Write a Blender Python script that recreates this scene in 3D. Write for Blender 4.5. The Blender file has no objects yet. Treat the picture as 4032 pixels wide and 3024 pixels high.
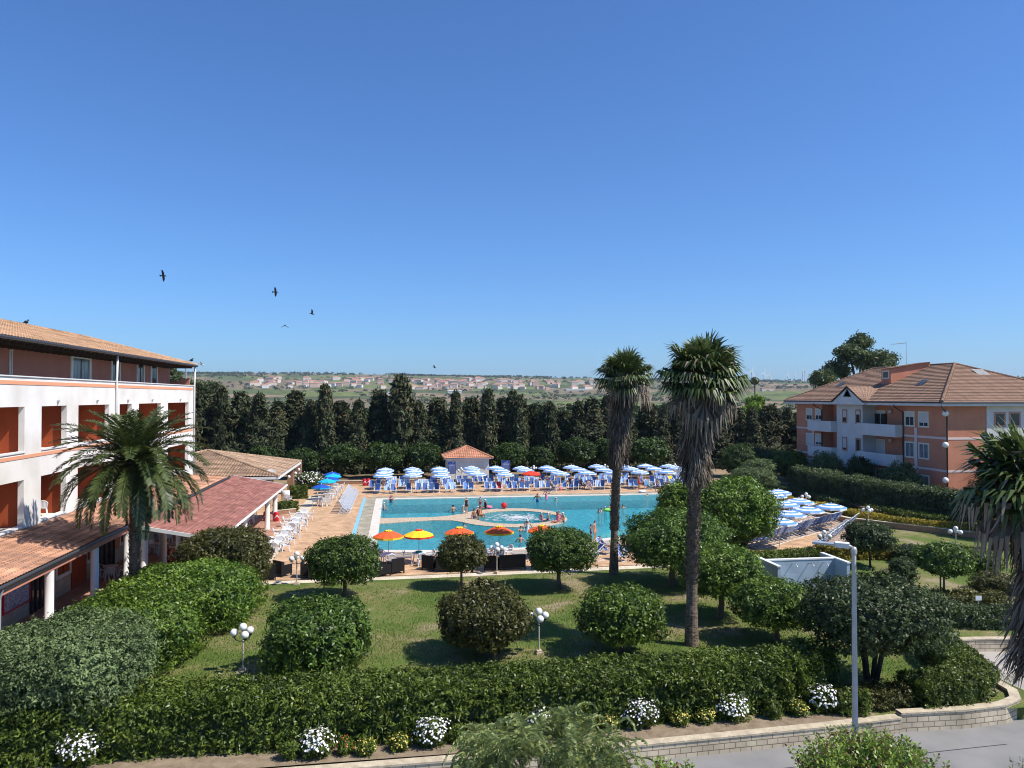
import bpy, math, random
import numpy as np
from math import radians as R, pi, sin, cos, tan, atan2, sqrt
from mathutils import Vector, Matrix
from mathutils.geometry import tessellate_polygon
rng = np.random.default_rng(11); random.seed(11)
S = bpy.context.scene
COL = S.collection
# ------------------------------------------------------------------ camera
F = 3028.0; H = 11.0; YAW = R(8.56); PIT = math.atan(50 / F)
FW = Vector((sin(YAW) * cos(PIT), cos(YAW) * cos(PIT), sin(PIT)))
RT = Vector((cos(YAW), -sin(YAW), 0)); UP = RT.cross(FW)
EYE = Vector((0, 0, H))
def ray(u, v): return FW + RT * ((u - 2016) / F) + UP * ((1512 - v) / F)
def G(u, v, z=0.0):
    d = ray(u, v); t = (z - H) / d.z; p = EYE + d * t; return p
def PX(u, v, X):
    d = ray(u, v); return EYE + d * (X / d.x)
def PY(u, v, Y):
    d = ray(u, v); return EYE + d * (Y / d.y)
def crop(x0, y0, s): return lambda x, y: (x0 + x / s, y0 + y / s)
cA = crop(0, 1200, 2.212); cB = crop(0, 1900, 2.212); c4 = crop(700, 1700, 2.765); c5 = crop(1400, 1700, 2.765)
c6 = crop(2100, 1700, 2.765); c7 = crop(2800, 1700, 2.765); c8 = crop(3032, 1250, 2.212)
c9 = crop(900, 2100, 2.765); c10 = crop(1600, 2100, 2.765); c11 = crop(2300, 2100, 2.765); c12 = crop(3232, 2200, 2.765)
cam = bpy.data.cameras.new('camera'); co = bpy.data.objects.new('camera', cam); COL.objects.link(co)
co.location = EYE; co.rotation_euler = (pi / 2 + PIT, 0, -YAW)
cam.sensor_width = 36; cam.lens = 36 * F / 4032; cam.clip_end = 60000; cam.clip_start = .1
S.camera = co
# ------------------------------------------------------------------ light
SUN = Vector((.91, -.42, 1.30)).normalized()
EL = math.asin(SUN.z); AZ = atan2(SUN.x, SUN.y)
w = bpy.data.worlds.new('World'); S.world = w; w.use_nodes = True
nt = w.node_tree; bg = nt.nodes['Background']
sky = nt.nodes.new('ShaderNodeTexSky'); sky.sky_type = 'NISHITA'; sky.sun_disc = False
sky.sun_elevation = EL; sky.sun_rotation = AZ; sky.air_density = 1.0; sky.dust_density = .35; sky.ozone_density = 3.0; sky.altitude = 20
gr = nt.nodes.new('ShaderNodeMix'); gr.data_type = 'RGBA'; gr.blend_type = 'MULTIPLY'; gr.inputs[0].default_value = 1; gr.inputs[7].default_value = (.47, .77, 1.16, 1)
nt.links.new(sky.outputs[0], gr.inputs[6]); nt.links.new(gr.outputs[2], bg.inputs[0]); bg.inputs[1].default_value = .105
sl = bpy.data.lights.new('sun', 'SUN'); sl.energy = 4.6; sl.angle = R(.53); sl.color = (1, .95, .87)
so = bpy.data.objects.new('sun', sl); COL.objects.link(so); so.location = SUN * 60
so.rotation_euler = SUN.to_track_quat('Z', 'Y').to_euler()
S.view_settings.view_transform = 'Standard'; S.view_settings.look = 'None'
S.view_settings.exposure = .38; S.view_settings.gamma = 1
S.render.engine = 'CYCLES'
S.cycles.filter_width = 1.05; S.cycles.max_bounces = 6; S.cycles.diffuse_bounces = 2; S.cycles.glossy_bounces = 2; S.cycles.transmission_bounces = 3
S.cycles.transparent_max_bounces = 6; S.cycles.volume_bounces = 0; S.cycles.use_denoising = True
S.cycles.caustics_reflective = False; S.cycles.caustics_refractive = False
# ------------------------------------------------------------------ materials
def nmat(name):
    m = bpy.data.materials.new(name); m.use_nodes = True
    n = m.node_tree.nodes; return m, n, m.node_tree.links, n['Principled BSDF']
def mat(name, c, rough=.75, spec=.2, c2=None, ns=3.0, lo=.35, hi=.65, bump=0.0, bs=30.0, metal=0.0, det=5.0, sc=(1, 1, 1)):
    m, n, l, b = nmat(name)
    b.inputs['Base Color'].default_value = (*c, 1); b.inputs['Roughness'].default_value = rough
    b.inputs['Specular IOR Level'].default_value = spec; b.inputs['Metallic'].default_value = metal
    if c2 or bump:
        tc = n.new('ShaderNodeTexCoord'); mp = n.new('ShaderNodeMapping'); mp.inputs['Scale'].default_value = sc
        l.new(tc.outputs['Object'], mp.inputs[0])
    if c2:
        t = n.new('ShaderNodeTexNoise'); t.inputs['Scale'].default_value = ns; t.inputs['Detail'].default_value = det
        l.new(mp.outputs[0], t.inputs[0])
        r = n.new('ShaderNodeValToRGB'); r.color_ramp.elements[0].position = lo; r.color_ramp.elements[1].position = hi
        r.color_ramp.elements[0].color = (*c, 1); r.color_ramp.elements[1].color = (*c2, 1)
        l.new(t.outputs['Fac'], r.inputs[0]); l.new(r.outputs[0], b.inputs['Base Color'])
    if bump:
        t2 = n.new('ShaderNodeTexNoise'); t2.inputs['Scale'].default_value = bs; t2.inputs['Detail'].default_value = 4
        l.new(mp.outputs[0], t2.inputs[0])
        bp = n.new('ShaderNodeBump'); bp.inputs['Strength'].default_value = bump; bp.inputs['Distance'].default_value = .05
        l.new(t2.outputs['Fac'], bp.inputs['Height']); l.new(bp.outputs[0], b.inputs['Normal'])
    return m
def brickmat(name, c1, c2, cm, bw, bh, mortar=.012, rough=.8, rot=0.0, noise=.25, uv=False, bump=.3, off=.5, bias=0.0, plane='XY', spec=.2):
    m, n, l, b = nmat(name)
    tc = n.new('ShaderNodeTexCoord'); mp = n.new('ShaderNodeMapping'); mp.inputs['Rotation'].default_value = (0, 0, rot)
    src = tc.outputs['UV'] if uv else tc.outputs['Object']
    if not uv and plane != 'XY':
        sx = n.new('ShaderNodeSeparateXYZ'); cx = n.new('ShaderNodeCombineXYZ'); l.new(src, sx.inputs[0])
        if plane == 'XZ': l.new(sx.outputs[0], cx.inputs[0])
        elif plane == 'YZ': l.new(sx.outputs[1], cx.inputs[0])
        else:
            ad = n.new('ShaderNodeMath'); l.new(sx.outputs[0], ad.inputs[0]); l.new(sx.outputs[1], ad.inputs[1]); l.new(ad.outputs[0], cx.inputs[0])
        l.new(sx.outputs[2], cx.inputs[1]); src = cx.outputs[0]
    l.new(src, mp.inputs[0])
    t = n.new('ShaderNodeTexBrick'); t.inputs['Scale'].default_value = 1; t.offset = off
    t.inputs['Brick Width'].default_value = bw; t.inputs['Row Height'].default_value = bh; t.inputs['Mortar Size'].default_value = mortar
    t.inputs['Color1'].default_value = (*c1, 1); t.inputs['Color2'].default_value = (*c2, 1); t.inputs['Mortar'].default_value = (*cm, 1)
    t.inputs['Bias'].default_value = bias; t.inputs['Mortar Smooth'].default_value = .2
    l.new(mp.outputs[0], t.inputs[0])
    ns = n.new('ShaderNodeTexNoise'); ns.inputs['Scale'].default_value = .9; ns.inputs['Detail'].default_value = 6; l.new(tc.outputs['Object'], ns.inputs[0])
    mx = n.new('ShaderNodeMix'); mx.data_type = 'RGBA'; mx.blend_type = 'MULTIPLY'; mx.inputs[0].default_value = 1
    rr = n.new('ShaderNodeMapRange'); rr.inputs[1].default_value = .3; rr.inputs[2].default_value = .7; rr.inputs[3].default_value = 1 - noise; rr.inputs[4].default_value = 1 + noise
    l.new(ns.outputs['Fac'], rr.inputs[0])
    l.new(t.outputs['Color'], mx.inputs[6]); l.new(rr.outputs[0], mx.inputs[7]); l.new(mx.outputs[2], b.inputs['Base Color'])
    b.inputs['Roughness'].default_value = rough; b.inputs['Specular IOR Level'].default_value = spec
    if bump:
        bp = n.new('ShaderNodeBump'); bp.invert = True; bp.inputs['Strength'].default_value = bump; bp.inputs['Distance'].default_value = .02
        l.new(t.outputs['Fac'], bp.inputs['Height']); l.new(bp.outputs[0], b.inputs['Normal'])
    return m
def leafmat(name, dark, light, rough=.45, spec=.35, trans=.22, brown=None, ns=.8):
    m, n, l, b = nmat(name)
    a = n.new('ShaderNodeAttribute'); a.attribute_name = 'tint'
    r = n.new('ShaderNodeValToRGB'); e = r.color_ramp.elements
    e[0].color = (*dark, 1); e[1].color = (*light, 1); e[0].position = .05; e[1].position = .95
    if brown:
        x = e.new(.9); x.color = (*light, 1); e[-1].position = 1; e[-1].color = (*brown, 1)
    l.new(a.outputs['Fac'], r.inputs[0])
    oi = n.new('ShaderNodeObjectInfo'); mr = n.new('ShaderNodeMapRange'); mr.inputs[3].default_value = .8; mr.inputs[4].default_value = 1.2
    l.new(oi.outputs['Random'], mr.inputs[0])
    mx = n.new('ShaderNodeMix'); mx.data_type = 'RGBA'; mx.blend_type = 'MULTIPLY'; mx.inputs[0].default_value = 1
    l.new(r.outputs[0], mx.inputs[6]); l.new(mr.outputs[0], mx.inputs[7])
    l.new(mx.outputs[2], b.inputs['Base Color']); b.inputs['Roughness'].default_value = rough; b.inputs['Specular IOR Level'].default_value = spec
    if trans:
        tr = n.new('ShaderNodeBsdfTranslucent'); l.new(mx.outputs[2], tr.inputs[0])
        ms = n.new('ShaderNodeMixShader'); ms.inputs[0].default_value = trans
        l.new(b.outputs[0], ms.inputs[1]); l.new(tr.outputs[0], ms.inputs[2]); l.new(ms.outputs[0], n['Material Output'].inputs[0])
    return m
M = {}
M['white'] = mat('white_paint', (.78, .77, .74), .6, c2=(.70, .69, .66), ns=1.5)
M['plastic'] = mat('white_plastic', (.80, .80, .80), .35, .4)
M['stucco_white'] = mat('white_stucco', (.83, .79, .735), .85, .1, c2=(.69, .64, .57), ns=.55, lo=.42, hi=.72, bump=.15, bs=25)
M['terracotta'] = mat('terracotta_plaster', (.40, .088, .036), .85, .1, c2=(.33, .07, .03), ns=.9, bump=.12, bs=30)
M['terracotta_top'] = mat('faded_red_plaster', (.46, .20, .15), .85, .1, c2=(.40, .17, .125), ns=.7, bump=.12, bs=30)
M['band'] = mat('orange_band', (.78, .36, .21), .8, .1)
M['pink'] = mat('salmon_plaster', (.60, .255, .16), .85, .1, c2=(.52, .215, .135), ns=.6, bump=.15, bs=28)
M['pinkband'] = mat('pale_pink_band', (.74, .60, .56), .8, .1)
M['greywhite'] = mat('offwhite_plaster', (.66, .65, .64), .85, .1, c2=(.59, .58, .57), ns=.8, bump=.1, bs=25)
M['shutter'] = mat('roller_shutter', (.62, .62, .60), .6, c2=(.52, .52, .5), ns=2, sc=(1, 1, 30))
M['glass'] = mat('dark_window_glass', (.035, .045, .055), .12, .6)
M['glass2'] = mat('curtained_glass', (.22, .25, .27), .15, .6, c2=(.08, .1, .12), ns=2.5, sc=(3, 3, .4))
M['frame_tan'] = mat('tan_window_surround', (.72, .66, .56), .7)
M['frame_pink'] = mat('pink_window_surround', (.50, .26, .19), .7)
M['wood'] = mat('dark_brown_wood', (.045, .03, .022), .7)
M['gutter'] = mat('dark_gutter', (.05, .05, .055), .5, .4)
M['metal'] = mat('grey_metal', (.45, .46, .47), .4, .5, metal=.4)
M['galv'] = mat('galvanised_pole', (.56, .55, .51), .5, .4, c2=(.46, .45, .42), ns=2)
M['lamp_pole'] = mat('painted_lamp_pole', (.55, .51, .45), .55, .3, c2=(.4, .36, .32), ns=4)
M['black'] = mat('black_metal', (.02, .02, .022), .5)
M['globe'] = mat('opal_globe', (.82, .82, .80), .2, .5)
M['rattan'] = brickmat('black_rattan', (.018, .017, .018), (.028, .026, .026), (.008, .008, .008), .04, .02, .004, plane='S', noise=.1, rough=.6)
M['soil'] = mat('dry_soil', (.30, .235, .16), .95, .05, c2=(.20, .15, .10), ns=2.5, bump=.4, bs=14)
M['asphalt'] = mat('worn_asphalt', (.275, .265, .25), .9, .15, c2=(.205, .20, .19), ns=.45, bump=.35, bs=60)
M['conc'] = mat('pale_concrete', (.42, .38, .33), .9, .1, c2=(.33, .30, .255), ns=.8, bump=.2, bs=25)
M['stone'] = brickmat('tufa_block', (.58, .49, .35), (.48, .40, .29), (.22, .18, .13), .40, .185, .014, plane='S', noise=.3, bump=.8)
M['stonecap'] = mat('tufa_cap', (.58, .49, .35), .9, .1, c2=(.42, .35, .25), ns=3, bump=.5, bs=12)
M['paver'] = brickmat('tan_paver', (.60, .385, .225), (.46, .28, .155), (.40, .27, .17), .42, .21, .012, rot=R(45), noise=.22, bump=.1)
M['paver_red'] = brickmat('red_terrace_tile', (.46, .25, .17), (.38, .19, .13), (.36, .26, .2), .3, .3, .012, noise=.2, bump=.1)
M['pale_paver'] = brickmat('cream_paver', (.66, .57, .43), (.58, .49, .36), (.45, .38, .28), .25, .5, .012, noise=.15, bump=.1)
M['coping'] = mat('pool_coping', (.68, .62, .54), .8, .2, c2=(.60, .54, .46), ns=1.2)
M['greystrip'] = brickmat('grey_drain_tile', (.40, .36, .27), (.33, .29, .21), (.24, .21, .16), .3, .3, .012, noise=.3, bump=.1)
M['bluepaint'] = mat('blue_painted_line', (.20, .47, .72), .7, .2, c2=(.26, .5, .72), ns=2)
M['mosaic'] = mat('crazy_paving', (.60, .48, .35), .85, .1, c2=(.40, .30, .21), ns=7, lo=.42, hi=.58, det=3)
M['bark'] = mat('grey_bark', (.20, .16, .115), .95, .05, c2=(.11, .085, .06), ns=5, bump=.6, bs=10, sc=(1, 1, .3))
M['barkdark'] = mat('dark_bark', (.085, .065, .048), .95, .05, c2=(.05, .038, .03), ns=5, bump=.6, bs=10, sc=(1, 1, .3))
M['palmbark'] = mat('palm_bark', (.26, .205, .16), .95, .05, c2=(.11, .082, .062), ns=6, bump=.8, bs=9, sc=(1, 1, 2.5))
M['brickw'] = brickmat('brown_brick', (.40, .20, .105), (.30, .145, .08), (.32, .26, .2), .25, .075, .01, plane='S', noise=.2)
M['ashlar'] = brickmat('beige_stone_base', (.52, .46, .36), (.46, .40, .31), (.36, .31, .24), .6, .3, .01, plane='S', noise=.15)
M['redplastic'] = mat('red_plastic', (.55, .012, .03), .35, .4)
M['blue_sign'] = mat('blue_sign_board', (.025, .06, .24), .4, .3)
M['signwhite'] = mat('sign_lettering', (.75, .76, .78), .5)
def tile(name, a, b, m_, bw=.30, bh=.36, noise=.3, mortar=.02):
    return brickmat(name, a, b, m_, bw, bh, mortar, uv=True, noise=noise, bump=.25, off=0.0, rough=.85, spec=.1)
M['tile_hotel'] = tile('tan_roof_tile', (.54, .345, .205), (.44, .265, .155), (.28, .16, .10))
M['tile_arcade'] = tile('weathered_coppo_tile', (.56, .29, .175), (.40, .225, .15), (.18, .11, .08), .22, .40, .35)
M['tile_red'] = tile('red_shingle', (.36, .165, .125), (.255, .105, .085), (.15, .07, .06), .9, .24, .25, .012)
M['tile_bar'] = tile('old_brown_tile', (.46, .31, .20), (.35, .235, .155), (.15, .10, .07), .28, .40, .3)
M['tile_house'] = tile('small_orange_tile', (.62, .29, .175), (.50, .225, .13), (.22, .11, .07), .28, .4, .2)
M['tile_block'] = tile('brown_marseille_tile', (.35, .225, .155), (.30, .185, .125), (.15, .095, .07), .24, .36, .14, .02)
M['leaf_bright'] = leafmat('bright_laurel_leaf', (.026, .064, .007), (.20, .30, .042), .42, .33)
M['leaf_mid'] = leafmat('glossy_green_leaf', (.020, .050, .008), (.155, .245, .040), .42, .33)
M['leaf_olive'] = leafmat('bronze_olive_leaf', (.026, .032, .007), (.165, .16, .042), .42, .33)
M['leaf_grey'] = leafmat('grey_green_leaf', (.045, .075, .022), (.235, .315, .125), .5, .3)
M['leaf_dark'] = leafmat('dark_holm_leaf', (.028, .048, .016), (.135, .185, .062), .45, .35)
M['leaf_hedge'] = leafmat('privet_leaf', (.026, .050, .005), (.18, .24, .034), .42, .33)
M['leaf_cypress'] = leafmat('dark_conifer_spray', (.022, .032, .014), (.105, .118, .05), .6, .2, .1, brown=(.12, .085, .045))
M['leaf_round'] = leafmat('dense_park_leaf', (.018, .040, .009), (.070, .118, .024), .5, .3)
M['leaf_euc'] = leafmat('eucalyptus_leaf', (.06, .085, .03), (.20, .235, .095), .5, .3)
M['leaf_yellow'] = leafmat('golden_hedge_leaf', (.10, .10, .008), (.55, .42, .05), .5, .3)
M['leaf_sprout'] = leafmat('fresh_lime_leaf', (.09, .17, .018), (.36, .50, .08), .42, .4, .3, brown=(.22, .10, .05))
M['leaf_pepper'] = leafmat('pepper_tree_leaf', (.13, .17, .045), (.40, .45, .18), .5, .3, .3)
M['leaf_palm'] = leafmat('phoenix_leaf', (.030, .050, .012), (.125, .16, .045), .42, .4, .15)
M['leaf_fan'] = leafmat('fan_palm_leaf', (.030, .050, .012), (.15, .20, .055), .42, .4, .2)
M['leaf_dead'] = leafmat('dead_palm_leaf', (.085, .066, .05), (.35, .29, .225), .8, .1, .1)
M['leaf_field'] = leafmat('far_tree_leaf', (.035, .055, .02), (.12, .155, .05), .6, .2, .1)
M['grass'] = leafmat('lawn_blade', (.05, .085, .015), (.20, .235, .06), .6, .2, .25)
M['flower_white'] = mat('white_petal', (.85, .84, .80), .6)
M['flower_yellow'] = mat('yellow_petal', (.70, .55, .14), .6)
M['flower_red'] = mat('orange_petal', (.65, .16, .06), .6)
M['skin'] = mat('light_skin', (.54, .29, .19), .5, .3)
M['skin2'] = mat('tanned_skin', (.32, .145, .085), .5, .3)
M['hair'] = mat('dark_hair', (.02, .014, .01), .6)
M['eye'] = mat('eye_dark', (.01, .01, .01), .3)
for k, c in dict(red=(.6, .03, .03), blue=(.03, .09, .4), black=(.012, .012, .015), white=(.8, .8, .8), pink=(.75, .2, .32), orange=(.75, .25, .1), teal=(.04, .3, .35), navy=(.015, .03, .12), lime=(.25, .6, .12), yellow=(.85, .55, .04)).items():
    M['c_' + k] = mat(k + '_fabric', c, .6, .25)
M['umb_blue'] = mat('parasol_blue', (.13, .30, .62), .75, .15)
M['umb_white'] = mat('parasol_white', (.76, .79, .84), .75, .15)
M['umb_red'] = mat('parasol_red', (.72, .06, .03), .75, .15)
M['umb_orange'] = mat('parasol_orange', (.80, .12, .035), .75, .15)
M['umb_yellow'] = mat('parasol_yellow', (.86, .60, .03), .75, .15)
M['umb_cyan'] = mat('parasol_cyan', (.02, .42, .66), .75, .15)
M['umb_navy'] = mat('parasol_cobalt', (.02, .09, .42), .75, .15)
def slingmat(name, a, b, freq, thr):
    m, n, l, bs = nmat(name)
    tc = n.new('ShaderNodeTexCoord'); sx = n.new('ShaderNodeSeparateXYZ'); l.new(tc.outputs['Object'], sx.inputs[0])
    mu = n.new('ShaderNodeMath'); mu.operation = 'MULTIPLY'; mu.inputs[1].default_value = freq; l.new(sx.outputs[0], mu.inputs[0])
    sn = n.new('ShaderNodeMath'); sn.operation = 'SINE'; l.new(mu.outputs[0], sn.inputs[0])
    gt = n.new('ShaderNodeMath'); gt.operation = 'GREATER_THAN'; gt.inputs[1].default_value = thr; l.new(sn.outputs[0], gt.inputs[0])
    mx = n.new('ShaderNodeMix'); mx.data_type = 'RGBA'; mx.inputs[6].default_value = (*a, 1); mx.inputs[7].default_value = (*b, 1)
    l.new(gt.outputs[0], mx.inputs[0]); l.new(mx.outputs[2], bs.inputs['Base Color']); bs.inputs['Roughness'].default_value = .8
    return m
M['sling_dark'] = slingmat('dark_blue_sling', (.045, .105, .32), (.10, .20, .46), 45, .4)
M['sling_blue'] = slingmat('mid_blue_sling', (.10, .24, .60), (.35, .5, .75), 50, .6)
M['sling_stripe'] = slingmat('striped_sling', (.66, .71, .78), (.13, .31, .66), 30, -.1)
M['sling_pale'] = slingmat('pale_blue_sling', (.42, .58, .78), (.16, .34, .68), 30, .5)
# ------------------------------------------------------------------ mesh helpers
class MB:
    def __init__(s): s.v = []; s.f = []; s.m = []; s.uv = {}
    def add(s, vs, fs, mi=0, uvs=None):
        o = len(s.v); s.v += [tuple(v) for v in vs]
        for k, f in enumerate(fs):
            if uvs: s.uv[len(s.f)] = uvs[k]
            s.f.append([o + i for i in f]); s.m.append(mi)
        return s
    def box(s, x0, x1, y0, y1, z0, z1, mi=0):
        x0, x1 = min(x0, x1), max(x0, x1); y0, y1 = min(y0, y1), max(y0, y1); z0, z1 = min(z0, z1), max(z0, z1)
        return s.add([(x0, y0, z0), (x1, y0, z0), (x1, y1, z0), (x0, y1, z0), (x0, y0, z1), (x1, y0, z1), (x1, y1, z1), (x0, y1, z1)],
                     [(0, 3, 2, 1), (4, 5, 6, 7), (0, 1, 5, 4), (1, 2, 6, 5), (2, 3, 7, 6), (3, 0, 4, 7)], mi)
    def beam(s, a, b, w, h, mi=0, side=None):
        a = Vector(a); b = Vector(b); d = (b - a).normalized()
        sd = Vector(side) if side else (d.cross(Vector((0, 0, 1))) if abs(d.z) < .95 else Vector((1, 0, 0)))
        sd = (sd - d * sd.dot(d)).normalized() * (w / 2); u = d.cross(sd).normalized() * (h / 2)
        vs = [p + q for p in (a, b) for q in (-sd - u, sd - u, sd + u, -sd + u)]
        return s.add(vs, [(0, 1, 2, 3), (7, 6, 5, 4), (0, 4, 5, 1), (1, 5, 6, 2), (2, 6, 7, 3), (3, 7, 4, 0)], mi)
    def tube(s, pts, rad, n=8, mi=0, cap=True):
        pts = [Vector(p) for p in pts]
        if not hasattr(rad, '__len__'): rad = [rad] * len(pts)
        vs = []
        for i, p in enumerate(pts):
            d = (pts[min(i + 1, len(pts) - 1)] - pts[max(i - 1, 0)]).normalized()
            a = d.cross(Vector((0, 1, 0)) if abs(d.y) < .9 else Vector((1, 0, 0))).normalized(); b = d.cross(a)
            for k in range(n):
                t = 2 * pi * k / n; vs.append(p + (a * cos(t) + b * sin(t)) * rad[i])
        fs = [(i * n + k, i * n + (k + 1) % n, (i + 1) * n + (k + 1) % n, (i + 1) * n + k) for i in range(len(pts) - 1) for k in range(n)]
        if cap: fs += [tuple(range(n - 1, -1, -1)), tuple(range((len(pts) - 1) * n, len(pts) * n))]
        return s.add(vs, fs, mi)
    def lathe(s, prof, n=16, c=(0, 0, 0), mi=0, mis=None):
        vs = [(c[0] + r * cos(2 * pi * k / n), c[1] + r * sin(2 * pi * k / n), c[2] + z) for r, z in prof for k in range(n)]
        for i in range(len(prof) - 1):
            pass
        o = len(s.v); s.v += vs
        for i in range(len(prof) - 1):
            for k in range(n):
                s.f.append([o + i * n + k, o + i * n + (k + 1) % n, o + (i + 1) * n + (k + 1) % n, o + (i + 1) * n + k]); s.m.append(mis[i] if mis else mi)
        return s
    def ball(s, c, r, n=12, m=8, sc=(1, 1, 1), mi=0):
        c = Vector(c); vs = [c + Vector((r * sc[0] * sin(pi * j / m) * cos(2 * pi * k / n), r * sc[1] * sin(pi * j / m) * sin(2 * pi * k / n), r * sc[2] * cos(pi * j / m))) for j in range(m + 1) for k in range(n)]
        return s.add(vs, [(j * n + k, (j + 1) * n + k, (j + 1) * n + (k + 1) % n, j * n + (k + 1) % n) for j in range(m) for k in range(n)], mi)
    def prism(s, poly, z0, z1, mi=0, mtop=None):
        n = len(poly); vs = [(x, y, z0) for x, y in poly] + [(x, y, z1) for x, y in poly]
        s.add(vs, [(i, (i + 1) % n, n + (i + 1) % n, n + i) for i in range(n)] + [tuple(range(n - 1, -1, -1))], mi)
        return s.add([(x, y, z1) for x, y in poly], [tuple(range(n))], mi if mtop is None else mtop)
    def build(s, name, mats, parent=None, smooth=False, loc=None):
        me = bpy.data.meshes.new(name); me.from_pydata(s.v, [], s.f)
        if not isinstance(mats, (list, tuple)): mats = [mats]
        for m in mats: me.materials.append(M[m] if isinstance(m, str) else m)
        me.polygons.foreach_set('material_index', s.m)
        if smooth: me.polygons.foreach_set('use_smooth', [True] * len(s.f))
        if s.uv:
            ul = me.uv_layers.new(name='UVMap')
            for p in me.polygons:
                if p.index in s.uv:
                    for li, q in zip(p.loop_indices, s.uv[p.index]): ul.data[li].uv = q
        me.update()
        return link(name, me, parent, loc)
def link(name, me, parent=None, loc=None):
    o = bpy.data.objects.new(name, me); COL.objects.link(o)
    if parent is not None: o.parent = parent
    if loc is not None: o.location = loc
    return o
def tag(o, label, cat, group=None):
    o['label'] = label; o['category'] = cat
    if group: o['group'] = group
    return o
def thing(name, label, cat, loc=(0, 0, 0), rz=0.0, group=None):
    o = bpy.data.objects.new(name, None); COL.objects.link(o); o.location = loc; o.rotation_euler = (0, 0, rz); o.empty_display_size = .1
    return tag(o, label, cat, group)
def struct(o): o['kind'] = 'structure'; return o
def stuff(o): o['kind'] = 'stuff'; return o
KIDS = {}
def kids(o):
    return [c for c in bpy.data.objects if c.parent == o]
def dup(root, loc, rz=0.0, label=None, group=None, sc=None):
    if root.name not in KIDS: KIDS[root.name] = [(c, kids(c)) for c in kids(root)]
    r = root.copy(); COL.objects.link(r); r.location = loc; r.rotation_euler = (0, 0, rz)
    if sc is not None: r.scale = (sc, sc, sc) if not hasattr(sc, '__len__') else sc
    if label: r['label'] = label
    if group: r['group'] = group
    for c, gs in KIDS[root.name]:
        d = c.copy(); COL.objects.link(d); d.parent = r
        for g in gs:
            e = g.copy(); COL.objects.link(e); e.parent = d
    return r
class Stock:
    """First call places the original, later calls copy it."""
    def __init__(s, root): s.root = root; s.used = False
    def put(s, loc, rz=0.0, label=None, group=None, sc=None):
        if not s.used:
            s.used = True; r = s.root
            KIDS[r.name] = [(c, kids(c)) for c in kids(r)]
            r.location = loc; r.rotation_euler = (0, 0, rz)
            if sc is not None: r.scale = (sc, sc, sc) if not hasattr(sc, '__len__') else sc
            if label: r['label'] = label
            if group: r['group'] = group
            return r
        return dup(s.root, loc, rz, label, group, sc)
ORD = 'first second third fourth fifth sixth seventh eighth ninth tenth eleventh twelfth thirteenth fourteenth fifteenth sixteenth seventeenth eighteenth nineteenth twentieth'.split()
def nth(i):
    if i < 20: return ORD[i]
    t = ['twenty', 'thirty', 'forty', 'fifty'][i // 10 - 2] if (i + 1) // 10 == i // 10 else None
    n = i + 1; tens = {2: 'twent', 3: 'thirt', 4: 'fort', 5: 'fift'}[n // 10]
    return tens + 'ieth' if n % 10 == 0 else tens + 'y-' + ORD[n % 10 - 1]
# ------------------------------------------------------------------ foliage
def npmesh(name, V, nq, mats, tint=None, mi=None, smooth=None, tri=None):
    """V (n,3); the first 4*nq vertices are leaf quads, then tri = extra (verts, faces)"""
    me = bpy.data.meshes.new(name)
    Fq = np.arange(4 * nq).reshape(-1, 4)
    if tri is not None:
        Fx = np.array(tri[1]) + len(V); V = np.concatenate([V, np.array(tri[0])]); Fq = np.concatenate([Fq, Fx])
    n = len(Fq)
    me.vertices.add(len(V)); me.vertices.foreach_set('co', V.astype(np.float32).ravel())
    me.loops.add(4 * n); me.loops.foreach_set('vertex_index', Fq.astype(np.int32).ravel())
    me.polygons.add(n); me.polygons.foreach_set('loop_start', np.arange(0, 4 * n, 4, dtype=np.int32)); me.polygons.foreach_set('loop_total', np.full(n, 4, dtype=np.int32))
    for m in mats: me.materials.append(M[m])
    if mi is not None:
        mi = np.concatenate([mi, np.zeros(n - len(mi), int)]); me.polygons.foreach_set('material_index', mi.astype(np.int32))
    a = me.attributes.new('tint', 'FLOAT', 'FACE')
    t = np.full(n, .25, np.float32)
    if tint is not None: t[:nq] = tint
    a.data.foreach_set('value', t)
    me.update(calc_edges=True)
    return me
def unit(a): return a / np.maximum(np.linalg.norm(a, axis=1, keepdims=True), 1e-9)
def leafquads(P, N, L, W, spread=.6, droop=.15, r=None, T=None, lv=.3):
    r = r or rng; n = len(P)
    N = unit(N * (1 - spread) + unit(r.normal(size=(n, 3))) * spread)
    if T is None: T = r.normal(size=(n, 3))
    T = unit(T - N * np.sum(T * N, 1, keepdims=True)); B = np.cross(N, T)
    s = (1 + lv * (r.random((n, 1)) * 2 - 1)); l = L * s * .5; w = W * s * .5
    V = np.empty((n, 4, 3)); V[:, 0] = P - T * l; V[:, 1] = P + B * w - T * l * .1 + N * w * .3; V[:, 2] = P + T * l - N * l * droop * 2; V[:, 3] = P - B * w - T * l * .1 + N * w * .3
    return V.reshape(-1, 3)
def lumps(D, k=6, f=4.0, r=None):
    r = r or rng; o = np.zeros(len(D))
    for _ in range(k):
        o += np.sin(D @ (r.normal(size=3) * f) + r.random() * 6.28)
    return o / sqrt(k)
def uvgrid(nu, nv):
    fs = [(j * nu + k, j * nu + (k + 1) % nu, (j + 1) * nu + (k + 1) % nu, (j + 1) * nu + k) for j in range(nv) for k in range(nu)]
    d = np.array([(sin(pi * j / nv) * cos(2 * pi * k / nu), sin(pi * j / nv) * sin(2 * pi * k / nu), cos(pi * j / nv)) for j in range(nv + 1) for k in range(nu)])
    return d, fs
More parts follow.
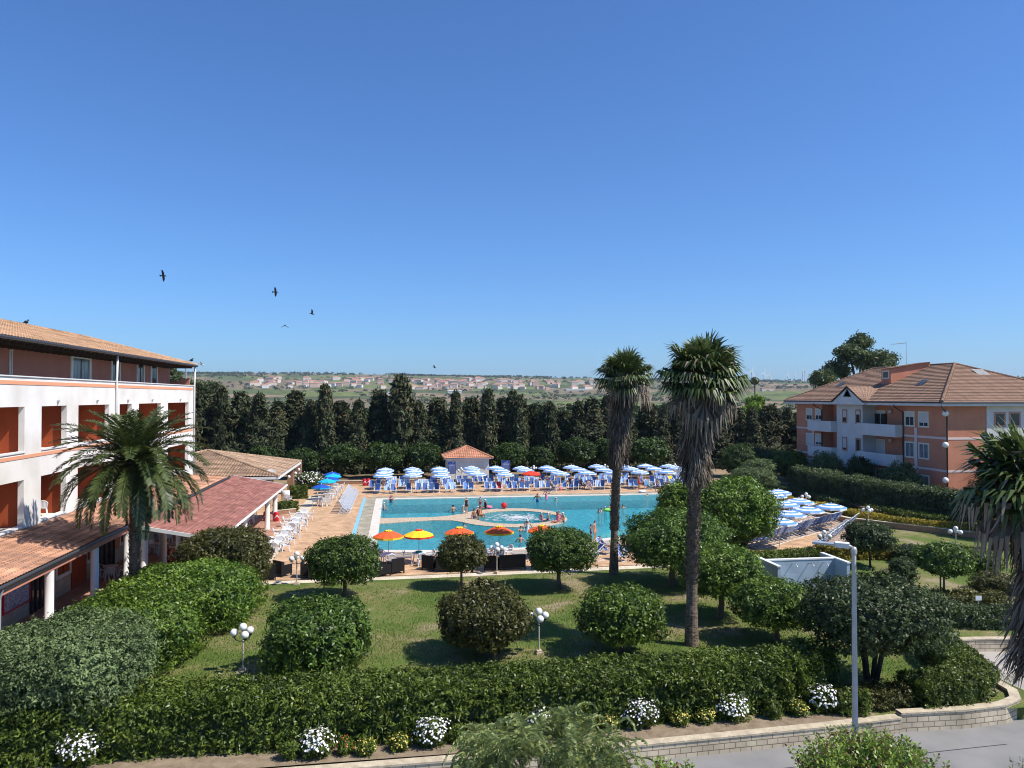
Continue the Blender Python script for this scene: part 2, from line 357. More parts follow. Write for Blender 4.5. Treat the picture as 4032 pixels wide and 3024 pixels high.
def crown_mesh(name, rx, ry, rz, mats, seed=0, L=.17, W=.075, cov=2.3, p=2.6, lump=.07, depth=.28, upb=.55, crater=0.0, gap=.0, spread=.42, flat=1.0, core=.74, n=None, lf=4.0, droop=.15, shrink=.90):
    """a clipped crown: leaves scattered through the outer shell of a lumpy superellipsoid, over a shaded inner mass of the same foliage"""
    r = np.random.default_rng(seed + 100)
    rx, ry = rx * shrink, ry * shrink; area = 2 * pi * rx * ry + 2 * pi * (rx + ry) / 2 * 2 * rz * .75
    n = n or int(area * cov / (L * W * .5))
    per = 8; n = max(60, n // per)
    D = unit(r.normal(size=(n * 2, 3)))
    wgt = np.sqrt((D[:, 0] / rx) ** 2 + (D[:, 1] / ry) ** 2 + (D[:, 2] / rz) ** 2); D = D[r.random(len(D)) < wgt / wgt.max()][:n]
    ks = [(r.normal(size=3) * lf, r.random() * 6.28) for _ in range(7)]
    def lump_f(d): return sum(np.sin(d @ k + ph) for k, ph in ks) / 2.6
    cx, cy = r.normal(size=2) * .12
    def rad(d):
        pp = np.where(d[:, 2] < 0, p * 1.55, p); rr = (np.abs(d[:, 0]) ** pp + np.abs(d[:, 1]) ** pp + np.abs(d[:, 2]) ** pp) ** (-1 / pp)
        rr = rr * (1 + lump * lump_f(d))
        if crater:
            q = ((d[:, 0] - cx) ** 2 + (d[:, 1] - cy) ** 2) / .10
            rr = rr * (1 - crater * np.exp(-q) * (d[:, 2] > 0))
        z = d[:, 2]
        return rr * np.where(z < 0, flat + (1 - flat) * (1 - np.abs(z)), 1)
    rr = rad(D)
    jit = 1 - depth * r.random(len(D)) ** 1.6 + .03 * r.normal(size=len(D)); sp_ = r.random(len(D)) < .05; jit[sp_] += .085 * r.random(sp_.sum())
    keep = np.ones(len(D), bool)
    if gap: keep = (lump_f(D * 2.3 + 5) + .6 * r.normal(size=len(D))) > (-1.6 + gap)
    D = D[keep]; rr = rr[keep]; jit = jit[keep]; sc = np.array([rx, ry, rz])
    P = D * (rr * jit)[:, None] * sc
    N = unit(unit(D / sc) + [0, 0, upb] + .28 * r.normal(size=D.shape))
    tint = .46 + .17 * r.normal(size=len(P)) + .16 * lump_f(D * 1.7 + 2)
    N = np.repeat(N, per, 0); P = np.repeat(P, per, 0) + r.normal(size=N.shape) * L * .45; P -= N * (.35 * L * r.random((len(P), 1)))
    V = leafquads(P, N, L, W, spread, droop, r)
    tint = np.clip(np.repeat(tint, per) + .13 * r.normal(size=len(P)), 0, 1)
    tri = None
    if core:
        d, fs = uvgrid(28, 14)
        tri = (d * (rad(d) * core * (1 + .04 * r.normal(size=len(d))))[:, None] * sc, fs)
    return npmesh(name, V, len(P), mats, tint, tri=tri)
def hedge_mesh(name, path, width, height, mats, seed=0, L=.14, W=.06, cov=2.2, z0=0.0, lump=.1, round_=.25, closed=False, bare=0.0):
    """a clipped hedge swept along a path"""
    r = np.random.default_rng(seed + 500); P0 = np.array(path, float)
    seg = np.linalg.norm(np.diff(P0, axis=0), axis=1); cum = np.concatenate([[0], np.cumsum(seg)]); Lh = cum[-1]
    hw = width / 2; per = 2 * height + width
    area = Lh * per + 2 * width * height; pk = 7; n = max(80, int(area * cov / (L * W * .5)) // pk)
    s = r.random(n) * (Lh + 2 * .0); t = r.random(n) * per
    ends = r.random(n) < (2 * width * height) / area
    def frame(s):
        i = np.clip(np.searchsorted(cum, s, side='right') - 1, 0, len(seg) - 1)
        f = (s - cum[i]) / seg[i]; c = P0[i] * (1 - f)[:, None] + P0[i + 1] * f[:, None]
        d = unit(P0[i + 1] - P0[i]); return c, d
    c, d = frame(s); q = np.stack([-d[:, 1], d[:, 0]], 1)
    off = np.where(t < height, -hw, np.where(t > height + width, hw, t - height - hw)); zz = np.where(t < height, t, np.where(t > height + width, per - t, height))
    nx = np.where(t < height, -1.0, np.where(t > height + width, 1.0, 0.0)); nz = (nx == 0).astype(float); nd = np.zeros(n)
    e = ends; off[e] = (r.random(e.sum()) * 2 - 1) * hw; zz[e] = r.random(e.sum()) * height; nx[e] = 0; nz[e] = 0
    side = r.random(n) < .5; se = np.where(side, 0.0, Lh); ce, de = frame(se); c[e] = ce[e]; d[e] = de[e]; q = np.stack([-d[:, 1], d[:, 0]], 1); nd[e] = np.where(side[e], -1, 1)
    # round the top edges
    k = np.clip((np.abs(off) / hw), 0, 1) * np.clip(zz / height, 0, 1); sh = np.clip((k - (1 - round_)) / max(round_, 1e-3), 0, 1)
    off *= 1 - .16 * sh ** 2 * min(1, .6 / hw + .4); zz *= 1 - .10 * sh ** 2
    pos = np.stack([c[:, 0] + q[:, 0] * off, c[:, 1] + q[:, 1] * off, zz], 1)
    lp = lumps(pos, 8, 1.4, r); ks = lumps(pos, 6, 4.5, r)
    N = np.stack([q[:, 0] * nx + d[:, 0] * nd, q[:, 1] * nx + d[:, 1] * nd, nz], 1)
    dep = .30 * r.random(n) ** 1.5
    pos = pos + N * (lump * (.6 * lp + .5 * ks) - dep)[:, None]
    pos[:, 2] += z0
    keep = (ks + .7 * r.normal(size=n)) > -1.9 + bare
    if bare: keep &= (lumps(pos, 5, .5, r) > -1.2 + bare * .6) | (r.random(n) < .35)
    pos = pos[keep]; N = N[keep]
    N = np.repeat(unit(N + [0, 0, .55] + .38 * r.normal(size=N.shape)), pk, 0); tint = np.repeat(.46 + .18 * r.normal(size=len(pos)) + .15 * lp[keep] + .08 * ks[keep], pk)
    pos = np.repeat(pos, pk, 0) + r.normal(size=N.shape) * L * .42
    V = leafquads(pos, N, L, W, .42, .15, r)
    tint = np.clip(tint + .13 * r.normal(size=len(pos)), 0, 1)
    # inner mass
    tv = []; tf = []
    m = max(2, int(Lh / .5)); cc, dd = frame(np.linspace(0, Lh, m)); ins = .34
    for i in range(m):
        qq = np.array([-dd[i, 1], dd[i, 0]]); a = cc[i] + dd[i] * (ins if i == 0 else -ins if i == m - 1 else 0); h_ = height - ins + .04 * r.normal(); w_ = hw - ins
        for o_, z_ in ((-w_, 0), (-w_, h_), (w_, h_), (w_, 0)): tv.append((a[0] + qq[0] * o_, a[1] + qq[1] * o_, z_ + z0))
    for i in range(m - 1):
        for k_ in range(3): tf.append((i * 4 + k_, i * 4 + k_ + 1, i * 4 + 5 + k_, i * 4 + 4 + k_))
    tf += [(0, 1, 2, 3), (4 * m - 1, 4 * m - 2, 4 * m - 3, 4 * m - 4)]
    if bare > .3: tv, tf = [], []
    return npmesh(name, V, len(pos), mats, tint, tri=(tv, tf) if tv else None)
def hedge(label, path, width, height, m='leaf_hedge', cat='hedge', group=None, seed=0, name='clipped_hedge', **k):
    cx = sum(p[0] for p in path) / len(path); cy = sum(p[1] for p in path) / len(path)
    me = hedge_mesh(name, [(p[0] - cx, p[1] - cy) for p in path], width, height, [m], seed, **k)
    return tag(link(name, me, None, (cx, cy, 0)), label, cat, group)
def trunk_mb(h, r0, seed=0, limbs=4, spread=.8, rise=.9, lean=(0, 0), stems=1):
    r = random.Random(seed); b = MB()
    for s_ in range(stems):
        a0 = 2 * pi * s_ / max(stems, 1) + r.random(); sp = .0 if stems == 1 else .45
        top = Vector((lean[0] + cos(a0) * sp, lean[1] + sin(a0) * sp, h)); bx = Vector((cos(a0) * .12, sin(a0) * .12, -.05)) if stems > 1 else Vector((0, 0, -.05))
        rr = r0 / (1 if stems == 1 else 1.7)
        mid = bx.lerp(top, .5) + Vector((r.uniform(-.06, .06), r.uniform(-.06, .06), 0))
        b.tube([bx, bx + (mid - bx) * .25, mid, top], [rr * 1.35, rr * 1.05, rr * .9, rr * .85], 8)
        nl = limbs if stems == 1 else 2
        for k in range(nl):
            a = a0 + 2 * pi * k / nl + r.uniform(-.3, .3); e = top + Vector((cos(a) * spread, sin(a) * spread, rise)); m_ = top.lerp(e, .5) + Vector((0, 0, -.08))
            b.tube([top - Vector((0, 0, .08)), m_, e], [rr * .6, rr * .42, rr * .2], 6)
    return b
def clipped_tree(name, label, base, r, zlo, zhi, m, seed, group='clipped round trees on the lawn', cat='tree', ry=None, bark='bark', r0=.11, stems=1, off=(0, 0), **k):
    t = thing(name, label, cat, base, 0, group)
    zlo = zlo + (.16 if zlo > .4 else .05); zhi -= .05; rz = (zhi - zlo) / 2; me = crown_mesh('crown', r, ry or r, rz, [m], seed, **k)
    link('crown', me, t, (off[0], off[1], (zlo + zhi) / 2))
    trunk_mb(zlo + .15, r0, seed, spread=r * .5, rise=rz * .9, lean=(off[0] * .5, off[1] * .5), stems=stems).build('trunk', bark, t, True)
    return t
# ------------------------------------------------------------------ terrain
def lines(near, far, lo):
    a = list(near); v = max(near)
    while v < far: v *= 1.085; a.append(v)
    b = []; v = abs(lo)
    while v < far: b.append(-v); v *= 1.15
    return np.array(sorted(set(np.round(a + b, 3))))
PX0, PX1, PY0, PY1 = -1.9, 34.4, 54.0, 84.0
xs = lines(list(np.linspace(-250, 250, 26)) + [PX0, PX0 + .02, PX1, PX1 + .02, 23.3, 23.32], 9000, -250)
ys = lines([-60, -20, 0, 10, 24.68, 24.7, 31.5, 31.52, 40, PY0, PY0 + .02, PY1, PY1 + .02, 100, 125, 150, 180, 220, 260, 300, 350, 400], 9000, -60)
ys = ys[ys > -400]
X, Y = np.meshgrid(xs, ys)
def hgt(X, Y):
    X = np.asarray(X, float); Y = np.asarray(Y, float)
    D = np.sqrt(X * X + Y * Y); ang = np.arctan2(X, Y)
    top = 128 - 40 * np.clip((ang + .2) / .7, 0, 1.2)
    t = np.clip((D - 900) / 3300, 0, 1); s = t * t * (3 - 2 * t)
    z = top * s + np.where(D > 300, -3.0 * np.clip((D - 300) / 300, 0, 1) * (1 - s), 0)
    nz = np.sin(X / 410 + 1) * np.cos(Y / 530) + .6 * np.sin(X / 170 + Y / 230) + .35 * np.sin(X / 77 - Y / 99)
    z = z + nz * 5.5 * np.clip((D - 700) / 1500, 0, 1)
    z = z - 160 * np.clip((D - 4700) / 3000, 0, 1)
    z = np.where((Y < 24.69) & (D < 400), -.55, z)
    z = np.where((X > 23.31) & (Y < 31.51) & (D < 400), -.55, z)
    z = np.where((X > PX0 + .01) & (X < PX1 + .01) & (Y > PY0 + .01) & (Y < PY1 + .01), -1.9, z)
    return z
Z = hgt(X, Y)
nx, ny = len(xs), len(ys)
idx = np.arange(nx * ny).reshape(ny, nx)
fs = np.stack([idx[:-1, :-1], idx[:-1, 1:], idx[1:, 1:], idx[1:, :-1]], -1).reshape(-1, 4)
me = bpy.data.meshes.new('ground'); me.from_pydata(np.stack([X, Y, Z], -1).reshape(-1, 3).tolist(), [], fs.tolist())
me.polygons.foreach_set('use_smooth', [False] * len(fs))
gm, n, l, b = nmat('countryside_soil')
tc = n.new('ShaderNodeTexCoord'); mp = n.new('ShaderNodeMapping'); mp.inputs['Scale'].default_value = (1 / 150, 1 / 190, 0)
l.new(tc.outputs['Object'], mp.inputs[0])
nz = n.new('ShaderNodeTexNoise'); nz.inputs['Scale'].default_value = .006; l.new(tc.outputs['Object'], nz.inputs[0])
mxv = n.new('ShaderNodeVectorMath'); mxv.operation = 'ADD'; l.new(mp.outputs[0], mxv.inputs[0]); l.new(nz.outputs['Color'], mxv.inputs[1])
vo = n.new('ShaderNodeTexVoronoi'); vo.inputs['Scale'].default_value = 1; l.new(mxv.outputs[0], vo.inputs[0])
sp = n.new('ShaderNodeSeparateColor'); l.new(vo.outputs['Color'], sp.inputs[0])
rp = n.new('ShaderNodeValToRGB'); rp.color_ramp.interpolation = 'CONSTANT'; e = rp.color_ramp.elements
e[0].position = 0; e[0].color = (.20, .155, .095, 1); e[1].position = .2; e[1].color = (.11, .135, .05, 1)
for p_, c_ in ((.38, (.27, .20, .125, 1)), (.52, (.155, .185, .06, 1)), (.7, (.20, .17, .10, 1)), (.85, (.09, .11, .045, 1))):
    q = e.new(p_); q.color = c_
l.new(sp.outputs[0], rp.inputs[0])
n2 = n.new('ShaderNodeTexNoise'); n2.inputs['Scale'].default_value = .05; n2.inputs['Detail'].default_value = 6; l.new(tc.outputs['Object'], n2.inputs[0])
mr = n.new('ShaderNodeMapRange'); mr.inputs[1].default_value = .35; mr.inputs[2].default_value = .65; mr.inputs[3].default_value = .65; mr.inputs[4].default_value = 1.25; l.new(n2.outputs['Fac'], mr.inputs[0])
mx = n.new('ShaderNodeMix'); mx.data_type = 'RGBA'; mx.blend_type = 'MULTIPLY'; mx.inputs[0].default_value = 1
l.new(rp.outputs[0], mx.inputs[6]); l.new(mr.outputs[0], mx.inputs[7]); l.new(mx.outputs[2], b.inputs['Base Color']); b.inputs['Roughness'].default_value = .95; b.inputs['Specular IOR Level'].default_value = .05
me.materials.append(gm); struct(link('ground', me))
def sheet(name, outer, z, m, holes=(), kind='structure'):
    polys = [[Vector((x, y, 0)) for x, y in p] for p in [outer, *holes]]
    flat = [v for p in polys for v in p]; tr = tessellate_polygon(polys)
    me = bpy.data.meshes.new(name); me.from_pydata([(v.x, v.y, z) for v in flat], [], [list(t) for t in tr])
    me.materials.append(M[m]); me.update()
    if sum(p.normal.z * p.area for p in me.polygons) < 0: me.flip_normals()
    o = link(name, me); o['kind'] = kind; return o
# ------------------------------------------------------------------ pool shape
POOL = [(-1.4, 56.0), (3, 55.3), (9, 55.3), (12.5, 56.3), (16.7, 58.3), (22, 61.5), (27.5, 65.5), (32, 71), (33.6, 77), (33.6, 83.2), (15, 83.3), (-1.4, 83.4)]
DECK = [(-16.5, 47.6), (-9.5, 47.75), (2, 48.0), (12, 48.5), (20, 48.9), (24.2, 50.4), (31.8, 50.4), (37.4, 59.6), (39.6, 67), (39.6, 80), (38, 99), (-16.5, 99)]
def offset(poly, d):
    n_ = len(poly); out = []
    for i in range(n_):
        a, b_, c = Vector(poly[i - 1]), Vector(poly[i]), Vector(poly[(i + 1) % n_])
        n1 = Vector(((b_ - a).y, -(b_ - a).x)).normalized(); n2_ = Vector(((c - b_).y, -(c - b_).x)).normalized()
        m_ = (n1 + n2_).normalized(); out.append(tuple(b_ + m_ * d / max(.5, m_.dot(n1))))
    return out
sheet('pool_deck', DECK, .012, 'paver', [offset(POOL, .3)])
mb = MB(); o1 = offset(POOL, .75); n_ = len(POOL)
for i in range(n_):
    j = (i + 1) % n_
    mb.add([(*POOL[i], -.6), (*POOL[j], -.6), (*POOL[j], .05), (*POOL[i], .05)], [(0, 1, 2, 3)])
    mb.add([(*POOL[i], .05), (*POOL[j], .05), (*o1[j], .05), (*o1[i], .05)], [(0, 1, 2, 3)])
    mb.add([(*o1[i], .05), (*o1[j], .05), (*o1[j], .0), (*o1[i], .0)], [(0, 1, 2, 3)])
struct(mb.build('pool_edge', 'coping'))
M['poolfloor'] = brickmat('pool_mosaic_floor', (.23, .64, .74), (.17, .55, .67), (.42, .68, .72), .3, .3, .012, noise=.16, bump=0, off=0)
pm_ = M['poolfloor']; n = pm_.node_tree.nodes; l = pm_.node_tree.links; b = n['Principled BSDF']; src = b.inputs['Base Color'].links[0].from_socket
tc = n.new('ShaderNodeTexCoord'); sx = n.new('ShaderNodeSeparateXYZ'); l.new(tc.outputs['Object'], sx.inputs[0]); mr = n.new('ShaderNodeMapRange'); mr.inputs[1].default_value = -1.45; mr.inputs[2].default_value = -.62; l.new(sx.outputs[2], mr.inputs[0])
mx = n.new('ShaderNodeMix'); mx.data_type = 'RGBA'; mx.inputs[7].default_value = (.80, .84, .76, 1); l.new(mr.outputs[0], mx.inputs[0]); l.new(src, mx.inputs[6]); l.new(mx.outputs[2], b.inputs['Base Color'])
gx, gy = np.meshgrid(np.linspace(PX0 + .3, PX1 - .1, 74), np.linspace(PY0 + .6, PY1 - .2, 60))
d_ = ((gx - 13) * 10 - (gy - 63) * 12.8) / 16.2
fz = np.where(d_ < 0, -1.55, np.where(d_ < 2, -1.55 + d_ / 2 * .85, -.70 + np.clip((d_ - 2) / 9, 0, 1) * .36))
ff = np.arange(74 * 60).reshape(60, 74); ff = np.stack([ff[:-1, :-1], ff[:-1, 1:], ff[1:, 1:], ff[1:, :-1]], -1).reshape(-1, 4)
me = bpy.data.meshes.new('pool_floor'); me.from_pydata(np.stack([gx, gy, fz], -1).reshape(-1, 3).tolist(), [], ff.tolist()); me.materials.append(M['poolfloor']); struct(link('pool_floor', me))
wm, n, l, b = nmat('pool_water'); n.remove(b)
tr = n.new('ShaderNodeBsdfTransparent'); tr.inputs[0].default_value = (.55, .92, .94, 1)
gl = n.new('ShaderNodeBsdfGlossy'); gl.inputs['Roughness'].default_value = .03; gl.inputs[0].default_value = (1, 1, 1, 1)
tc = n.new('ShaderNodeTexCoord'); t1 = n.new('ShaderNodeTexNoise'); t1.inputs['Scale'].default_value = 1.5; t1.inputs['Detail'].default_value = 4; t1.inputs['Roughness'].default_value = .6; t1.inputs['Distortion'].default_value = .6
l.new(tc.outputs['Object'], t1.inputs[0])
bp = n.new('ShaderNodeBump'); bp.inputs['Strength'].default_value = 1; bp.inputs['Distance'].default_value = .42; l.new(t1.outputs['Fac'], bp.inputs['Height'])
fr = n.new('ShaderNodeFresnel'); fr.inputs[0].default_value = 1.33; l.new(bp.outputs[0], fr.inputs['Normal']); l.new(bp.outputs[0], gl.inputs['Normal'])
mu = n.new('ShaderNodeMath'); mu.operation = 'MULTIPLY'; mu.inputs[1].default_value = .55; l.new(fr.outputs[0], mu.inputs[0])
df = n.new('ShaderNodeBsdfDiffuse'); df.inputs[0].default_value = (.06, .40, .49, 1); l.new(bp.outputs[0], df.inputs['Normal'])
ma = n.new('ShaderNodeMixShader'); ma.inputs[0].default_value = .48; l.new(tr.outputs[0], ma.inputs[1]); l.new(df.outputs[0], ma.inputs[2])
ms = n.new('ShaderNodeMixShader'); l.new(mu.outputs[0], ms.inputs[0]); l.new(ma.outputs[0], ms.inputs[1]); l.new(gl.outputs[0], ms.inputs[2]); l.new(ms.outputs[0], n['Material Output'].inputs[0])
M['water'] = wm
sheet('pool_water', POOL, -.02, 'water')
# walkway across the pool with the round whirlpool basin
RC = (10.8, 69.5); RI, RO = 3.8, 5.45
mb = MB()
def quadstrip(mb, A, B, z, zb, mi=0):
    for i in range(len(A) - 1):
        mb.add([(*A[i], z), (*B[i], z), (*B[i + 1], z), (*A[i + 1], z)], [(0, 1, 2, 3)], mi)
        mb.add([(*A[i], zb), (*A[i], z), (*A[i + 1], z), (*A[i + 1], zb)], [(0, 1, 2, 3)], mi)
        mb.add([(*B[i], z), (*B[i], zb), (*B[i + 1], zb), (*B[i + 1], z)], [(0, 1, 2, 3)], mi)
angs = np.linspace(R(12), R(352), 60)
wid = lambda a: RO - .9 * (max(0, 1 - min(abs(a - R(12)), abs(a - R(352))) / R(60)))
quadstrip(mb, [(RC[0] + RI * cos(a), RC[1] + RI * sin(a)) for a in angs], [(RC[0] + wid(a) * cos(a), RC[1] + wid(a) * sin(a)) for a in angs], .035, -1.6)
top_ = [(-1.4, 70.7), (1, 70.6), (3.2, 70.6), (4.7, 71.1), (5.9, 72.1)]; bot_ = [(-1.4, 67.6), (1, 68.4), (3.2, 68.8), (4.9, 68.5), (6.1, 67.0)]
quadstrip(mb, bot_, top_, .03, -1.6)
struct(mb.build('pool_walkway', 'mosaic'))
mb = MB()
for i in range(420):
    a = rng.random() * 6.28; q = abs(rng.normal()) * 1.5
    if q > 3.6: continue
    x, y = RC[0] + .3 + q * cos(a) * 1.1, RC[1] + q * sin(a) * .9; s_ = rng.uniform(.04, .16)
    mb.add([(x - s_ * 1.6, y, -.008), (x, y - s_ * .6, .002), (x + s_ * 1.6, y, -.008), (x, y + s_ * .6, .002)], [(0, 1, 2, 3)])
f = stuff(mb.build('whirlpool_foam', 'plastic'))
# strips and paths
sheet('drain_strip', [(-3.2, 55), (-2.15, 55), (-2.15, 84.3), (-3.2, 84.3)], .018, 'greystrip')
sheet('blue_line', [(-3.5, 50), (-3.2, 50), (-3.2, 85.3), (-3.5, 85.3)], .018, 'bluepaint')
sheet('near_pool_strip', [(-2.15, 54), (9, 53.3), (13, 54.6), (17.3, 56.8), (17.0, 57.6), (12.6, 55.4), (9, 54.4), (-2.15, 55)], .019, 'conc')
sheet('far_pool_strip', [(-2.15, 84.2), (34, 84.0), (34, 85.6), (-3.2, 85.9)], .019, 'greystrip')
sheet('lawn_path', [(-10, 46.75), (2, 46.95), (10, 47.3), (18, 47.7), (18, 48.6), (10, 48.15), (2, 47.75), (-10, 47.5)], .022, 'pale_paver')
sheet('side_path', [(-9.4, 48), (-8.2, 48), (-8.2, 88), (-9.4, 88)], .018, 'pale_paver')
sheet('pergola_floor', [(-18.2, 44), (-9.7, 44), (-9.7, 74), (-18.2, 74)], .03, 'paver_red')
sheet('arcade_floor', [(-18.2, 24), (-14.3, 24), (-14.3, 44), (-18.2, 44)], .026, 'paver_red')
lm, n, l, b = nmat('lawn_turf')
tc = n.new('ShaderNodeTexCoord'); t1 = n.new('ShaderNodeTexNoise'); t1.inputs['Scale'].default_value = .33; t1.inputs['Detail'].default_value = 7; t1.inputs['Roughness'].default_value = .62; l.new(tc.outputs['Object'], t1.inputs[0])
r1 = n.new('ShaderNodeValToRGB'); e = r1.color_ramp.elements; e[0].position = .36; e[0].color = (.29, .235, .14, 1); e[1].position = .68; e[1].color = (.075, .125, .022, 1)
q = e.new(.44); q.color = (.17, .172, .06, 1); q = e.new(.55); q.color = (.11, .15, .035, 1)
l.new(t1.outputs['Fac'], r1.inputs[0]); t2 = n.new('ShaderNodeTexNoise'); t2.inputs['Scale'].default_value = 14; t2.inputs['Detail'].default_value = 5; l.new(tc.outputs['Object'], t2.inputs[0])
mr = n.new('ShaderNodeMapRange'); mr.inputs[1].default_value = .3; mr.inputs[2].default_value = .7; mr.inputs[3].default_value = .6; mr.inputs[4].default_value = 1.4; l.new(t2.outputs['Fac'], mr.inputs[0])
mx = n.new('ShaderNodeMix'); mx.data_type = 'RGBA'; mx.blend_type = 'MULTIPLY'; mx.inputs[0].default_value = 1; l.new(r1.outputs[0], mx.inputs[6]); l.new(mr.outputs[0], mx.inputs[7]); l.new(mx.outputs[2], b.inputs['Base Color'])
b.inputs['Roughness'].default_value = .9; b.inputs['Specular IOR Level'].default_value = .1
bp = n.new('ShaderNodeBump'); bp.inputs['Strength'].default_value = .7; bp.inputs['Distance'].default_value = .06; l.new(t2.outputs['Fac'], bp.inputs['Height']); l.new(bp.outputs[0], b.inputs['Normal'])
M['lawn'] = lm
sheet('lawn', [(-14.2, 24), (22.5, 24.4), (23.1, 31.7), (60, 31.7), (60, 66), (42, 66), (36, 56), (31.8, 50.2), (24.2, 50.2), (20, 48.8), (18, 47.7), (10, 47.3), (2, 46.95), (-10, 46.75), (-14.2, 46.7)], .007, 'lawn')
sheet('far_lawn', [(-30, 99.8), (60, 99.8), (60, 101.6), (-30, 101.6)], .01, 'lawn')
sheet('flower_bed', [(-16, 23.72), (16, 24.0), (16.6, 24.9), (-16, 24.9)], .012, 'soil')
sheet('road', [(-60, -10), (60, -10), (60, 24.6), (-60, 24.6)], -.5, 'asphalt')
sheet('driveway', [(22.2, 24.3), (60, 24.3), (60, 31.5), (23.6, 31.5), (23.0, 29), (22.6, 27), (22.4, 25.5)], -.496, 'conc')
sheet('road_seam', [(-60, 22.1), (10, 22.35), (20, 22.9), (20, 22.94), (10, 22.39), (-60, 22.14)], -.495, 'gutter')
# ------------------------------------------------------------------ stone walls
def wall_along(name, label, path, th, z0, z1, cat='wall', m='stone', cap='stonecap', group=None, capo=.03, caph=.06):
    t = thing(name, label, cat, (0, 0, 0), 0, group)
    a = offset_line(path, -th / 2); c = offset_line(path, th / 2)
    mb = MB()
    for i in range(len(path) - 1):
        mb.add([(*a[i], z0), (*a[i + 1], z0), (*a[i + 1], z1), (*a[i], z1), (*c[i], z0), (*c[i + 1], z0), (*c[i + 1], z1), (*c[i], z1)], [(0, 1, 2, 3), (7, 6, 5, 4), (3, 2, 6, 7)])
    mb.add([(*a[0], z0), (*a[0], z1), (*c[0], z1), (*c[0], z0)], [(0, 1, 2, 3)]); mb.add([(*a[-1], z0), (*c[-1], z0), (*c[-1], z1), (*a[-1], z1)], [(0, 1, 2, 3)])
    mb.build('blockwork', m, t)
    a = offset_line(path, -th / 2 - capo); c = offset_line(path, th / 2 + capo); mb = MB()
    for i in range(len(path) - 1):
        mb.add([(*a[i], z1), (*a[i + 1], z1), (*a[i + 1], z1 + caph), (*a[i], z1 + caph), (*c[i], z1), (*c[i + 1], z1), (*c[i + 1], z1 + caph), (*c[i], z1 + caph)], [(0, 1, 2, 3), (7, 6, 5, 4), (3, 2, 6, 7), (0, 4, 5, 1)])
    mb.build('capping', cap, t); return t
def offset_line(p, d):
    out = []
    for i in range(len(p)):
        a = Vector(p[max(i - 1, 0)]); c = Vector(p[min(i + 1, len(p) - 1)]); t_ = (c - a).normalized(); out.append((p[i][0] + t_.y * -d * -1 * 1.0, p[i][1] - t_.x * d))
    return out
wall_along('roadside_wall', 'low wall of pale tufa blocks along the grey road', [(-18, 23.45), (-2, 23.5), (7, 23.65), (14, 24.05), (17.1, 24.35)], .3, -.55, -.02)
wall_along('corner_wall', 'curved tufa block wall at the road corner under a low hedge', [(17.15, 24.42), (19.5, 24.35), (21.2, 24.5), (22.1, 24.9), (22.6, 25.6), (22.75, 27), (23.2, 29), (24, 31.4)], .3, -.55, .10)
wall_along('driveway_wall', 'low tufa block wall across the pale side driveway', [(22.7, 31.6), (26, 31.5), (34, 30.5)], .3, -.55, .02)
# ------------------------------------------------------------------ roofs
def roof_face(mb, e0, e1, up, a=0.0, b=0.0, wave=.28, amp=.035, step=.36, stepz=.02, mi=0, seg=4):
    """corrugated tile slope: eave e0->e1, up = vector eave->ridge, a/b = inset of the ridge ends; counter-clockwise seen from above"""
    e0 = Vector(e0); e1 = Vector(e1); up = Vector(up); L = (e1 - e0).length; s_ = (e1 - e0) / L; ul = up.length; u = up / ul
    nrm = s_.cross(u).normalized()
    n_ = max(4, int(L / wave * seg)); rows = max(2, int(ul / step))
    cols = []
    for i in range(n_ + 1):
        s = L * i / n_; tm = min(1, s / a if a > 0 else 1, (L - s) / b if b > 0 else 1)
        z = amp * abs(sin(pi * s / wave)); cols.append((s, tm, z))
    vs = []; uvs = []
    for s, tm, z in cols:
        for j in range(rows):
            for q in (0, 1):
                t = min((j + q) / rows, tm); zz = z + (stepz if q == 0 else 0)
                vs.append(e0 + s_ * s + u * (t * ul) + nrm * zz); uvs.append((s, t * ul))
    fs = []; fu = []; r2 = rows * 2
    for i in range(n_):
        for j in range(rows):
            if (j / rows) >= max(cols[i][1], cols[i + 1][1]): continue
            A = i * r2 + j * 2; f = (A, A + r2, A + r2 + 1, A + 1); fs.append(f); fu.append([uvs[k] for k in f])
            if j + 1 < rows and (j + 1) / rows < max(cols[i][1], cols[i + 1][1]):
                f = (A + 1, A + r2 + 1, A + r2 + 2, A + 2); fs.append(f); fu.append([uvs[k] for k in f])
    mb.add(vs, fs, mi, fu)
def ridge(mb, a, b, r=.13, mi=0, d=.42):
    a = Vector(a); b = Vector(b); n_ = max(1, int((b - a).length / d))
    for i in range(n_):
        mb.tube([a.lerp(b, i / n_), a.lerp(b, (i + 1) / n_)], [r * 1.12, r * .9], 8, mi)
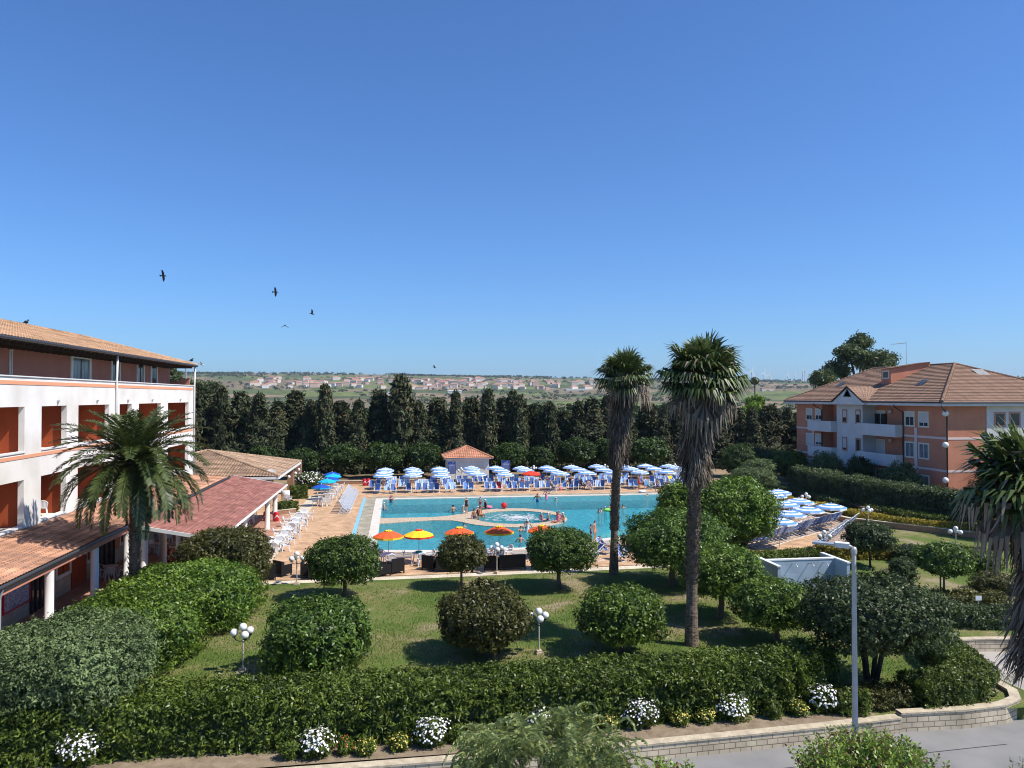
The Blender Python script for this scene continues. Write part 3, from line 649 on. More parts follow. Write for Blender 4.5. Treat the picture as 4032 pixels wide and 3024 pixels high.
# ------------------------------------------------------------------ hotel (left)
XF = -18.25
hotel = thing('hotel_block', 'white hotel wing with deep terracotta loggias and a tan tiled roof', 'building', (0, 0, 0))
Y0, Y1 = 20.0, 73.6
def yz(c, x, y, X): p = PX(*c(x, y), X); return p.y, p.z
ops = []   # loggia openings: (y0, y1)
pxs = [(-420, -215), (-190, 215), (363, 582), (683, 953), (1042, 1148), (1210, 1402), (1463, 1642)]
for xa, xb in pxs: ops.append((yz(cA, xa, 900, XF)[0], yz(cA, xb, 900, XF)[0]))
ops[0] = (24.5, 28.0); ops[1] = (32.6, ops[1][1])
zU = (yz(cA, 210, 1278, XF)[1], yz(cA, 210, 888, XF)[1]); zL = (yz(cB, 210, 375, XF)[1], yz(cA, 210, 1525, XF)[1])
zPT = yz(cA, 210, 630, XF)[1]
wall = MB()
TH = .28
def row(z0, z1, z_lo, z_hi):
    y = Y0
    for (a, b_) in ops:
        wall.box(XF - TH, XF, y, a, z_lo, z_hi)
        wall.box(XF - TH, XF, a, b_, z_lo, z0); wall.box(XF - TH, XF, a, b_, z1, z_hi); y = b_
    wall.box(XF - TH, XF, y, Y1, z_lo, z_hi)
zmid = (zL[1] + zU[0]) / 2
row(zL[0], zL[1], 3.9, zmid); row(zU[0], zU[1], zmid, zPT)
wall.box(XF - 14, XF - TH, Y1 - TH, Y1, 3.9, zPT)            # end wall
wall.build('wall', 'stucco_white', hotel)
mb = MB()
mb.box(XF - 14, XF - 2.0, Y0, Y1 - .5, 3.7, zU[1] + .5)
mb.build('loggia_back_wall', 'terracotta', hotel)
mb = MB()
for z in (zL[0] - .12, zU[0] - .12, zU[1] + .45): mb.box(XF - 2.0, XF - TH - .003, Y0, Y1 - .5, z - .2, z)
mb.build('loggia_slab', 'stucco_white', hotel)
for i, (a, b_) in enumerate(ops):
    if i and i < 6:
        mb = MB(); mb.box(XF - 1.99, XF - TH - .002, b_ + .25, b_ + .45, zL[0] - .1, zU[1] + .2); mb.build('party_wall', 'terracotta', hotel)
    for z in (zL[0], zU[0]):
        mb = MB(); mb.box(XF - TH - .03, XF + .05, a - .02, b_ + .02, z - .07, z + .003); mb.build('sill', 'white', hotel)
    for z in (zL[1], zU[1]):
        mb = MB(); ym = (a + b_) / 2 + .3; mb.box(XF, XF + .12, ym - .05, ym + .05, z + .22, z + .3); mb.box(XF + .02, XF + .08, ym - .03, ym + .03, z + .08, z + .22); mb.build('wall_light', 'metal', hotel)
# rails / ledges seen inside some loggias
a, b_ = ops[3]; mb = MB(); mb.box(XF - 1.98, XF - 1.9, a - .3, b_, zU[1] - .62, zU[1] - .52); mb.build('loggia_rail', 'white', hotel)
mb = MB(); mb.box(XF - 1.2, XF - 1.1, a + .1, a + .9, zU[0], zU[0] + .45); mb.build('loggia_screen', 'band', hotel)
mb = MB(); mb.box(XF - 1.99, XF - TH - .002, Y1 - .75, Y1 - .55, zL[0] - .1, zU[1] + .2); mb.build('party_wall', 'terracotta', hotel)
a, b_ = ops[6]; mb = MB(); mb.box(XF - 1.98, XF - 1.93, b_ - .95, b_ - .2, zU[0] + 1.0, zU[1] - .15); mb.build('loggia_window', 'glass2', hotel)
zb = yz(cA, 0, 1358, XF)[1]
for z, h_ in ((yz(cA, 0, 672, XF)[1], .19), (zb, .17)):
    mb = MB(); mb.box(XF, XF + .025, Y0, Y1 - .35, z - h_ / 2, z + h_ / 2); mb.build('painted_band', 'band', hotel)
mb = MB(); mb.box(XF - TH - .04, XF + .06, Y0, Y1 + .05, zPT + .002, zPT + .06); mb.box(XF - 14, XF - TH - .042, Y1 - TH - .04, Y1 + .05, zPT + .002, zPT + .06); mb.build('parapet_coping', 'white', hotel)
XT = -20.25; ztop = 14.3
mb = MB(); mb.box(XF - 13, XT, Y0, PX(669, 1480, XT).y, zPT - 1.2, 14.2); mb.build('top_storey_wall', 'terracotta_top', hotel)
def xwin(parent, X, c, xa, xb, ya, yb, d=1, fr='white', gl='glass', shut=0.0, fw=.13, sill=False, name='window', yref=None):
    """window on a wall x = X that faces d*x, given by the corners of its outer surround in the photo"""
    pa = PX(*c(xa, ya), X); pb = PX(*c(xb, ya), X); pm = PX(*c((xa + xb) / 2, (ya + yb) / 2), X)
    y0, y1 = sorted((pa.y, pb.y)); zt = PX(*c((xa + xb) / 2, ya), X).z; zb_ = PX(*c((xa + xb) / 2, yb), X).z
    return xwin_m(parent, X, y0, y1, zb_, zt, d, fr, gl, shut, fw, name)
def xwin_m(parent, X, y0, y1, z0, z1, d, fr, gl, shut, fw, name='window'):
    e = .07 * d; mb = MB()
    mb.box(X, X + e, y0, y0 + fw, z0, z1); mb.box(X, X + e, y1 - fw, y1, z0, z1); mb.box(X, X + e, y0 + fw, y1 - fw, z1 - fw, z1); mb.box(X, X + e * 1.4, y0 + fw, y1 - fw, z0, z0 + fw)
    f = mb.build(name, fr, parent)
    mb = MB(); mb.box(X, X + .02 * d, y0 + fw, y1 - fw, z0 + fw, z1 - fw); mb.build('pane', gl, f)
    ym = (y0 + y1) / 2; zb_ = z0 + fw; zs = z1 - fw - (z1 - z0 - 2 * fw) * shut
    mb = MB(); mb.box(X + .021 * d, X + .04 * d, ym - .035, ym + .035, zb_, zs)
    mb.build('mullion', 'wood' if fr != 'frame_tan' else 'greywhite', f)
    if shut:
        mb = MB(); mb.box(X + .022 * d, X + .05 * d, y0 + fw, y1 - fw, zs, z1 - fw); mb.build('roller_shutter', 'shutter', f)
    return f
xwin(hotel, XT, cA, 613, 790, 430, 720, 1, 'white', 'glass2', 0, .3)
for xa, xb, ya in ((965, 1045, 465), (1190, 1255, 497), (1310, 1368, 513)):
    xwin(hotel, XT, cA, xa, xb, ya, ya + 260, 1, 'white', 'glass', 0, .22)
xwin(hotel, XT, cA, 80, 100, 390, 640, 1, 'white', 'white', 0, .06, name='corner_pipe')
# roof
XE = -17.95; zE = PX(*cA(0, 262), XE).z; XR = -25.3; zR = PX(0, 1263, XR).z; YE = 73.3
t = MB()
roof_face(t, (XE, Y0, zE), (XE, YE, zE), (XR - XE, 0, zR - zE), 0, YE - 67.0, .3, .05, .42, .03)
roof_face(t, (XE, YE, zE), (2 * XR - XE, YE, zE), (0, 67.0 - YE, zR - zE), abs(XR - XE), abs(XR - XE), .3, .05, .42, .03)
ridge(t, (XR, Y0, zR + .02), (XR, 67, zR + .02)); ridge(t, (XE, YE, zE + .05), (XR, 67, zR + .03))
t.build('roof', 'tile_hotel', hotel)
mb = MB(); mb.add([(XE + .02, Y0, zE - .04), (XE + .02, YE, zE - .04), (XR, 67, zR - .1), (XR, Y0, zR - .1), (2 * XR - XE, YE, zE - .04)], [(3, 2, 1, 0), (1, 2, 4)])
mb.box(XT - .0, XE - .15, Y0, YE - .1, zE - .16, zE - .08); mb.box(XF - 12, XT, 70.2, YE - .1, zE - .16, zE - .08)
y = Y0
while y < YE - .3:
    mb.box(XT, XE - .18, y, y + .1, zE - .30, zE - .165); y += .75
mb.build('eave_soffit', 'wood', hotel)
mb = MB(); mb.tube([(XE + .07, Y0, zE - .06), (XE + .07, YE, zE - .06)], .085, 8); mb.tube([(XE, YE + .06, zE - .06), (XE - 9, YE + .06, zE - .06)], .085, 8); mb.build('gutter', 'gutter', hotel)
yp = PX(*cA(1003, 700), XF).y
for yy, z0 in ((yp, 4.2), (Y1 - .12, 3.2)):
    mb = MB(); mb.tube([(XF + .1, yy, z0), (XF + .1, yy, zPT + .1), (XF + .14, yy, zE - .1)], .075, 10); mb.build('downpipe', 'white', hotel, True)
p = PX(*cA(1618, 620), XT + .9); mb = MB(); mb.tube([(p.x, p.y, zPT - 1), (p.x, p.y, zE - .1)], .07, 8); mb.build('roof_post', 'metal', hotel)
mb = MB(); mb.add([(XF - TH - .06, Y1 - .02, zPT + .06), (XF - TH - .06, Y1 - .02, zPT + .75), (XF - 2.8, Y1 - .02, zPT + .06), (XF - TH - .06, Y1 - .2, zPT + .06), (XF - TH - .06, Y1 - .2, zPT + .75), (XF - 2.8, Y1 - .2, zPT + .06)], [(0, 2, 1), (3, 4, 5), (1, 2, 5, 4), (0, 1, 4, 3)]); mb.build('stepped_parapet', 'terracotta_top', hotel)
# ground floor behind the arcade
mb = MB(); mb.box(XF - .3, XF - .02, 22, 73.4, 0, .95); mb.build('stone_base', 'ashlar', hotel)
mb = MB(); mb.box(XF - .3, XF - .05, 22, 73.4, .95, 3.9); mb.build('ground_floor_wall', 'pink', hotel)
for xa, xb, dark in ((262, 385, 1), (860, 985, 1), (1180, 1265, 1)):
    y0 = PX(*cB(xa, 1000), XF).y; y1 = PX(*cB(xb, 1000), XF).y
    mb = MB(); mb.box(XF - .02, XF + .03, y0, y1, .03, 2.75); d = mb.build('entrance_door', 'glass', hotel)
    mb = MB()
    for k in range(4): yy = y0 + (y1 - y0) * k / 3; mb.box(XF + .03, XF + .08, yy - .05, yy + .05, .03, 2.8)
    mb.box(XF + .03, XF + .075, y0, y1, 2.1, 2.2); mb.build('door_frame', 'wood', d)
y0 = PX(*cB(620, 900), XF).y; y1 = PX(*cB(750, 900), XF).y
mb = MB(); mb.box(XF - .02, XF + .02, y0, y1, .03, 2.6); mb.build('red_door', 'terracotta', hotel)
for xa, xb in ((485, 620), (745, 795), (1040, 1085)):
    y0 = PX(*cB(xa, 800), XF).y; y1 = PX(*cB(xb, 800), XF).y
    xwin_m(hotel, XF - .05, y0, y1, 1.0, 2.75, 1, 'white', 'terracotta', 0, .2)
# ------------------------------------------------------------------ arcade roof in front of the hotel
XA = -14.6; zA = PX(*cB(0, 905), XA).z; zJ = PX(*cB(0, 480), XF).z
arc = thing('arcade_canopy', 'low weathered coppo tile canopy on white round columns along the hotel', 'arcade')
t = MB(); roof_face(t, (XA, 22, zA), (XA, 71, zA), (XF - XA + .05, 0, zJ - zA), 0, 2.5, .23, .05, .42, .03); t.build('roof', 'tile_arcade', arc)
mb = MB(); mb.box(XA - .3, XA - .05, 22, 71, zA - .42, zA - .1); mb.build('beam', 'pink', arc)
mb = MB(); mb.box(XF + .02, XA - .3, 22, 70.5, zA - .16, zA - .1); mb.build('ceiling', 'stucco_white', arc)
mb = MB(); mb.tube([(XA + .06, 22, zA - .05), (XA + .06, 71, zA - .05)], .08, 8); mb.build('gutter', 'gutter', arc)
for x in (425, 820, 1100):
    p = PX(*cB(x, 820), XA - .22); mb = MB(); mb.lathe([(.24, 0), (.24, .12), (.19, .14), (.185, zA - .42)], 16, (XA - .2, p.y, 0)); mb.build('column', 'stucco_white', arc, True)
for y in (29.0, 24.0, 52.5, 59.0, 65):
    mb = MB(); mb.lathe([(.24, 0), (.24, .12), (.19, .14), (.185, zA - .42)], 16, (XA - .2, y, 0)); mb.build('column', 'stucco_white', arc, True)
p = PX(*cB(12, 950), XA); mb = MB(); mb.tube([(XA + .05, p.y, zA - .1), (XA - .05, p.y, zA - .5), (XA - .05, p.y, 0)], .05, 8); mb.build('downpipe', 'metal', arc)
# notice board under the arcade
y0 = PX(*cB(28, 1000), XF).y; y1 = PX(*cB(248, 1000), XF).y; z0 = PX(*cB(130, 1085), XF).z; z1 = PX(*cB(130, 945), XF).z + .1
nb = thing('notice_board', 'long red framed map board on the wall under the arcade', 'notice board', (XF, (y0 + y1) / 2, z0))
yy = (y1 - y0) / 2; hh = z1 - z0
mapm = mat('printed_map', (.50, .52, .60), .4, c2=(.22, .25, .34), ns=9, lo=.45, hi=.56, det=8)
mb = MB(); mb.box(-.04, .03, -yy, yy, 0, hh); mb.build('panel', mapm, nb)
mb = MB(); mb.box(.0, .06, -yy - .08, -yy, -.08, hh + .08); mb.box(.0, .06, yy, yy + .08, -.08, hh + .08); mb.box(.0, .06, -yy, yy, -.08, 0); mb.box(.0, .06, -yy, yy, hh, hh + .08); mb.build('frame', 'redplastic', nb)
# ------------------------------------------------------------------ red pergola roof
XP = -10.0; pY0, pY1 = 46.0, 73.4; zP = PX(1130, 1907, XP).z; zQ = zA - .12
pg = thing('dining_pergola', 'red shingle roofed open dining shelter on white round pillars', 'shelter')
t = MB(); roof_face(t, (XP, pY0, zP), (XP, pY1, zP), (XA - XP - .1, 0, zQ - zP), 0, 0, 1.0, .012, .3, .012, seg=3); t.build('roof', 'tile_red', pg)
mb = MB(); mb.add([(XP, pY0, zP - .03), (XA - .1, pY0, zQ - .03), (XA - .1, pY1, zQ - .03), (XP, pY1, zP - .03)], [(0, 1, 2, 3)])
mb.build('ceiling', 'stucco_white', pg)
mb = MB()
for yy in (pY0, pY1): mb.beam((XP + .02, yy, zP - .06), (XA - .1, yy, zQ - .06), .07, .2)
mb.box(XP - .3, XP - .15, pY0, pY1, zP - .3, zP - .05); mb.build('fascia', 'white', pg)
mb = MB(); mb.tube([(XP + .06, pY0, zP - .03), (XP + .06, pY1, zP - .03)], .085, 8); mb.build('gutter', 'white', pg)
for yy in [G(*c4(1003, 978)).y, G(*c4(923, 1065)).y, 56.5, 50.5, 46.6]:
    mb = MB(); mb.lathe([(.26, .03), (.2, .1), (.2, zP - .3)], 16, (XP - .55, yy, 0)); mb.build('pillar', 'stucco_white', pg, True)
for xx in (-12.3, -14.2):
    mb = MB(); mb.lathe([(.26, .03), (.2, .1), (.2, 3.25)], 16, (xx, 46.7, 0)); mb.build('pillar', 'stucco_white', pg, True)
# ------------------------------------------------------------------ bar building with hip roof
bar = thing('bar_pavilion', 'brick bar pavilion under a faded brown hipped tile roof', 'building')
bx1, bx0, by0, by1 = -11.2, -28.5, 77.0, 94.5; ze = PX(1101, 1874, bx1).z; ax, ay = -19.8, 85.7; za = PY(837, 1774, ay).z
t = MB(); w_ = bx1 - bx0; d_ = by1 - by0
roof_face(t, (bx1, by0, ze), (bx1, by1, ze), (ax - bx1, 0, za - ze), d_ / 2, d_ / 2, .3, .05, .42, .03)
roof_face(t, (bx0, by0, ze), (bx1, by0, ze), (0, ay - by0, za - ze), w_ / 2, w_ / 2, .3, .06, .42, .05)
for cx_, cy_ in ((bx1, by0), (bx1, by1), (bx0, by0)): ridge(t, (cx_, cy_, ze + .06), (ax, ay, za + .05), .12)
t.build('roof', 'tile_bar', bar)
mb = MB(); mb.add([(bx1, by0, ze - .05), (bx1, by1, ze - .05), (bx0, by1, ze - .05), (bx0, by0, ze - .05), (ax, ay, za - .08)], [(0, 1, 4), (1, 2, 4), (2, 3, 4), (3, 0, 4)])
mb.build('ceiling', 'wood', bar)
mb = MB(); mb.box(bx1 - .06, bx1, by0, by1, ze - .28, ze - .02); mb.box(bx0, bx1 - .06, by0, by0 + .06, ze - .28, ze - .02); mb.build('fascia', 'white', bar)
for u, v in ((1139, 1946), (1177, 1917)):
    p = G(u, v); mb = MB(); mb.box(bx1 - .9, bx1 - .2, p.y - .35, p.y + .35, 0, ze - .03); mb.build('brick_pillar', 'brickw', bar)
mb = MB(); mb.box(bx0 + 1, bx1 - 3.0, by0 + 1, by1 - 1, 0, ze - .06); mb.build('wall', 'brickw', bar)
for k, (u, v) in enumerate((c4(1210, 490), c4(1282, 450), c4(1318, 412))):
    p = PX(u, v, bx1 - .1); mb = MB(); mb.ball((p.x, p.y, p.z), .17, 12, 8); mb.build('globe_light', 'globe', bar, True)
# satellite dish
p = PY(*c4(1017, 460), 79.0)
dsh = thing('satellite_dish', 'round white satellite dish on a thin pole behind the red roof', 'satellite dish', (p.x, p.y, 0))
mb = MB(); prof = [(.02, -.12)] + [(.54 * k / 6, -.12 + .13 * (k / 6) ** 2) for k in range(1, 7)]
mb.lathe(prof, 24); mb.lathe([(r_, z_ - .02) for r_, z_ in prof], 24); d = mb.build('reflector', 'white', dsh, True, (0, -.05, p.z)); d.rotation_euler = (R(68), 0, R(10))
mb = MB(); mb.tube([(0, 0, 0), (0, 0, p.z)], .035, 8); mb.tube([(0, 0, p.z), (0, -.1, p.z)], .06, 8); mb.build('pole', 'metal', dsh)
mb = MB(); mb.tube([(0, -.1, p.z - .45), (.0, -.55, p.z - .08)], .02, 6); mb.ball((0, -.56, p.z - .05), .06, 8, 6); mb.build('feed_arm', 'metal', dsh)
# ------------------------------------------------------------------ pink apartment block (right)
XB = 53.9; pb_c = PX(*c8(1545, 1000), XB); BY0 = pb_c.y; BY1 = PX(*c8(232, 900), XB).y
apt = thing('apartment_block', 'salmon apartment block with white balconies and a brown hipped roof', 'building')
def by(x, y=900): return PX(*c8(x, y), XB).y
def bz(x, y): return PX(*c8(x, y), XB).z
zTop = bz(1540, 765)
sB = [bz(1540, 1055), bz(1540, 1340)]; st = sB[0] - sB[1]
XB1 = XB + 17.5
yLa, yLb = by(455), by(597); yRa, yRb = by(823), by(1165)   # loggia spans (far edge, near edge)
wl = MB()
wl.box(XB, XB + .3, yLa, BY1, 0, zTop); wl.box(XB, XB + .3, BY0, yRb, 0, zTop)
wl.box(XB + 1.5, XB + 1.8, yRb, yLa, 0, zTop)                       # back of the loggias
for y_ in (yLa, yRb): wl.box(XB + .3, XB + 1.5, y_ - (0 if y_ == yLa else .25), y_ + (.25 if y_ == yLa else 0), 0, zTop)
wl.box(XB + .3, XB1, BY0, BY0 + .3, 0, zTop); wl.box(XB + .3, XB1, BY1 - .3, BY1, 0, zTop); wl.box(XB1 - .3, XB1, BY0 + .3, BY1 - .3, 0, zTop)
wl.build('wall', 'pink', apt)
mb = MB(); mb.box(XB - .25, XB + 1.5, yRa, yLb, .0, zTop); mb.build('central_bay', 'greywhite', apt)
p0 = PY(*c8(1883, 900), BY0); mb = MB(); mb.box(p0.x, p0.x + 5.5, BY0 - .06, BY0, 3.2, zTop); mb.build('pale_panel', 'greywhite', apt)
for z in sB: 
    for a, b_ in ((BY0, yRb), (yLa, BY1)):
        mb = MB(); mb.box(XB - .03, XB, a, b_, z - .11, z + .11); mb.build('string_course', 'pinkband', apt)
    mb = MB(); mb.box(XB - .03, XB1, BY0 - .03, BY0, z - .11, z + .11); mb.build('string_course', 'pinkband', apt)
for x in (1272, 378): 
    y_ = by(x, 1000); mb = MB(); mb.box(XB - .05, XB - .031, y_ - .22, y_ + .22, 0, sB[0] + (.9 if x > 1000 else .9)); mb.build('pilaster', 'pinkband', apt)
for fl, z in enumerate(sB):
    for a, b_, ext in ((yLb, by(388), .0), (yRb, yRa, .0)):
        mb = MB(); pz = z + .25; y0, y1 = min(a, b_), max(a, b_)
        mb.box(XB - 1.0, XB - .85, y0, y1, z - .1, z + 1.12); mb.box(XB - .85, XB, y0, y0 + .15, z - .1, z + 1.12); mb.box(XB - .85, XB + .0, y1 - .15, y1, z - .1, z + 1.12)
        mb.build('balcony', 'greywhite', apt)
        mb = MB(); mb.box(XB - .98, XB + 1.5, y0 + .02, y1 - .02, z - .22, z - .102); mb.build('balcony_slab', 'pinkband', apt)
def bwin(xa, xb, ya, yb, sh, fr='frame_tan', gl='glass', X=None, fw=.16, nm='window'):
    return xwin(apt, XB if X is None else X, c8, xa, xb, ya, yb, -1, fr, gl, sh, fw, name=nm)
for xa, xb, ya, yb, sh in ((315, 372, 790, 897, .6), (395, 455, 792, 897, .6), (315, 372, 1005, 1113, .97), (395, 455, 1010, 1115, .8), (315, 372, 1222, 1330, .97),
                           (1175, 1263, 815, 950, .35), (1293, 1386, 818, 958, .75), (1177, 1263, 1080, 1222, .0), (1295, 1388, 1092, 1235, .0), (1300, 1390, 1370, 1510, .0)):
    bwin(xa, xb, ya, yb, sh, gl='glass2' if sh == 0 else 'glass')
for xa, xb, ya, yb, sh in ((630, 672, 800, 920, .6), (745, 790, 803, 927, .3), (630, 673, 1040, 1160, .85), (747, 792, 1050, 1173, 0)):
    bwin(xa, xb, ya, yb, sh, 'frame_pink', 'glass', XB - .25, .17)
for xa, xb, ya, yb, sh in ((925, 1005, 808, 1010, .1), (925, 1005, 1058, 1260, .85), (925, 1005, 1310, 1480, 0)):
    xwin(apt, XB + 1.5, c8, xa, xb, ya, yb, -1, 'frame_tan', 'glass', sh, .16, name='balcony_door')
y_ = PX(*c8(965, 870), XB + 1.5).y
for s_ in (-1, 1):
    mb = MB(); mb.box(XB + 1.3, XB + 1.42, y_ + s_ * .85 - .3, y_ + s_ * .85 + .3, sB[0] + .05, sB[0] + 2.2); mb.build('open_shutter', 'wood', apt)
for x, y in ((520, 800), (1055, 820), (520, 1028), (1057, 1068)):
    p = PX(*c8(x, y), XB + 1.45); mb = MB(); mb.ball((p.x - .1, p.y, p.z), .26, 12, 8); mb.build('globe_light', 'pinkband', apt, True)
for y in (837, 1110, 1418):
    p = PX(*c8(1528, y), XB - .3); mb = MB(); mb.ball(p, .30, 12, 8); mb.tube([p, (XB, p.y, p.z)], .06, 6); mb.build('globe_light', 'globe', apt, True)
p0 = PY(*c8(1950, 825), BY0 - .06); p1 = PY(*c8(2010, 955), BY0 - .06); mb = MB(); mb.box(p0.x, p0.x + 1.3, BY0 - .1, BY0 - .061, p1.z, p0.z); f = mb.build('window', 'frame_pink', apt); mb = MB(); mb.box(p0.x + .18, p0.x + 1.12, BY0 - .12, BY0 - .101, p1.z + .18, p0.z - .18); mb.build('pane', 'glass', f)
p0 = PY(*c8(2080, 822), BY0 - .06); mb = MB(); mb.box(p0.x, p0.x + 1.3, BY0 - .1, BY0 - .061, p1.z, p0.z); f = mb.build('window', 'frame_pink', apt); mb = MB(); mb.box(p0.x + .18, p0.x + 1.12, BY0 - .12, BY0 - .101, p1.z + .18, p0.z - .18); mb.build('pane', 'glass', f)
ov = 1.15; zEb = bz(1560, 748) + .1; XRb = 62.6; zRb = PX(*c8(1610, 405), XRb).z; yr0 = PX(*c8(1610, 405), XRb).y; yr1 = PX(*c8(900, 445), XRb).y
ex0, ex1, ey0, ey1 = XB - ov, 2 * XRb - XB + ov, BY0 - .75, BY1 + ov
t = MB()
roof_face(t, (ex0, ey1, zEb), (ex0, ey0, zEb), (XRb - ex0, 0, zRb - zEb), ey1 - yr1, yr0 - ey0, .3, .035, .42, .06)
roof_face(t, (ex0, ey0, zEb), (ex1, ey0, zEb), (0, yr0 - ey0, zRb - zEb), XRb - ex0, ex1 - XRb, .3, .035, .42, .045)
roof_face(t, (ex1, ey0, zEb), (ex1, ey1, zEb), (XRb - ex1, 0, zRb - zEb), yr0 - ey0, ey1 - yr1, .3, .035, .42, .045)
roof_face(t, (ex1, ey1, zEb), (ex0, ey1, zEb), (0, yr1 - ey1, zRb - zEb), ex1 - XRb, XRb - ex0, .3, .035, .42, .045)
ridge(t, (ex0, ey0, zEb + .08), (XRb, yr0, zRb + .06), .17); ridge(t, (ex0, ey1, zEb + .06), (XRb, yr1, zRb + .05), .13); ridge(t, (XRb, yr0, zRb + .05), (XRb, yr1, zRb + .05), .13); ridge(t, (ex1, ey0, zEb + .06), (XRb, yr0, zRb + .05), .13)
roof = t.build('roof', 'tile_block', apt)
mb = MB(); mb.box(ex0, ex1, ey0, ey1, zEb - .38, zEb - .03); mb.build('eave', 'greywhite', apt)
mb = MB(); mb.tube([(ex0 - .05, ey0 - .05, zEb - .02), (ex0 - .05, ey1, zEb - .02)], .09, 8); mb.tube([(ex0 - .05, ey0 - .06, zEb - .02), (ex1, ey0 - .06, zEb - .02)], .09, 8); mb.build('gutter', 'gutter', apt)
for x, xt in ((457, 380), (1165, 1078), (1545, 1575)):
    y_ = by(x, 1000) if x < 1500 else BY0 - .08; yt = PX(*c8(xt, 750), ex0).y if x < 1500 else ey0
    mb = MB(); mb.tube([(ex0, yt, zEb - .3), (ex0 + .05, yt, zEb - .55), (XB - .1, y_, zEb - 1.1), (XB - .1, y_, .1)], .075, 8); mb.build('downpipe', 'gutter', apt, True)
# gable over the central bay
def slope_z(x): return zEb + (x - ex0) / (XRb - ex0) * (zRb - zEb)
ga, gb = PX(*c8(540, 737), ex0 - .35).y, PX(*c8(815, 742), ex0 - .35).y; gm_ = (ga + gb) / 2; gz = PX(*c8(677, 607), ex0 - .35).z
xg = ex0 + (gz - zEb) / (zRb - zEb) * (XRb - ex0); x0 = ex0 - .35
mb = MB(); mb.add([(x0, ga, zEb - .36), (x0, gb, zEb - .36), (x0, gb, zEb - .1), (x0, gm_, gz - .1), (x0, ga, zEb - .1), (x0 + .6, ga, zEb - .36), (x0 + .6, gb, zEb - .36), (x0 + .6, gb, zEb - .1), (x0 + .6, gm_, gz - .1), (x0 + .6, ga, zEb - .1)], [(4, 3, 2, 1, 0), (0, 1, 6, 5), (1, 2, 7, 6), (4, 0, 5, 9)])
g_ = mb.build('gable', 'greywhite', apt)
h1 = .42; mb = MB(); zc_ = zEb + (gz - zEb) * .33; mb.add([(x0 - .03, gm_ + .8, zc_), (x0 - .03, gm_ - .8, zc_), (x0 - .03, gm_, zc_ + .95)], [(0, 2, 1), (0, 1, 2)]); mb.build('gable_vent', 'frame_pink', g_)
mb = MB(); mb.add([(x0 - .04, gm_ + .5, zc_ + .1), (x0 - .04, gm_ - .5, zc_ + .1), (x0 - .04, gm_, zc_ + .72)], [(0, 2, 1), (0, 1, 2)]); mb.build('vent_opening', 'glass', g_)
t = MB()
for s_, yy in ((1, ga + .15), (-1, gb - .15)):
    e0 = Vector((x0 - .12, yy, zEb - .02)); r0_ = Vector((x0 - .12, gm_, gz)); r1_ = Vector((xg, gm_, gz)); e1 = Vector((ex0 + .1, yy, zEb + .02))
    n_ = 16; vs = []
    for i in range(n_ + 1):
        f_ = i / n_
        for j in range(9): a_ = e0.lerp(r0_, j / 8); b2 = e1.lerp(r1_, j / 8); vs.append(a_.lerp(b2, f_) + Vector((0, 0, .05 * (i % 2) + .03)))
    fs_ = [(i * 9 + j, i * 9 + j + 1, (i + 1) * 9 + j + 1, (i + 1) * 9 + j) for i in range(n_) for j in range(8)]
    t.add(vs, fs_, 0, [[(vs[k].x, vs[k].z * 1.5) for k in f_] for f_ in fs_])
t.build('gable_roof', 'tile_block', apt)
mb = MB()
for yy in (ga, gb): mb.beam((x0 - .06, yy, zEb - .05), (x0 - .06, gm_, gz + .05), .1, .16)
mb.build('verge_board', 'wood', apt)
# dormer
da, db = PX(*c8(970, 520), XRb - 5.2).y, PX(*c8(1052, 520), XRb - 5.2).y
xd = XRb - 5.2; zd0 = slope_z(xd) - .1; zd1 = zd0 + 2.05
mb = MB(); mb.add([(xd, da, zd0), (xd, db, zd0), (xd, db, zd1 - .1), (xd, da, zd1 - .1), (XRb - .1, da, zRb - .3), (XRb - .1, db, zRb - .3), (XRb - .1, db, zRb + .38), (XRb - .1, da, zRb + .38)], [(3, 2, 1, 0), (1, 2, 6, 5), (0, 4, 7, 3), (4, 5, 6, 7)])
d = mb.build('dormer', 'pink', apt)
mb = MB(); roof_face(mb, (xd - .25, da + .25, zd1 - .12), (xd - .25, db - .25, zd1 - .12), (XRb + .2 - xd, 0, zRb + .5 - zd1), 0, 0, .3, .035, .42, .03); mb.build('dormer_roof', 'tile_block', d)
ym = (da + db) / 2; mb = MB(); mb.box(xd - .05, xd, ym - .62, ym + .62, zd0 + .75, zd0 + 1.75); mb.build('dormer_window', 'frame_tan', d); mb = MB(); mb.box(xd - .08, xd - .051, ym - .46, ym + .46, zd0 + .9, zd0 + 1.6); mb.build('dormer_pane', 'glass', d)
for x, y in ((617, 595), (1325, 580)):
    pt = None
    for k in range(60):
        xx = ex0 + k * .15; q = PX(*c8(x, y), xx)
        if q.z <= slope_z(xx) + .1: pt = q; 
        if q.z <= slope_z(xx): break
    mb = MB(); sl_ = (zRb - zEb) / (XRb - ex0); mb.add([(pt.x - .5, pt.y - .55, pt.z - .5 * sl_ + .12), (pt.x + .5, pt.y - .55, pt.z + .5 * sl_ + .3), (pt.x + .5, pt.y + .55, pt.z + .5 * sl_ + .3), (pt.x - .5, pt.y + .55, pt.z - .5 * sl_ + .12)], [(0, 3, 2, 1), (0, 1, 2, 3)]); mb.build('skylight', 'glass2', apt)
p = PX(*c8(1845, 535), XRb + 1); mb = MB()
yq = ey0 + (p.z - zEb) / (zRb - zEb) * (yr0 - ey0)
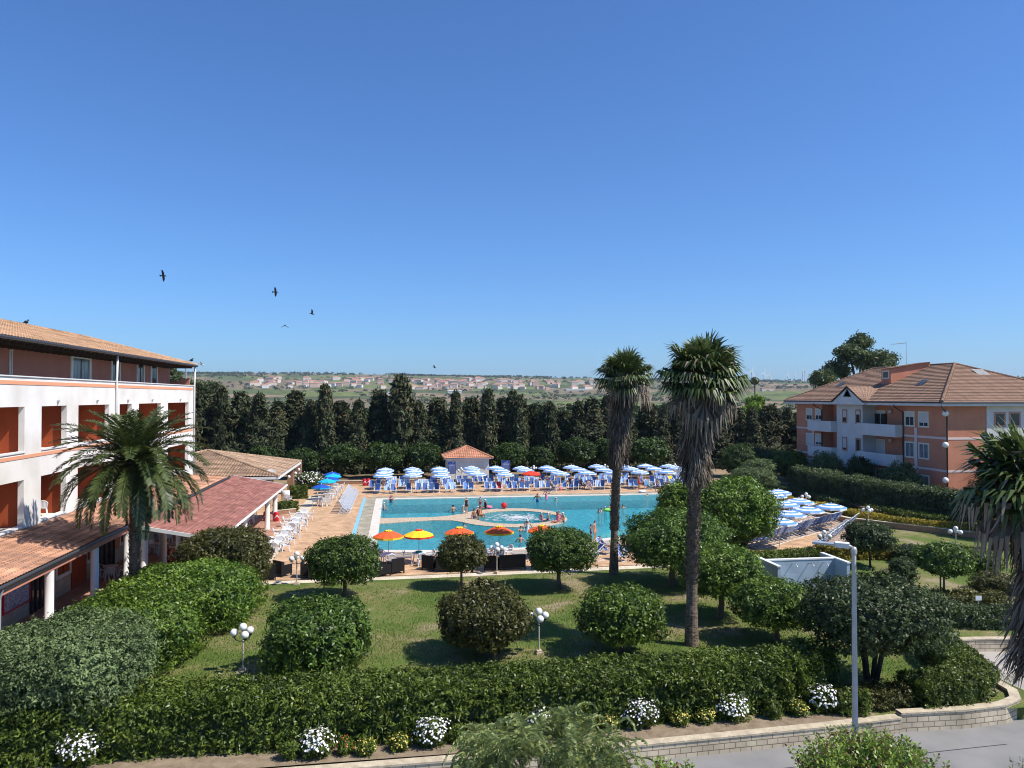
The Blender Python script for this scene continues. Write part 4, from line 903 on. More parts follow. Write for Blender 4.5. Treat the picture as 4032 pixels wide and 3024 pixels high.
q = PY(*c8(1850, 537), yr0 - 3.0); qz = zEb + (q.y - ey0) / (yr0 - ey0) * (zRb - zEb); mb.add([(q.x - .7, q.y - .8, qz - .35), (q.x + .7, q.y - .8, qz - .35), (q.x + .7, q.y + .8, qz + .55), (q.x - .7, q.y + .8, qz + .55)], [(0, 1, 2, 3), (3, 2, 1, 0)]); mb.build('roof_light', 'shutter', apt)
q = PX(*c8(1187, 420), XRb + .3); mb = MB(); mb.tube([(q.x, q.y, zRb - .2), (q.x, q.y, zRb + 3.2)], .035, 6); mb.tube([(q.x, q.y, zRb + 3.0), (q.x - .2, q.y + 2.6, zRb + 3.0)], .03, 6)
for k in range(6): mb.tube([(q.x - .35 - .02 * k, q.y + .5 + .4 * k, zRb + 3.0), (q.x + .35 - .02 * k, q.y + .5 + .4 * k, zRb + 3.0)], .015, 5)
mb.build('aerial', 'metal', apt)
# ------------------------------------------------------------------ pool house, signs, low wall
hx0, hx1, hy0 = PY(*c5(1003, 400), 100.2).x, PY(*c5(1453, 400), 100.2).x, 100.2; hy1 = hy0 + 5.2; hz = PY(*c5(1200, 285), hy0).z
ph = thing('pool_house', 'small white pool hut with an orange pyramid tile roof', 'building')
mb = MB(); mb.box(hx0, hx1, hy0, hy1, 0, hz); mb.build('wall', 'stucco_white', ph)
pd0, pd1 = PY(*c5(1320, 400), hy0).x, PY(*c5(1393, 400), hy0).x; mb = MB(); mb.box(pd0, pd1, hy0 - .05, hy0, .05, PY(*c5(1350, 322), hy0).z); mb.build('door', 'frame_tan', ph)
t = MB(); o_ = .5; zc_ = (hx0 + hx1) / 2; za_ = PY(*c5(1190, 155), (hy0 + hy1) / 2).z; W_ = hx1 - hx0 + 2 * o_; D_ = hy1 - hy0 + 2 * o_
ex, ey = hx0 - o_, hy0 - o_; rl = max(0, W_ - D_) / 2; rise = za_ - hz
roof_face(t, (ex, ey, hz), (ex + W_, ey, hz), (0, D_ / 2, rise), W_ / 2, W_ / 2, .28, .05, .4, .03); roof_face(t, (ex, ey + D_, hz), (ex, ey, hz), (W_ / 2, 0, rise), D_ / 2, D_ / 2, .28, .05, .4, .03)
roof_face(t, (ex + W_, ey, hz), (ex + W_, ey + D_, hz), (-W_ / 2, 0, rise), D_ / 2, D_ / 2, .28, .05, .4, .03)
for a_, b_ in ((ex, ey), (ex + W_, ey), (ex, ey + D_)): ridge(t, (a_, b_, hz + .05), (ex + W_ / 2, ey + D_ / 2, za_ + .04), .12)
t.build('roof', 'tile_house', ph)
mb = MB(); mb.box(ex + .02, ex + W_ - .02, ey + .02, ey + D_ - .02, hz - .12, hz - .01); mb.build('eave', 'pinkband', ph)
for k, (xa, xb, ya, yb, lab) in enumerate(((1005, 1090, 325, 457, 'blue swimming rules board in front of the white pool hut'), (1592, 1680, 313, 440, 'blue swimming rules board standing to the right of the pool hut'))):
    p0 = PY(*c5(xa, ya), 98.3); p1 = PY(*c5(xb, yb), 98.3); w_ = (p1.x - p0.x) / 2; h_ = p0.z - p1.z
    t = thing('pool_sign', lab, 'sign', ((p0.x + p1.x) / 2, 98.3, 0), 0, 'pool rules signs')
    mb = MB(); mb.box(-w_, w_, -.02, .02, p1.z, p0.z); mb.build('board', 'blue_sign', t)
    mb = MB()
    for s_ in (-1, 1): mb.box(s_ * w_ - .03 - (0 if s_ < 0 else .0), s_ * w_ + .03, .021, .07, 0, p0.z + .02)
    mb.build('post', 'metal', t)
    mb = MB(); zz = p0.z - .16 * h_
    mb.add([(-.20, -.03, zz), (.02, -.03, zz + .14), (.10, -.03, zz + .1), (.2, -.03, zz + .02), (.05, -.03, zz + .03)], [(0, 4, 3, 2, 1), (0, 1, 2, 3, 4)]); mb.ball((.14, -.03, zz + .13), .045, 8, 6, (1, .2, 1))
    mb.box(-.24, .24, -.03, -.021, zz - .08, zz - .05); mb.build('swimmer_emblem', 'signwhite', t)
    mb = MB(); r_ = random.Random(3)
    for i in range(11):
        z_ = zz - .2 - i * h_ * .062; x_ = -w_ * .82
        while x_ < w_ * .75:
            l_ = r_.uniform(.04, .14); mb.box(x_, min(x_ + l_, w_ * .85), -.026, -.021, z_, z_ + (.035 if i in (0, 1) else .018)); x_ += l_ + .03
    mb.build('lettering', 'signwhite', t)
wall_along('planter_wall', 'low brown brick wall behind the rows of blue deckchairs', [(-9, 98.6), (15, 98.6), (38, 98.4)], .35, 0, .42, m='brickw', cap='pale_paver')
wall_along('terrace_edge_wall', 'low brick retaining wall on the far side of the right sun terrace', [(30.5, 92.5), (35.5, 80), (37.5, 70), (38.3, 66), (38.9, 62), (45, 53.5)], .35, 0, .45, m='brickw', cap='pale_paver')
# ------------------------------------------------------------------ tiled shower wall
shm = brickmat('grey_blue_shower_tile', (.36, .44, .52), (.32, .40, .485), (.42, .49, .55), .9, .45, .008, plane='S', noise=.15, rough=.4, bump=.1, spec=.4, off=0)
sh = thing('shower_wall', 'three sided grey tiled open air shower screen with white coping', 'shower')
sx0, sx1, sy = 19.85, 23.75, 39.2; sz = 2.12
mb = MB(); mb.box(sx0, sx1, sy, sy + .18, 0, sz); mb.build('back_wall', shm, sh)
mb = MB(); mb.box(sx0 - .18, sx0, sy - 1.5, sy + 1.25, 0, sz); mb.build('wing_wall', shm, sh)
mb = MB(); mb.box(sx1, sx1 + .18, sy - 1.2, sy + 1.4, 0, sz); mb.build('wing_wall', shm, sh)
for x0_, x1_, y0_, y1_ in ((sx0, sx1, sy - .03, sy + .21), (sx0 - .22, sx0 - .002, sy - 1.54, sy + 1.28), (sx1 + .002, sx1 + .22, sy - 1.24, sy + 1.44)):
    mb = MB(); mb.box(x0_, x1_, y0_, y1_, sz + .002, sz + .07); mb.build('coping', 'white', sh)
for k, x in enumerate((605, 785, 940)):
    u, v = 2900 + x / 2.765, 1900 + 865 / 2.765; p = PY(u, v, sy)
    mb = MB(); mb.tube([(p.x, sy, sz - .18), (p.x + .02, sy - .38, sz - .14), (p.x + .05, sy - .42, sz - .22)], .018, 8); mb.lathe([(.02, 0), (.055, -.04), (.05, -.05), (.001, -.05)], 12, (p.x + .05, sy - .42, sz - .21)); mb.build('shower_head', 'metal', sh)
    mb = MB(); mb.tube([(p.x - .05, sy, 1.0), (p.x - .05, sy - .1, 1.0)], .035, 8); mb.tube([(p.x - .05, sy - .1, 1.0), (p.x + .05, sy - .12, 1.03)], .015, 6); mb.build('tap', 'metal', sh)
# ------------------------------------------------------------------ street lamp at the kerb
p = G(*c7(1555, 1290), 7.1)
k_ = 21.5; base = G(3364, 2900, -.5); zc = 21.0
d_ = ray(3362, 2172); tt = zc / (d_.dot(FW)); top = EYE + d_ * tt
sl_ = thing('street_lamp', 'tall grey street lamp with a flat box head beside the road', 'street lamp', (top.x, top.y, -.5))
hz_ = top.z + .5
mb = MB(); mb.lathe([(.16, 0), (.15, .05), (.085, .06), (.083, 1), (.058, hz_)], 16); mb.build('pole', 'galv', sl_, True)
mb = MB(); mb.lathe([(.08, 0), (.085, .1), (.06, .18), (.0, .2)], 12, (0, 0, hz_ - .06)); mb.tube([(0, 0, hz_ + .08), (-.12, .05, hz_ + .16), (-.25, .1, hz_ + .17)], .04, 8); mb.build('bracket', 'metal', sl_, True)
mb = MB(); ax_ = Vector((-.86, .5, .03)).normalized(); a0 = Vector((-.1, .05, hz_ + .16)); mb.beam(a0, a0 + ax_ * .36, .27, .13, 0); hd = mb.build('lamp_head', 'white', sl_)
mb = MB(); mb.beam(a0 + ax_ * .361, a0 + ax_ * .95, .26, .05, 0); mb.build('light_panel', 'metal', sl_)
# ------------------------------------------------------------------ globe lamps
def make_lamp():
    t = thing('globe_lamp', 'four globe garden lamp', 'lamp', (0, 0, 0), 0, 'white globe garden lamps')
    mb = MB(); mb.box(-.16, .16, -.16, .16, 0, .09); mb.box(-.115, .115, -.115, .115, .09, .17); mb.build('base', 'stonecap', t)
    mb = MB(); mb.lathe([(.032, .17), (.03, 1.3), (.024, 1.32), (.024, 1.66)], 10); mb.lathe([(.05, 1.22), (.05, 1.28)], 10); mb.build('pole', 'lamp_pole', t, True)
    for k in range(3):
        a = 2 * pi * k / 3 + .3; x, y = cos(a), sin(a)
        mb = MB(); mb.tube([(0, 0, 1.25), (x * .15, y * .15, 1.24), (x * .29, y * .29, 1.30), (x * .36, y * .36, 1.40)], .018, 6); mb.lathe([(.07, 1.40), (.075, 1.44), (.06, 1.45)], 10, (x * .36, y * .36, 0)); arm = mb.build('arm', 'black', t)
        mb = MB(); mb.ball((x * .36, y * .36, 1.58), .155, 18, 12); mb.build('globe', 'globe', arm, True)
    mb = MB(); mb.ball((0, 0, 1.81), .155, 18, 12); mb.build('globe', 'globe', t, True)
    return Stock(t)
lamp = make_lamp()
def atz(c, x, y, z): u, v = c(x, y); return G(u, v, z)
for p, rz, lab in [(atz(c9, 155, 1515, 0), .6, 'globe lamp on the lawn in front of the dense rounded laurel bush'), (atz(c9, 742, 562, 0), 1.5, 'globe lamp at the path edge beside the black armchairs'),
                   (atz(c10, 985, 442, 0), 2.3, 'globe lamp at the path edge in front of the black sofa'), (atz(c10, 1443, 1312, 0), .2, 'globe lamp touching the bronze leaved round tree on the lawn'),
                   (atz(c7, 1230, 1095, 1.81), .9, 'globe lamp on the sun terrace behind the shower screen'), (atz(c7, 447, 520, 1.81), .4, 'globe lamp rising behind the bright green double crowned tree'),
                   (atz(c7, 1708, 825, 1.81), 2.0, 'globe lamp standing between the dark hedges beyond the sun terrace'), (G(3763, 2080, 1.81), .5, 'globe lamp behind the golden hedge near the drooping fan palm'),
                   (atz(c5, 1150, 392, 1.9), .9, 'globe lamp against the white wall of the pool hut'), (atz(c5, 1940, 370, 1.9), .1, 'globe lamp among parasols near the blue rules board'),
                   (atz(c6, 780, 355, 1.9), 1.2, 'globe lamp among parasols in front of the broad round tree'), (atz(c6, 1543, 350, 1.9), .5, 'globe lamp at the far end of the parasol rows'),
                   (atz(c7, 1035, 668, 1.9), .5, 'shaded globe lamp behind the terrace parasols by the golden hedge')]:
    lamp.put((p.x, p.y, 0), rz, lab)
# ------------------------------------------------------------------ parasols
def parasol(name, label, cols, r, z_rim, z_top, group, panels=10, val=.14, pole='white', crown=None):
    t = thing(name, label, 'parasol', (0, 0, 0), 0, group)
    mb = MB(); k_ = len(cols) - 1
    prof = [(r * (1 - i / k_) if i < k_ else .03, z_rim + (z_top - z_rim) * (1 - (1 - i / k_) ** 1.5)) for i in range(k_ + 1)]
    rings = []
    for i, (rr, zz) in enumerate(prof):
        ring = []
        for s in range(panels * 2):
            a = 2 * pi * s / (panels * 2); m = rr * (1 if s % 2 == 0 else cos(pi / panels) * .985); sag = (-.0 if s % 2 == 0 else .018 * rr / r)
            ring.append((m * cos(a), m * sin(a), zz - sag))
        rings.append(ring)
    val_ring = [(x * 1.005, y * 1.005, z - val * (1 if s % 2 == 0 else .8)) for s, (x, y, z) in enumerate(rings[0])]
    vs = val_ring + [p for rg in rings for p in rg]; n_ = panels * 2
    for i in range(k_ + 1):
        fs = [(i * n_ + s, i * n_ + (s + 1) % n_, (i + 1) * n_ + (s + 1) % n_, (i + 1) * n_ + s) for s in range(n_)]
        o = len(mb.v)
        if i == 0: mb.v += vs; base = o
        for f in fs: mb.f.append([base + q for q in f]); mb.m.append(i)
    mb.build('canopy', cols, t)
    mb = MB(); mb.tube([(0, 0, 0), (0, 0, z_top + .06)], .022, 8); mb.lathe([(.05, z_top + .01), (.03, z_top + .07), (.001, z_top + .1)], 8); mb.build('pole', pole, t)
    mb = MB()
    for s in range(panels):
        a = 2 * pi * s / panels; mb.tube([(.03 * cos(a), .03 * sin(a), z_rim - .12 + (z_top - z_rim) * .2), (r * .5 * cos(a), r * .5 * sin(a), z_rim + (z_top - z_rim) * .55)], .006, 4)
    mb.build('ribs', 'metal', t)
    if crown:
        mb = MB()
        for s in range(8):
            a = 2 * pi * s / 8; mb.ball((.17 * cos(a), .17 * sin(a), z_top - .01), .085, 8, 6, (1, 1, .7))
        mb.build('vent_frill', crown, t, True)
    return Stock(t)
par = parasol('striped_parasol', 'blue and white striped parasol', ['umb_white', 'umb_blue', 'umb_white', 'umb_blue', 'umb_white', 'umb_blue'], 1.12, 1.90, 2.22, 'striped parasols beyond the pool')
COLX = []
rowz = {0: (89.4, 'front'), 1: (93.2, 'middle'), 2: (97.0, 'back')}
for i in range(12):
    u = [1508, 1628, 1740, 1874, 1984, None, 2201, 2308, 2411, 2520, 2621, 2709][i]
    x = PY(u, 1860, 89.4).x if u else PY(2092, 1860, 89.4).x; COLX.append(x)
    for r_ in range(3):
        if i == 5 and r_ == 0: continue
        par.put((x + random.uniform(-.15, .15) + .06 * r_, rowz[r_][0] + random.uniform(-.2, .2), random.uniform(-.05, .05)), random.random(), f'striped parasol heading the {nth(i)} column from the white walled end, {rowz[r_][1]} row' if 0 else f'blue white parasol, {nth(i)} along the {rowz[r_][1]} row beyond the pool', 'striped parasols beyond the pool')
red = parasol('red_parasol', 'plain red parasol among the striped ones beyond the pool', ['umb_red'] * 4, 1.12, 1.9, 2.25, 'plain coloured parasols').put((COLX[5], 89.5, 0))
big = [((730, 652), 'striped parasol at the far end of the sun terrace by the clipped hedge'), ((672, 685), 'striped parasol partly behind the bright tree, second deepest on the terrace'), ((955, 748), 'striped parasol beside the golden hedge on the sun terrace'),
       ((800, 782), 'striped parasol above the middle chair row edge, half behind the bright tree'), ((1055, 842), 'striped parasol over the rear deckchair row of the sun terrace'), ((850, 885), 'striped parasol nearest the front deckchair row on the sun terrace'),
       ((1305, 808), 'striped parasol standing alone against the dark hedge'), ((745, 968), 'striped parasol mostly hidden by the bright tree on the terrace')]
for (x, y), lab in big:
    p = atz(c7, x, y, 2.0); par.put((p.x, p.y, 0), random.random(), lab, 'striped parasols on the side terrace', (1.12, 1.12, 1.0))
oy = ['umb_yellow', 'umb_orange', 'umb_orange', 'umb_orange', 'umb_orange']; yo = ['umb_red', 'umb_yellow', 'umb_yellow', 'umb_yellow', 'umb_yellow']
op = parasol('poolside_parasol', 'orange', oy, 1.0, 1.88, 2.22, 'orange and yellow parasols by the pool', 10, .13, 'metal', 'umb_yellow')
yp_ = parasol('poolside_parasol', 'yellow parasol with red rim and red frill by the pool', yo, 1.0, 1.88, 2.22, 'orange and yellow parasols by the pool', 10, .13, 'metal', 'umb_red')
TB = []
for k, (x, y, lab) in enumerate([(357, 1112, 'orange parasol with yellow rim nearest the corner of the pool'), (690, 1102, None), (1130, 1075, 'orange parasol with yellow frill behind the small olive tree'), (1562, 1064, 'orange parasol with yellow rim over the table beside the black sofa'), (2030, 1052, 'orange parasol rising behind the round laurel tree by the pool')]):
    p = atz(c5, x, y, 2.02); TB.append(p)
    if lab: op.put((p.x, p.y, 0), k, lab)
    else: yp_.put((p.x, p.y, 0), k)
cy = parasol('cyan_parasol', 'c', ['umb_cyan'] * 4, .95, 1.95, 2.25, 'blue parasols over the cafe tables', 8, .12, 'white'); nv = parasol('cobalt_parasol', 'n', ['umb_cyan', 'umb_navy', 'umb_navy', 'umb_navy'], .95, 1.9, 2.2, 'blue parasols over the cafe tables', 8, .12, 'white')
for k, (x, y, m_, lab) in enumerate([(1562, 588, nv, 'cobalt blue parasol nearest the stack of striped deckchairs'), (1625, 532, cy, 'turquoise parasol, the lower of two over the cafe tables'), (1670, 506, nv, 'cobalt parasol squeezed between the two turquoise parasols'), (1690, 476, cy, 'turquoise parasol, the upper of two over the cafe tables'), (1680, 450, nv, 'cobalt parasol with pale top farthest along the cafe tables')]):
    p = atz(c4, x, y, 2.05); m_.put((p.x, p.y, 0), k, lab)
# ------------------------------------------------------------------ deckchairs
def make_deck(sling, nm):
    t = thing('deckchair', nm, 'deckchair', (0, 0, 0), 0, 'deckchairs')
    fr = MB()
    for s in (-.29, .29):
        fr.beam((s, -.55, .36), (s, .42, 1.08), .035, .035)                       # back rail
        fr.beam((s * .9, .50, .02), (s * .9, -.60, .40), .03, .03)                # seat rail
        fr.beam((s, -.42, .02), (s, .12, .80), .03, .03)                          # front strut
        fr.beam((s * 1.06, -.45, .60), (s * 1.06, .20, .66), .05, .02)            # armrest
        fr.beam((s, -.5, .015), (s, .52, .015), .03, .03)
    for a in ((.50, .02), (-.60, .40), (-.42, .02)): fr.beam((-.29, a[0], a[1]), (.29, a[0], a[1]), .03, .03)
    fr.beam((-.29, .42, 1.08), (.29, .42, 1.08), .035, .035)
    fr.build('frame', 'white', t)
    pts = [(-.58, .42), (-.40, .37), (-.2, .35), (-.02, .40), (.12, .58), (.26, .82), (.41, 1.08)]
    mb = MB()
    for (y0, z0), (y1, z1) in zip(pts, pts[1:]): mb.add([(-.25, y0, z0), (.25, y0, z0), (.25, y1, z1), (-.25, y1, z1)], [(0, 1, 2, 3)])
    mb.build('sling', sling, t); return Stock(t)
DK = [make_deck('sling_dark', 'dark blue deckchair'), make_deck('sling_blue', 'blue deckchair'), make_deck('sling_stripe', 'striped blue white deckchair'), make_deck('sling_pale', 'pale blue deckchair')]
DN = ['navy', 'blue', 'striped', 'pale blue']
cnt = {0: 0, 1: 0, 2: 0}
for r_, (ry_, rn) in rowz.items():
    y_ = ry_ - .55
    xs_ = []
    for i in range(12):
        for o_ in (-1.32, -.62, .55, 1.25):
            if random.random() < (.88 if r_ == 0 else .78): xs_.append(COLX[i] + o_ + random.uniform(-.08, .08))
    for x in sorted(xs_):
        k = random.choices([0, 1, 2, 3], [4, 3, 2, 2])[0]; far = x > 14
        if far and random.random() < .12: continue
        DK[k].put((x, y_ + random.uniform(-.2, .2), 0), random.uniform(-.12, .12) - (.25 if far else 0), f'{DN[k]} deckchair, {nth(cnt[r_])} from the red bins in the {rn} row beyond the pool', 'deckchairs in rows beyond the pool'); cnt[r_] += 1
# stack of striped chairs on the left
p0 = atz(c4, 1800, 890, 0); p1 = atz(c4, 1895, 690, 0)
for i in range(14):
    q = p0.lerp(p1, i / 13); DK[2].put((q.x + .1, q.y, 0), R(90), f'striped deckchair, {nth(i)} along the row parked by the blue line', 'deckchairs parked in a row by the blue line', (.85, 1.12, 1.12))
def chair_row(a, b, n_, rz, nm, grp, mix, jit=.0, sc=1.12):
    for i in range(n_):
        q = a.lerp(b, i / (n_ - 1)); k = random.choices([0, 1, 2, 3], mix)[0]
        DK[k].put((q.x + random.uniform(-jit, jit), q.y + random.uniform(-jit, jit), 0), rz + random.uniform(-.06, .06), f'{DN[k]} deckchair, {nth(i)} along the {nm}', grp, sc)
chair_row(atz(c7, 470, 1270, 0), atz(c7, 1370, 1010, 0), 24, R(-144), 'front row on the side terrace', 'deckchairs in the front row on the side terrace', [3, 3, 2, 1], .06)
chair_row(atz(c7, 740, 1010, 0), atz(c7, 1090, 925, 0), 10, R(-144), 'rear row under the terrace parasols', 'deckchairs in the rear row on the side terrace', [3, 3, 1, 1], .06)
chair_row(atz(c7, 1230, 1280, 0), atz(c7, 1540, 1040, 0), 13, R(-135), 'tight row beside the dark round tree', 'deckchairs parked tightly beside the dark tree', [1, 2, 4, 1], .03)
for k, (x, y, rz, lab) in enumerate([(760, 1330, .9, 'navy deckchair beside the near palm trunk with a person lying in it'), (690, 1400, -1.2, 'deckchair by the lawn path left of the palm trunk'), (950, 1400, .5, 'deckchair by the lawn path right of the palm trunk')]):
    p = atz(c6, x, y, 0); DK[0].put((p.x, p.y, 0), rz, lab, 'deckchairs near the palm')
gch = make_deck('c_teal', 'green deckchair turned sideways at the pool edge'); p = atz(c6, 1260, 625, 0); gch.put((p.x, p.y, 0), 1.1, None, 'odd coloured deckchairs', 1.05)
ych = make_deck('umb_yellow', 'yellow deckchair among the blue ones at the end of the rows'); p = atz(c6, 1505, 590, 0); ych.put((p.x, p.y, 0), .2, None, 'odd coloured deckchairs', 1.1)
rch = make_deck('c_red', 'red deckchair in the front row beyond the pool'); p = atz(c5, 1560, 650, 0); rch.put((p.x, p.y, 0), 0, None, 'odd coloured deckchairs')
# ------------------------------------------------------------------ plastic chairs and tables
def make_chair():
    t = thing('plastic_chair', 'white plastic armchair', 'chair', (0, 0, 0), 0, 'white plastic chairs')
    mb = MB(); mb.box(-.22, .22, -.22, .22, .42, .45); mb.build('seat', 'plastic', t)
    mb = MB()
    for i in range(8):
        a0 = -.24 + .06 * i; top = .86 - .10 * ((a0 + .03) / .24) ** 2
        mb.add([(a0, .22, .47), (a0 + .045, .22, .47), (a0 + .045, .31, top), (a0, .31, top), (a0, .245, .47), (a0 + .045, .245, .47), (a0 + .045, .335, top), (a0, .335, top)], [(0, 1, 2, 3), (7, 6, 5, 4), (0, 3, 7, 4), (1, 5, 6, 2), (3, 2, 6, 7)])
    mb.tube([(-.25, .32, .76), (-.13, .33, .855), (0, .335, .88), (.13, .33, .855), (.25, .32, .76)], .022, 6)
    mb.build('backrest', 'plastic', t)
    for sx in (-1, 1):
        for sy in (-1, 1):
            mb = MB(); mb.beam((sx * .21, sy * .2, .43), (sx * .26, sy * .27, 0), .055, .05); mb.build('leg', 'plastic', t)
        mb = MB(); mb.tube([(sx * .24, -.22, .43), (sx * .27, -.22, .62), (sx * .27, -.10, .66), (sx * .27, .18, .67), (sx * .25, .31, .74)], .022, 6); mb.build('armrest', 'plastic', t)
    return Stock(t)
def make_table():
    t = thing('plastic_table', 'round white plastic table', 'table', (0, 0, 0), 0, 'white plastic tables')
    mb = MB(); mb.lathe([(.001, .68), (.43, .68), (.45, .69), (.46, .715), (.45, .72), (.001, .72)], 20); mb.build('tabletop', 'plastic', t)
    for k in range(4):
        a = pi / 4 + k * pi / 2; mb = MB(); mb.beam((.3 * cos(a), .3 * sin(a), .68), (.38 * cos(a), .38 * sin(a), 0), .06, .05); mb.build('leg', 'plastic', t)
    return Stock(t)
CH = make_chair(); TBL = make_table(); NCH = 0
def table_set(p, lab, angs, chl, grp, d=.72):
    TBL.put((p.x, p.y, .012), random.random(), lab, 'white round plastic tables ' + grp)
    for i, a in enumerate(angs):
        a += random.uniform(-.2, .2); x, y = p.x + d * cos(a), p.y + d * sin(a)
        CH.put((x, y, .012), a - pi / 2, f'white plastic armchair, {nth(i)} around {chl}', 'white plastic chairs ' + grp)
for k, (x, y) in enumerate([(1060, 1310), (1125, 1238), (1190, 1165), (1262, 1085), (1285, 1032), (1345, 968)]):
    p = atz(c4, x, y, 0); table_set(p, f'white plastic table, {nth(k)} in the row running from the bronze bush along the terrace', [3.3, .1, -1.5, 1.5][:4], f'the {nth(k)} table of the terrace row', 'in the terrace row')
for k, (x, y) in enumerate([(1575, 805), (1628, 745), (1660, 705), (1690, 668), (1715, 636)]):
    p = atz(c4, x, y, 0); table_set(p, f'white plastic table, {nth(k)} in the row under the blue parasols', [3.3, .1, -1.4], f'the {nth(k)} table under the blue parasols', 'under the blue parasols')
for k, p in enumerate(TB):
    if k == 0: a_ = [2.2, .2, -1.5]
    elif k == 1: a_ = [3.2, .3, -1.4]
    elif k == 3: a_ = [.5, 3.3, -1.8]
    else: a_ = [1, 3]
    o = ['corner parasol', 'yellow parasol', 'parasol behind the olive tree', 'parasol by the black sofa', 'parasol behind the laurel tree'][k]
    table_set(p, 'white plastic table under the ' + o, a_, 'the table of the ' + o, 'by the pool')
pb = TB[1]; mb = MB(); mb.lathe([(.001, 0), (.2, .0), (.26, .05), (.2, .1), (.13, .06), (.001, .05)], 14); tag(mb.build('inflatable_ring', 'c_teal', None, True, (pb.x, pb.y, .735)), 'blue inflatable ring lying on the table under the yellow parasol', 'swim ring')
for k, (x, y, lab) in enumerate([(960, 830, 'plastic table under the arcade beside a white column'), (1410, 620, 'plastic table under the pergola by the bronze bush')]):
    p = atz(cB, x, y, 0); table_set(p, lab, [2.6, .3, -1.4], 'the ' + lab[8:], 'under the roofs')
for k, (x, y) in enumerate([(1190, 690), (1350, 620), (1390, 545), (1460, 530)]):
    p = atz(cB, x, y, 0); CH.put((p.x, p.y, .03), k * 1.3, f'white plastic armchair in the pergola shade, {nth(k)} from the phoenix palm', 'white plastic chairs under the pergola')
for k, (x, y) in enumerate([(860, 1000), (840, 960), (880, 940), (870, 890), (800, 1030)]):
    p = atz(c4, x, y, 0); CH.put((p.x - .5, p.y, .03), k * 1.1, f'white plastic chair between the pergola pillars, {nth(k)} from the bronze bush', 'white plastic chairs under the pergola')
for k in range(4):
    p = G(1137, 1992); CH.put((p.x - .3 + .08 * k, p.y + .3, .012 + .09 * k), 2.9, f'white plastic chair in the nested pile by the planters, {nth(k)} from the ground', 'nested white plastic chairs')
for k, (i, f, z) in enumerate([(2, .35, zL[0]), (1, .55, zL[0]), (2, .7, zL[0])]):
    a, b_ = ops[i]; CH.put((XF - .85, a + (b_ - a) * f, z - .12), 1.6 + k, f'white plastic armchair inside the lower hotel loggias, {nth(k)} of three', 'white plastic chairs in the loggias')
# ------------------------------------------------------------------ rattan seats
def make_rattan(w_, nm, label, grp):
    t = thing(nm, label, 'sofa' if w_ > .8 else 'armchair', (0, 0, 0), 0, grp); h = w_ / 2
    mb = MB(); mb.box(-h + .08, h - .08, -.32, .28, .22, .40); mb.build('seat', 'rattan', t)
    mb = MB(); mb.box(-h, h, .28, .36, .12, .86); mb.build('backrest', 'rattan', t)
    for s in (-1, 1):
        mb = MB(); mb.box(s * h, s * (h - .08), -.36, .279, .12, .64); mb.build('armrest', 'rattan', t)
        for yy in (-.33, .30): mb = MB(); mb.box(s * h, s * (h - .06), yy, yy + .06, 0, .119); mb.build('leg', 'rattan', t)
    return Stock(t)
AR = make_rattan(.78, 'rattan_armchair', 'black rattan armchair', 'black rattan armchairs along the lawn path'); SF = make_rattan(1.55, 'rattan_sofa', 'black rattan sofa', 'black rattan sofas along the lawn path')
for c, x, y, rz, lab in [(c4, 985, 1605, 3.3, 'black rattan armchair beside the bright laurel bush'), (c4, 1140, 1565, 2.35, 'black rattan armchair with its arm towards the bronze bush'), (c4, 1420, 1580, 1.5, 'black rattan armchair behind the globe lamp'), (c5, 295, 1560, 2.0, 'black rattan armchair half behind the round laurel tree'),
                         (c5, 435, 1535, 3.6, 'black rattan armchair in front of the first pool table'), (c5, 815, 1500, 2.6, 'black rattan armchair in front of the yellow parasol'), (c5, 1480, 1500, 2.9, 'black rattan armchair between olive tree and lamp')]:
    p = atz(c, x, y, 0); AR.put((p.x, p.y, .012), rz, lab, None, 1.1)
for c, x, y, rz, lab in [(c5, 1025, 1530, 3.1, 'black rattan sofa behind the olive tree trunk'), (c5, 1705, 1505, 3.2, 'black rattan sofa beside the globe lamp'), (c4, 1580, 1612, 3.1, 'black rattan sofa behind the round laurel tree trunk')]:
    p = atz(c, x, y, 0); SF.put((p.x, p.y + .35, .012), rz, lab, None, 1.1)
# ------------------------------------------------------------------ red bins
def make_bin():
    t = thing('drinks_bin', 'red bin', 'bin', (0, 0, 0), 0, 'red drinks can shaped bins')
    mb = MB(); mb.lathe([(.001, 0), (.2, 0), (.235, .05), (.235, .66), (.2, .72), (.001, .72)], 16); b = mb.build('body', 'redplastic', t, True)
    mb = MB(); mb.lathe([(.215, .72), (.215, .80), (.15, .86), (.001, .88)], 16); mb.build('lid', 'redplastic', t, True)
    mb = MB()
    for i in range(14):
        a0, a1 = -2.6 + i * .16, -2.6 + (i + 1) * .16
        f = lambda a: .38 + .10 * sin(a * 3)
        mb.add([(.238 * cos(a0), .238 * sin(a0), f(a0)), (.238 * cos(a1), .238 * sin(a1), f(a1)), (.238 * cos(a1), .238 * sin(a1), f(a1) + .1), (.238 * cos(a0), .238 * sin(a0), f(a0) + .1)], [(0, 1, 2, 3)])
    mb.build('wave_mark', 'signwhite', t); return Stock(t)
BN = make_bin()
for c, x, y, lab in [(c4, 1070, 978, 'red bin standing beside the white pergola pillar'), (c4, 960, 975, 'red bin behind the white pergola pillar'), (c4, 2032, 588, 'red bin of the far pair, the one nearer the cafe tables'), (c4, 2075, 586, 'red bin of the far pair, the one nearer the deckchairs'), (cB, 1490, 690, 'red bin in the pergola shade beside the bronze bush')]:
    p = atz(c, x, y, 0); BN.put((p.x, p.y, .012), random.random() * .5, lab)
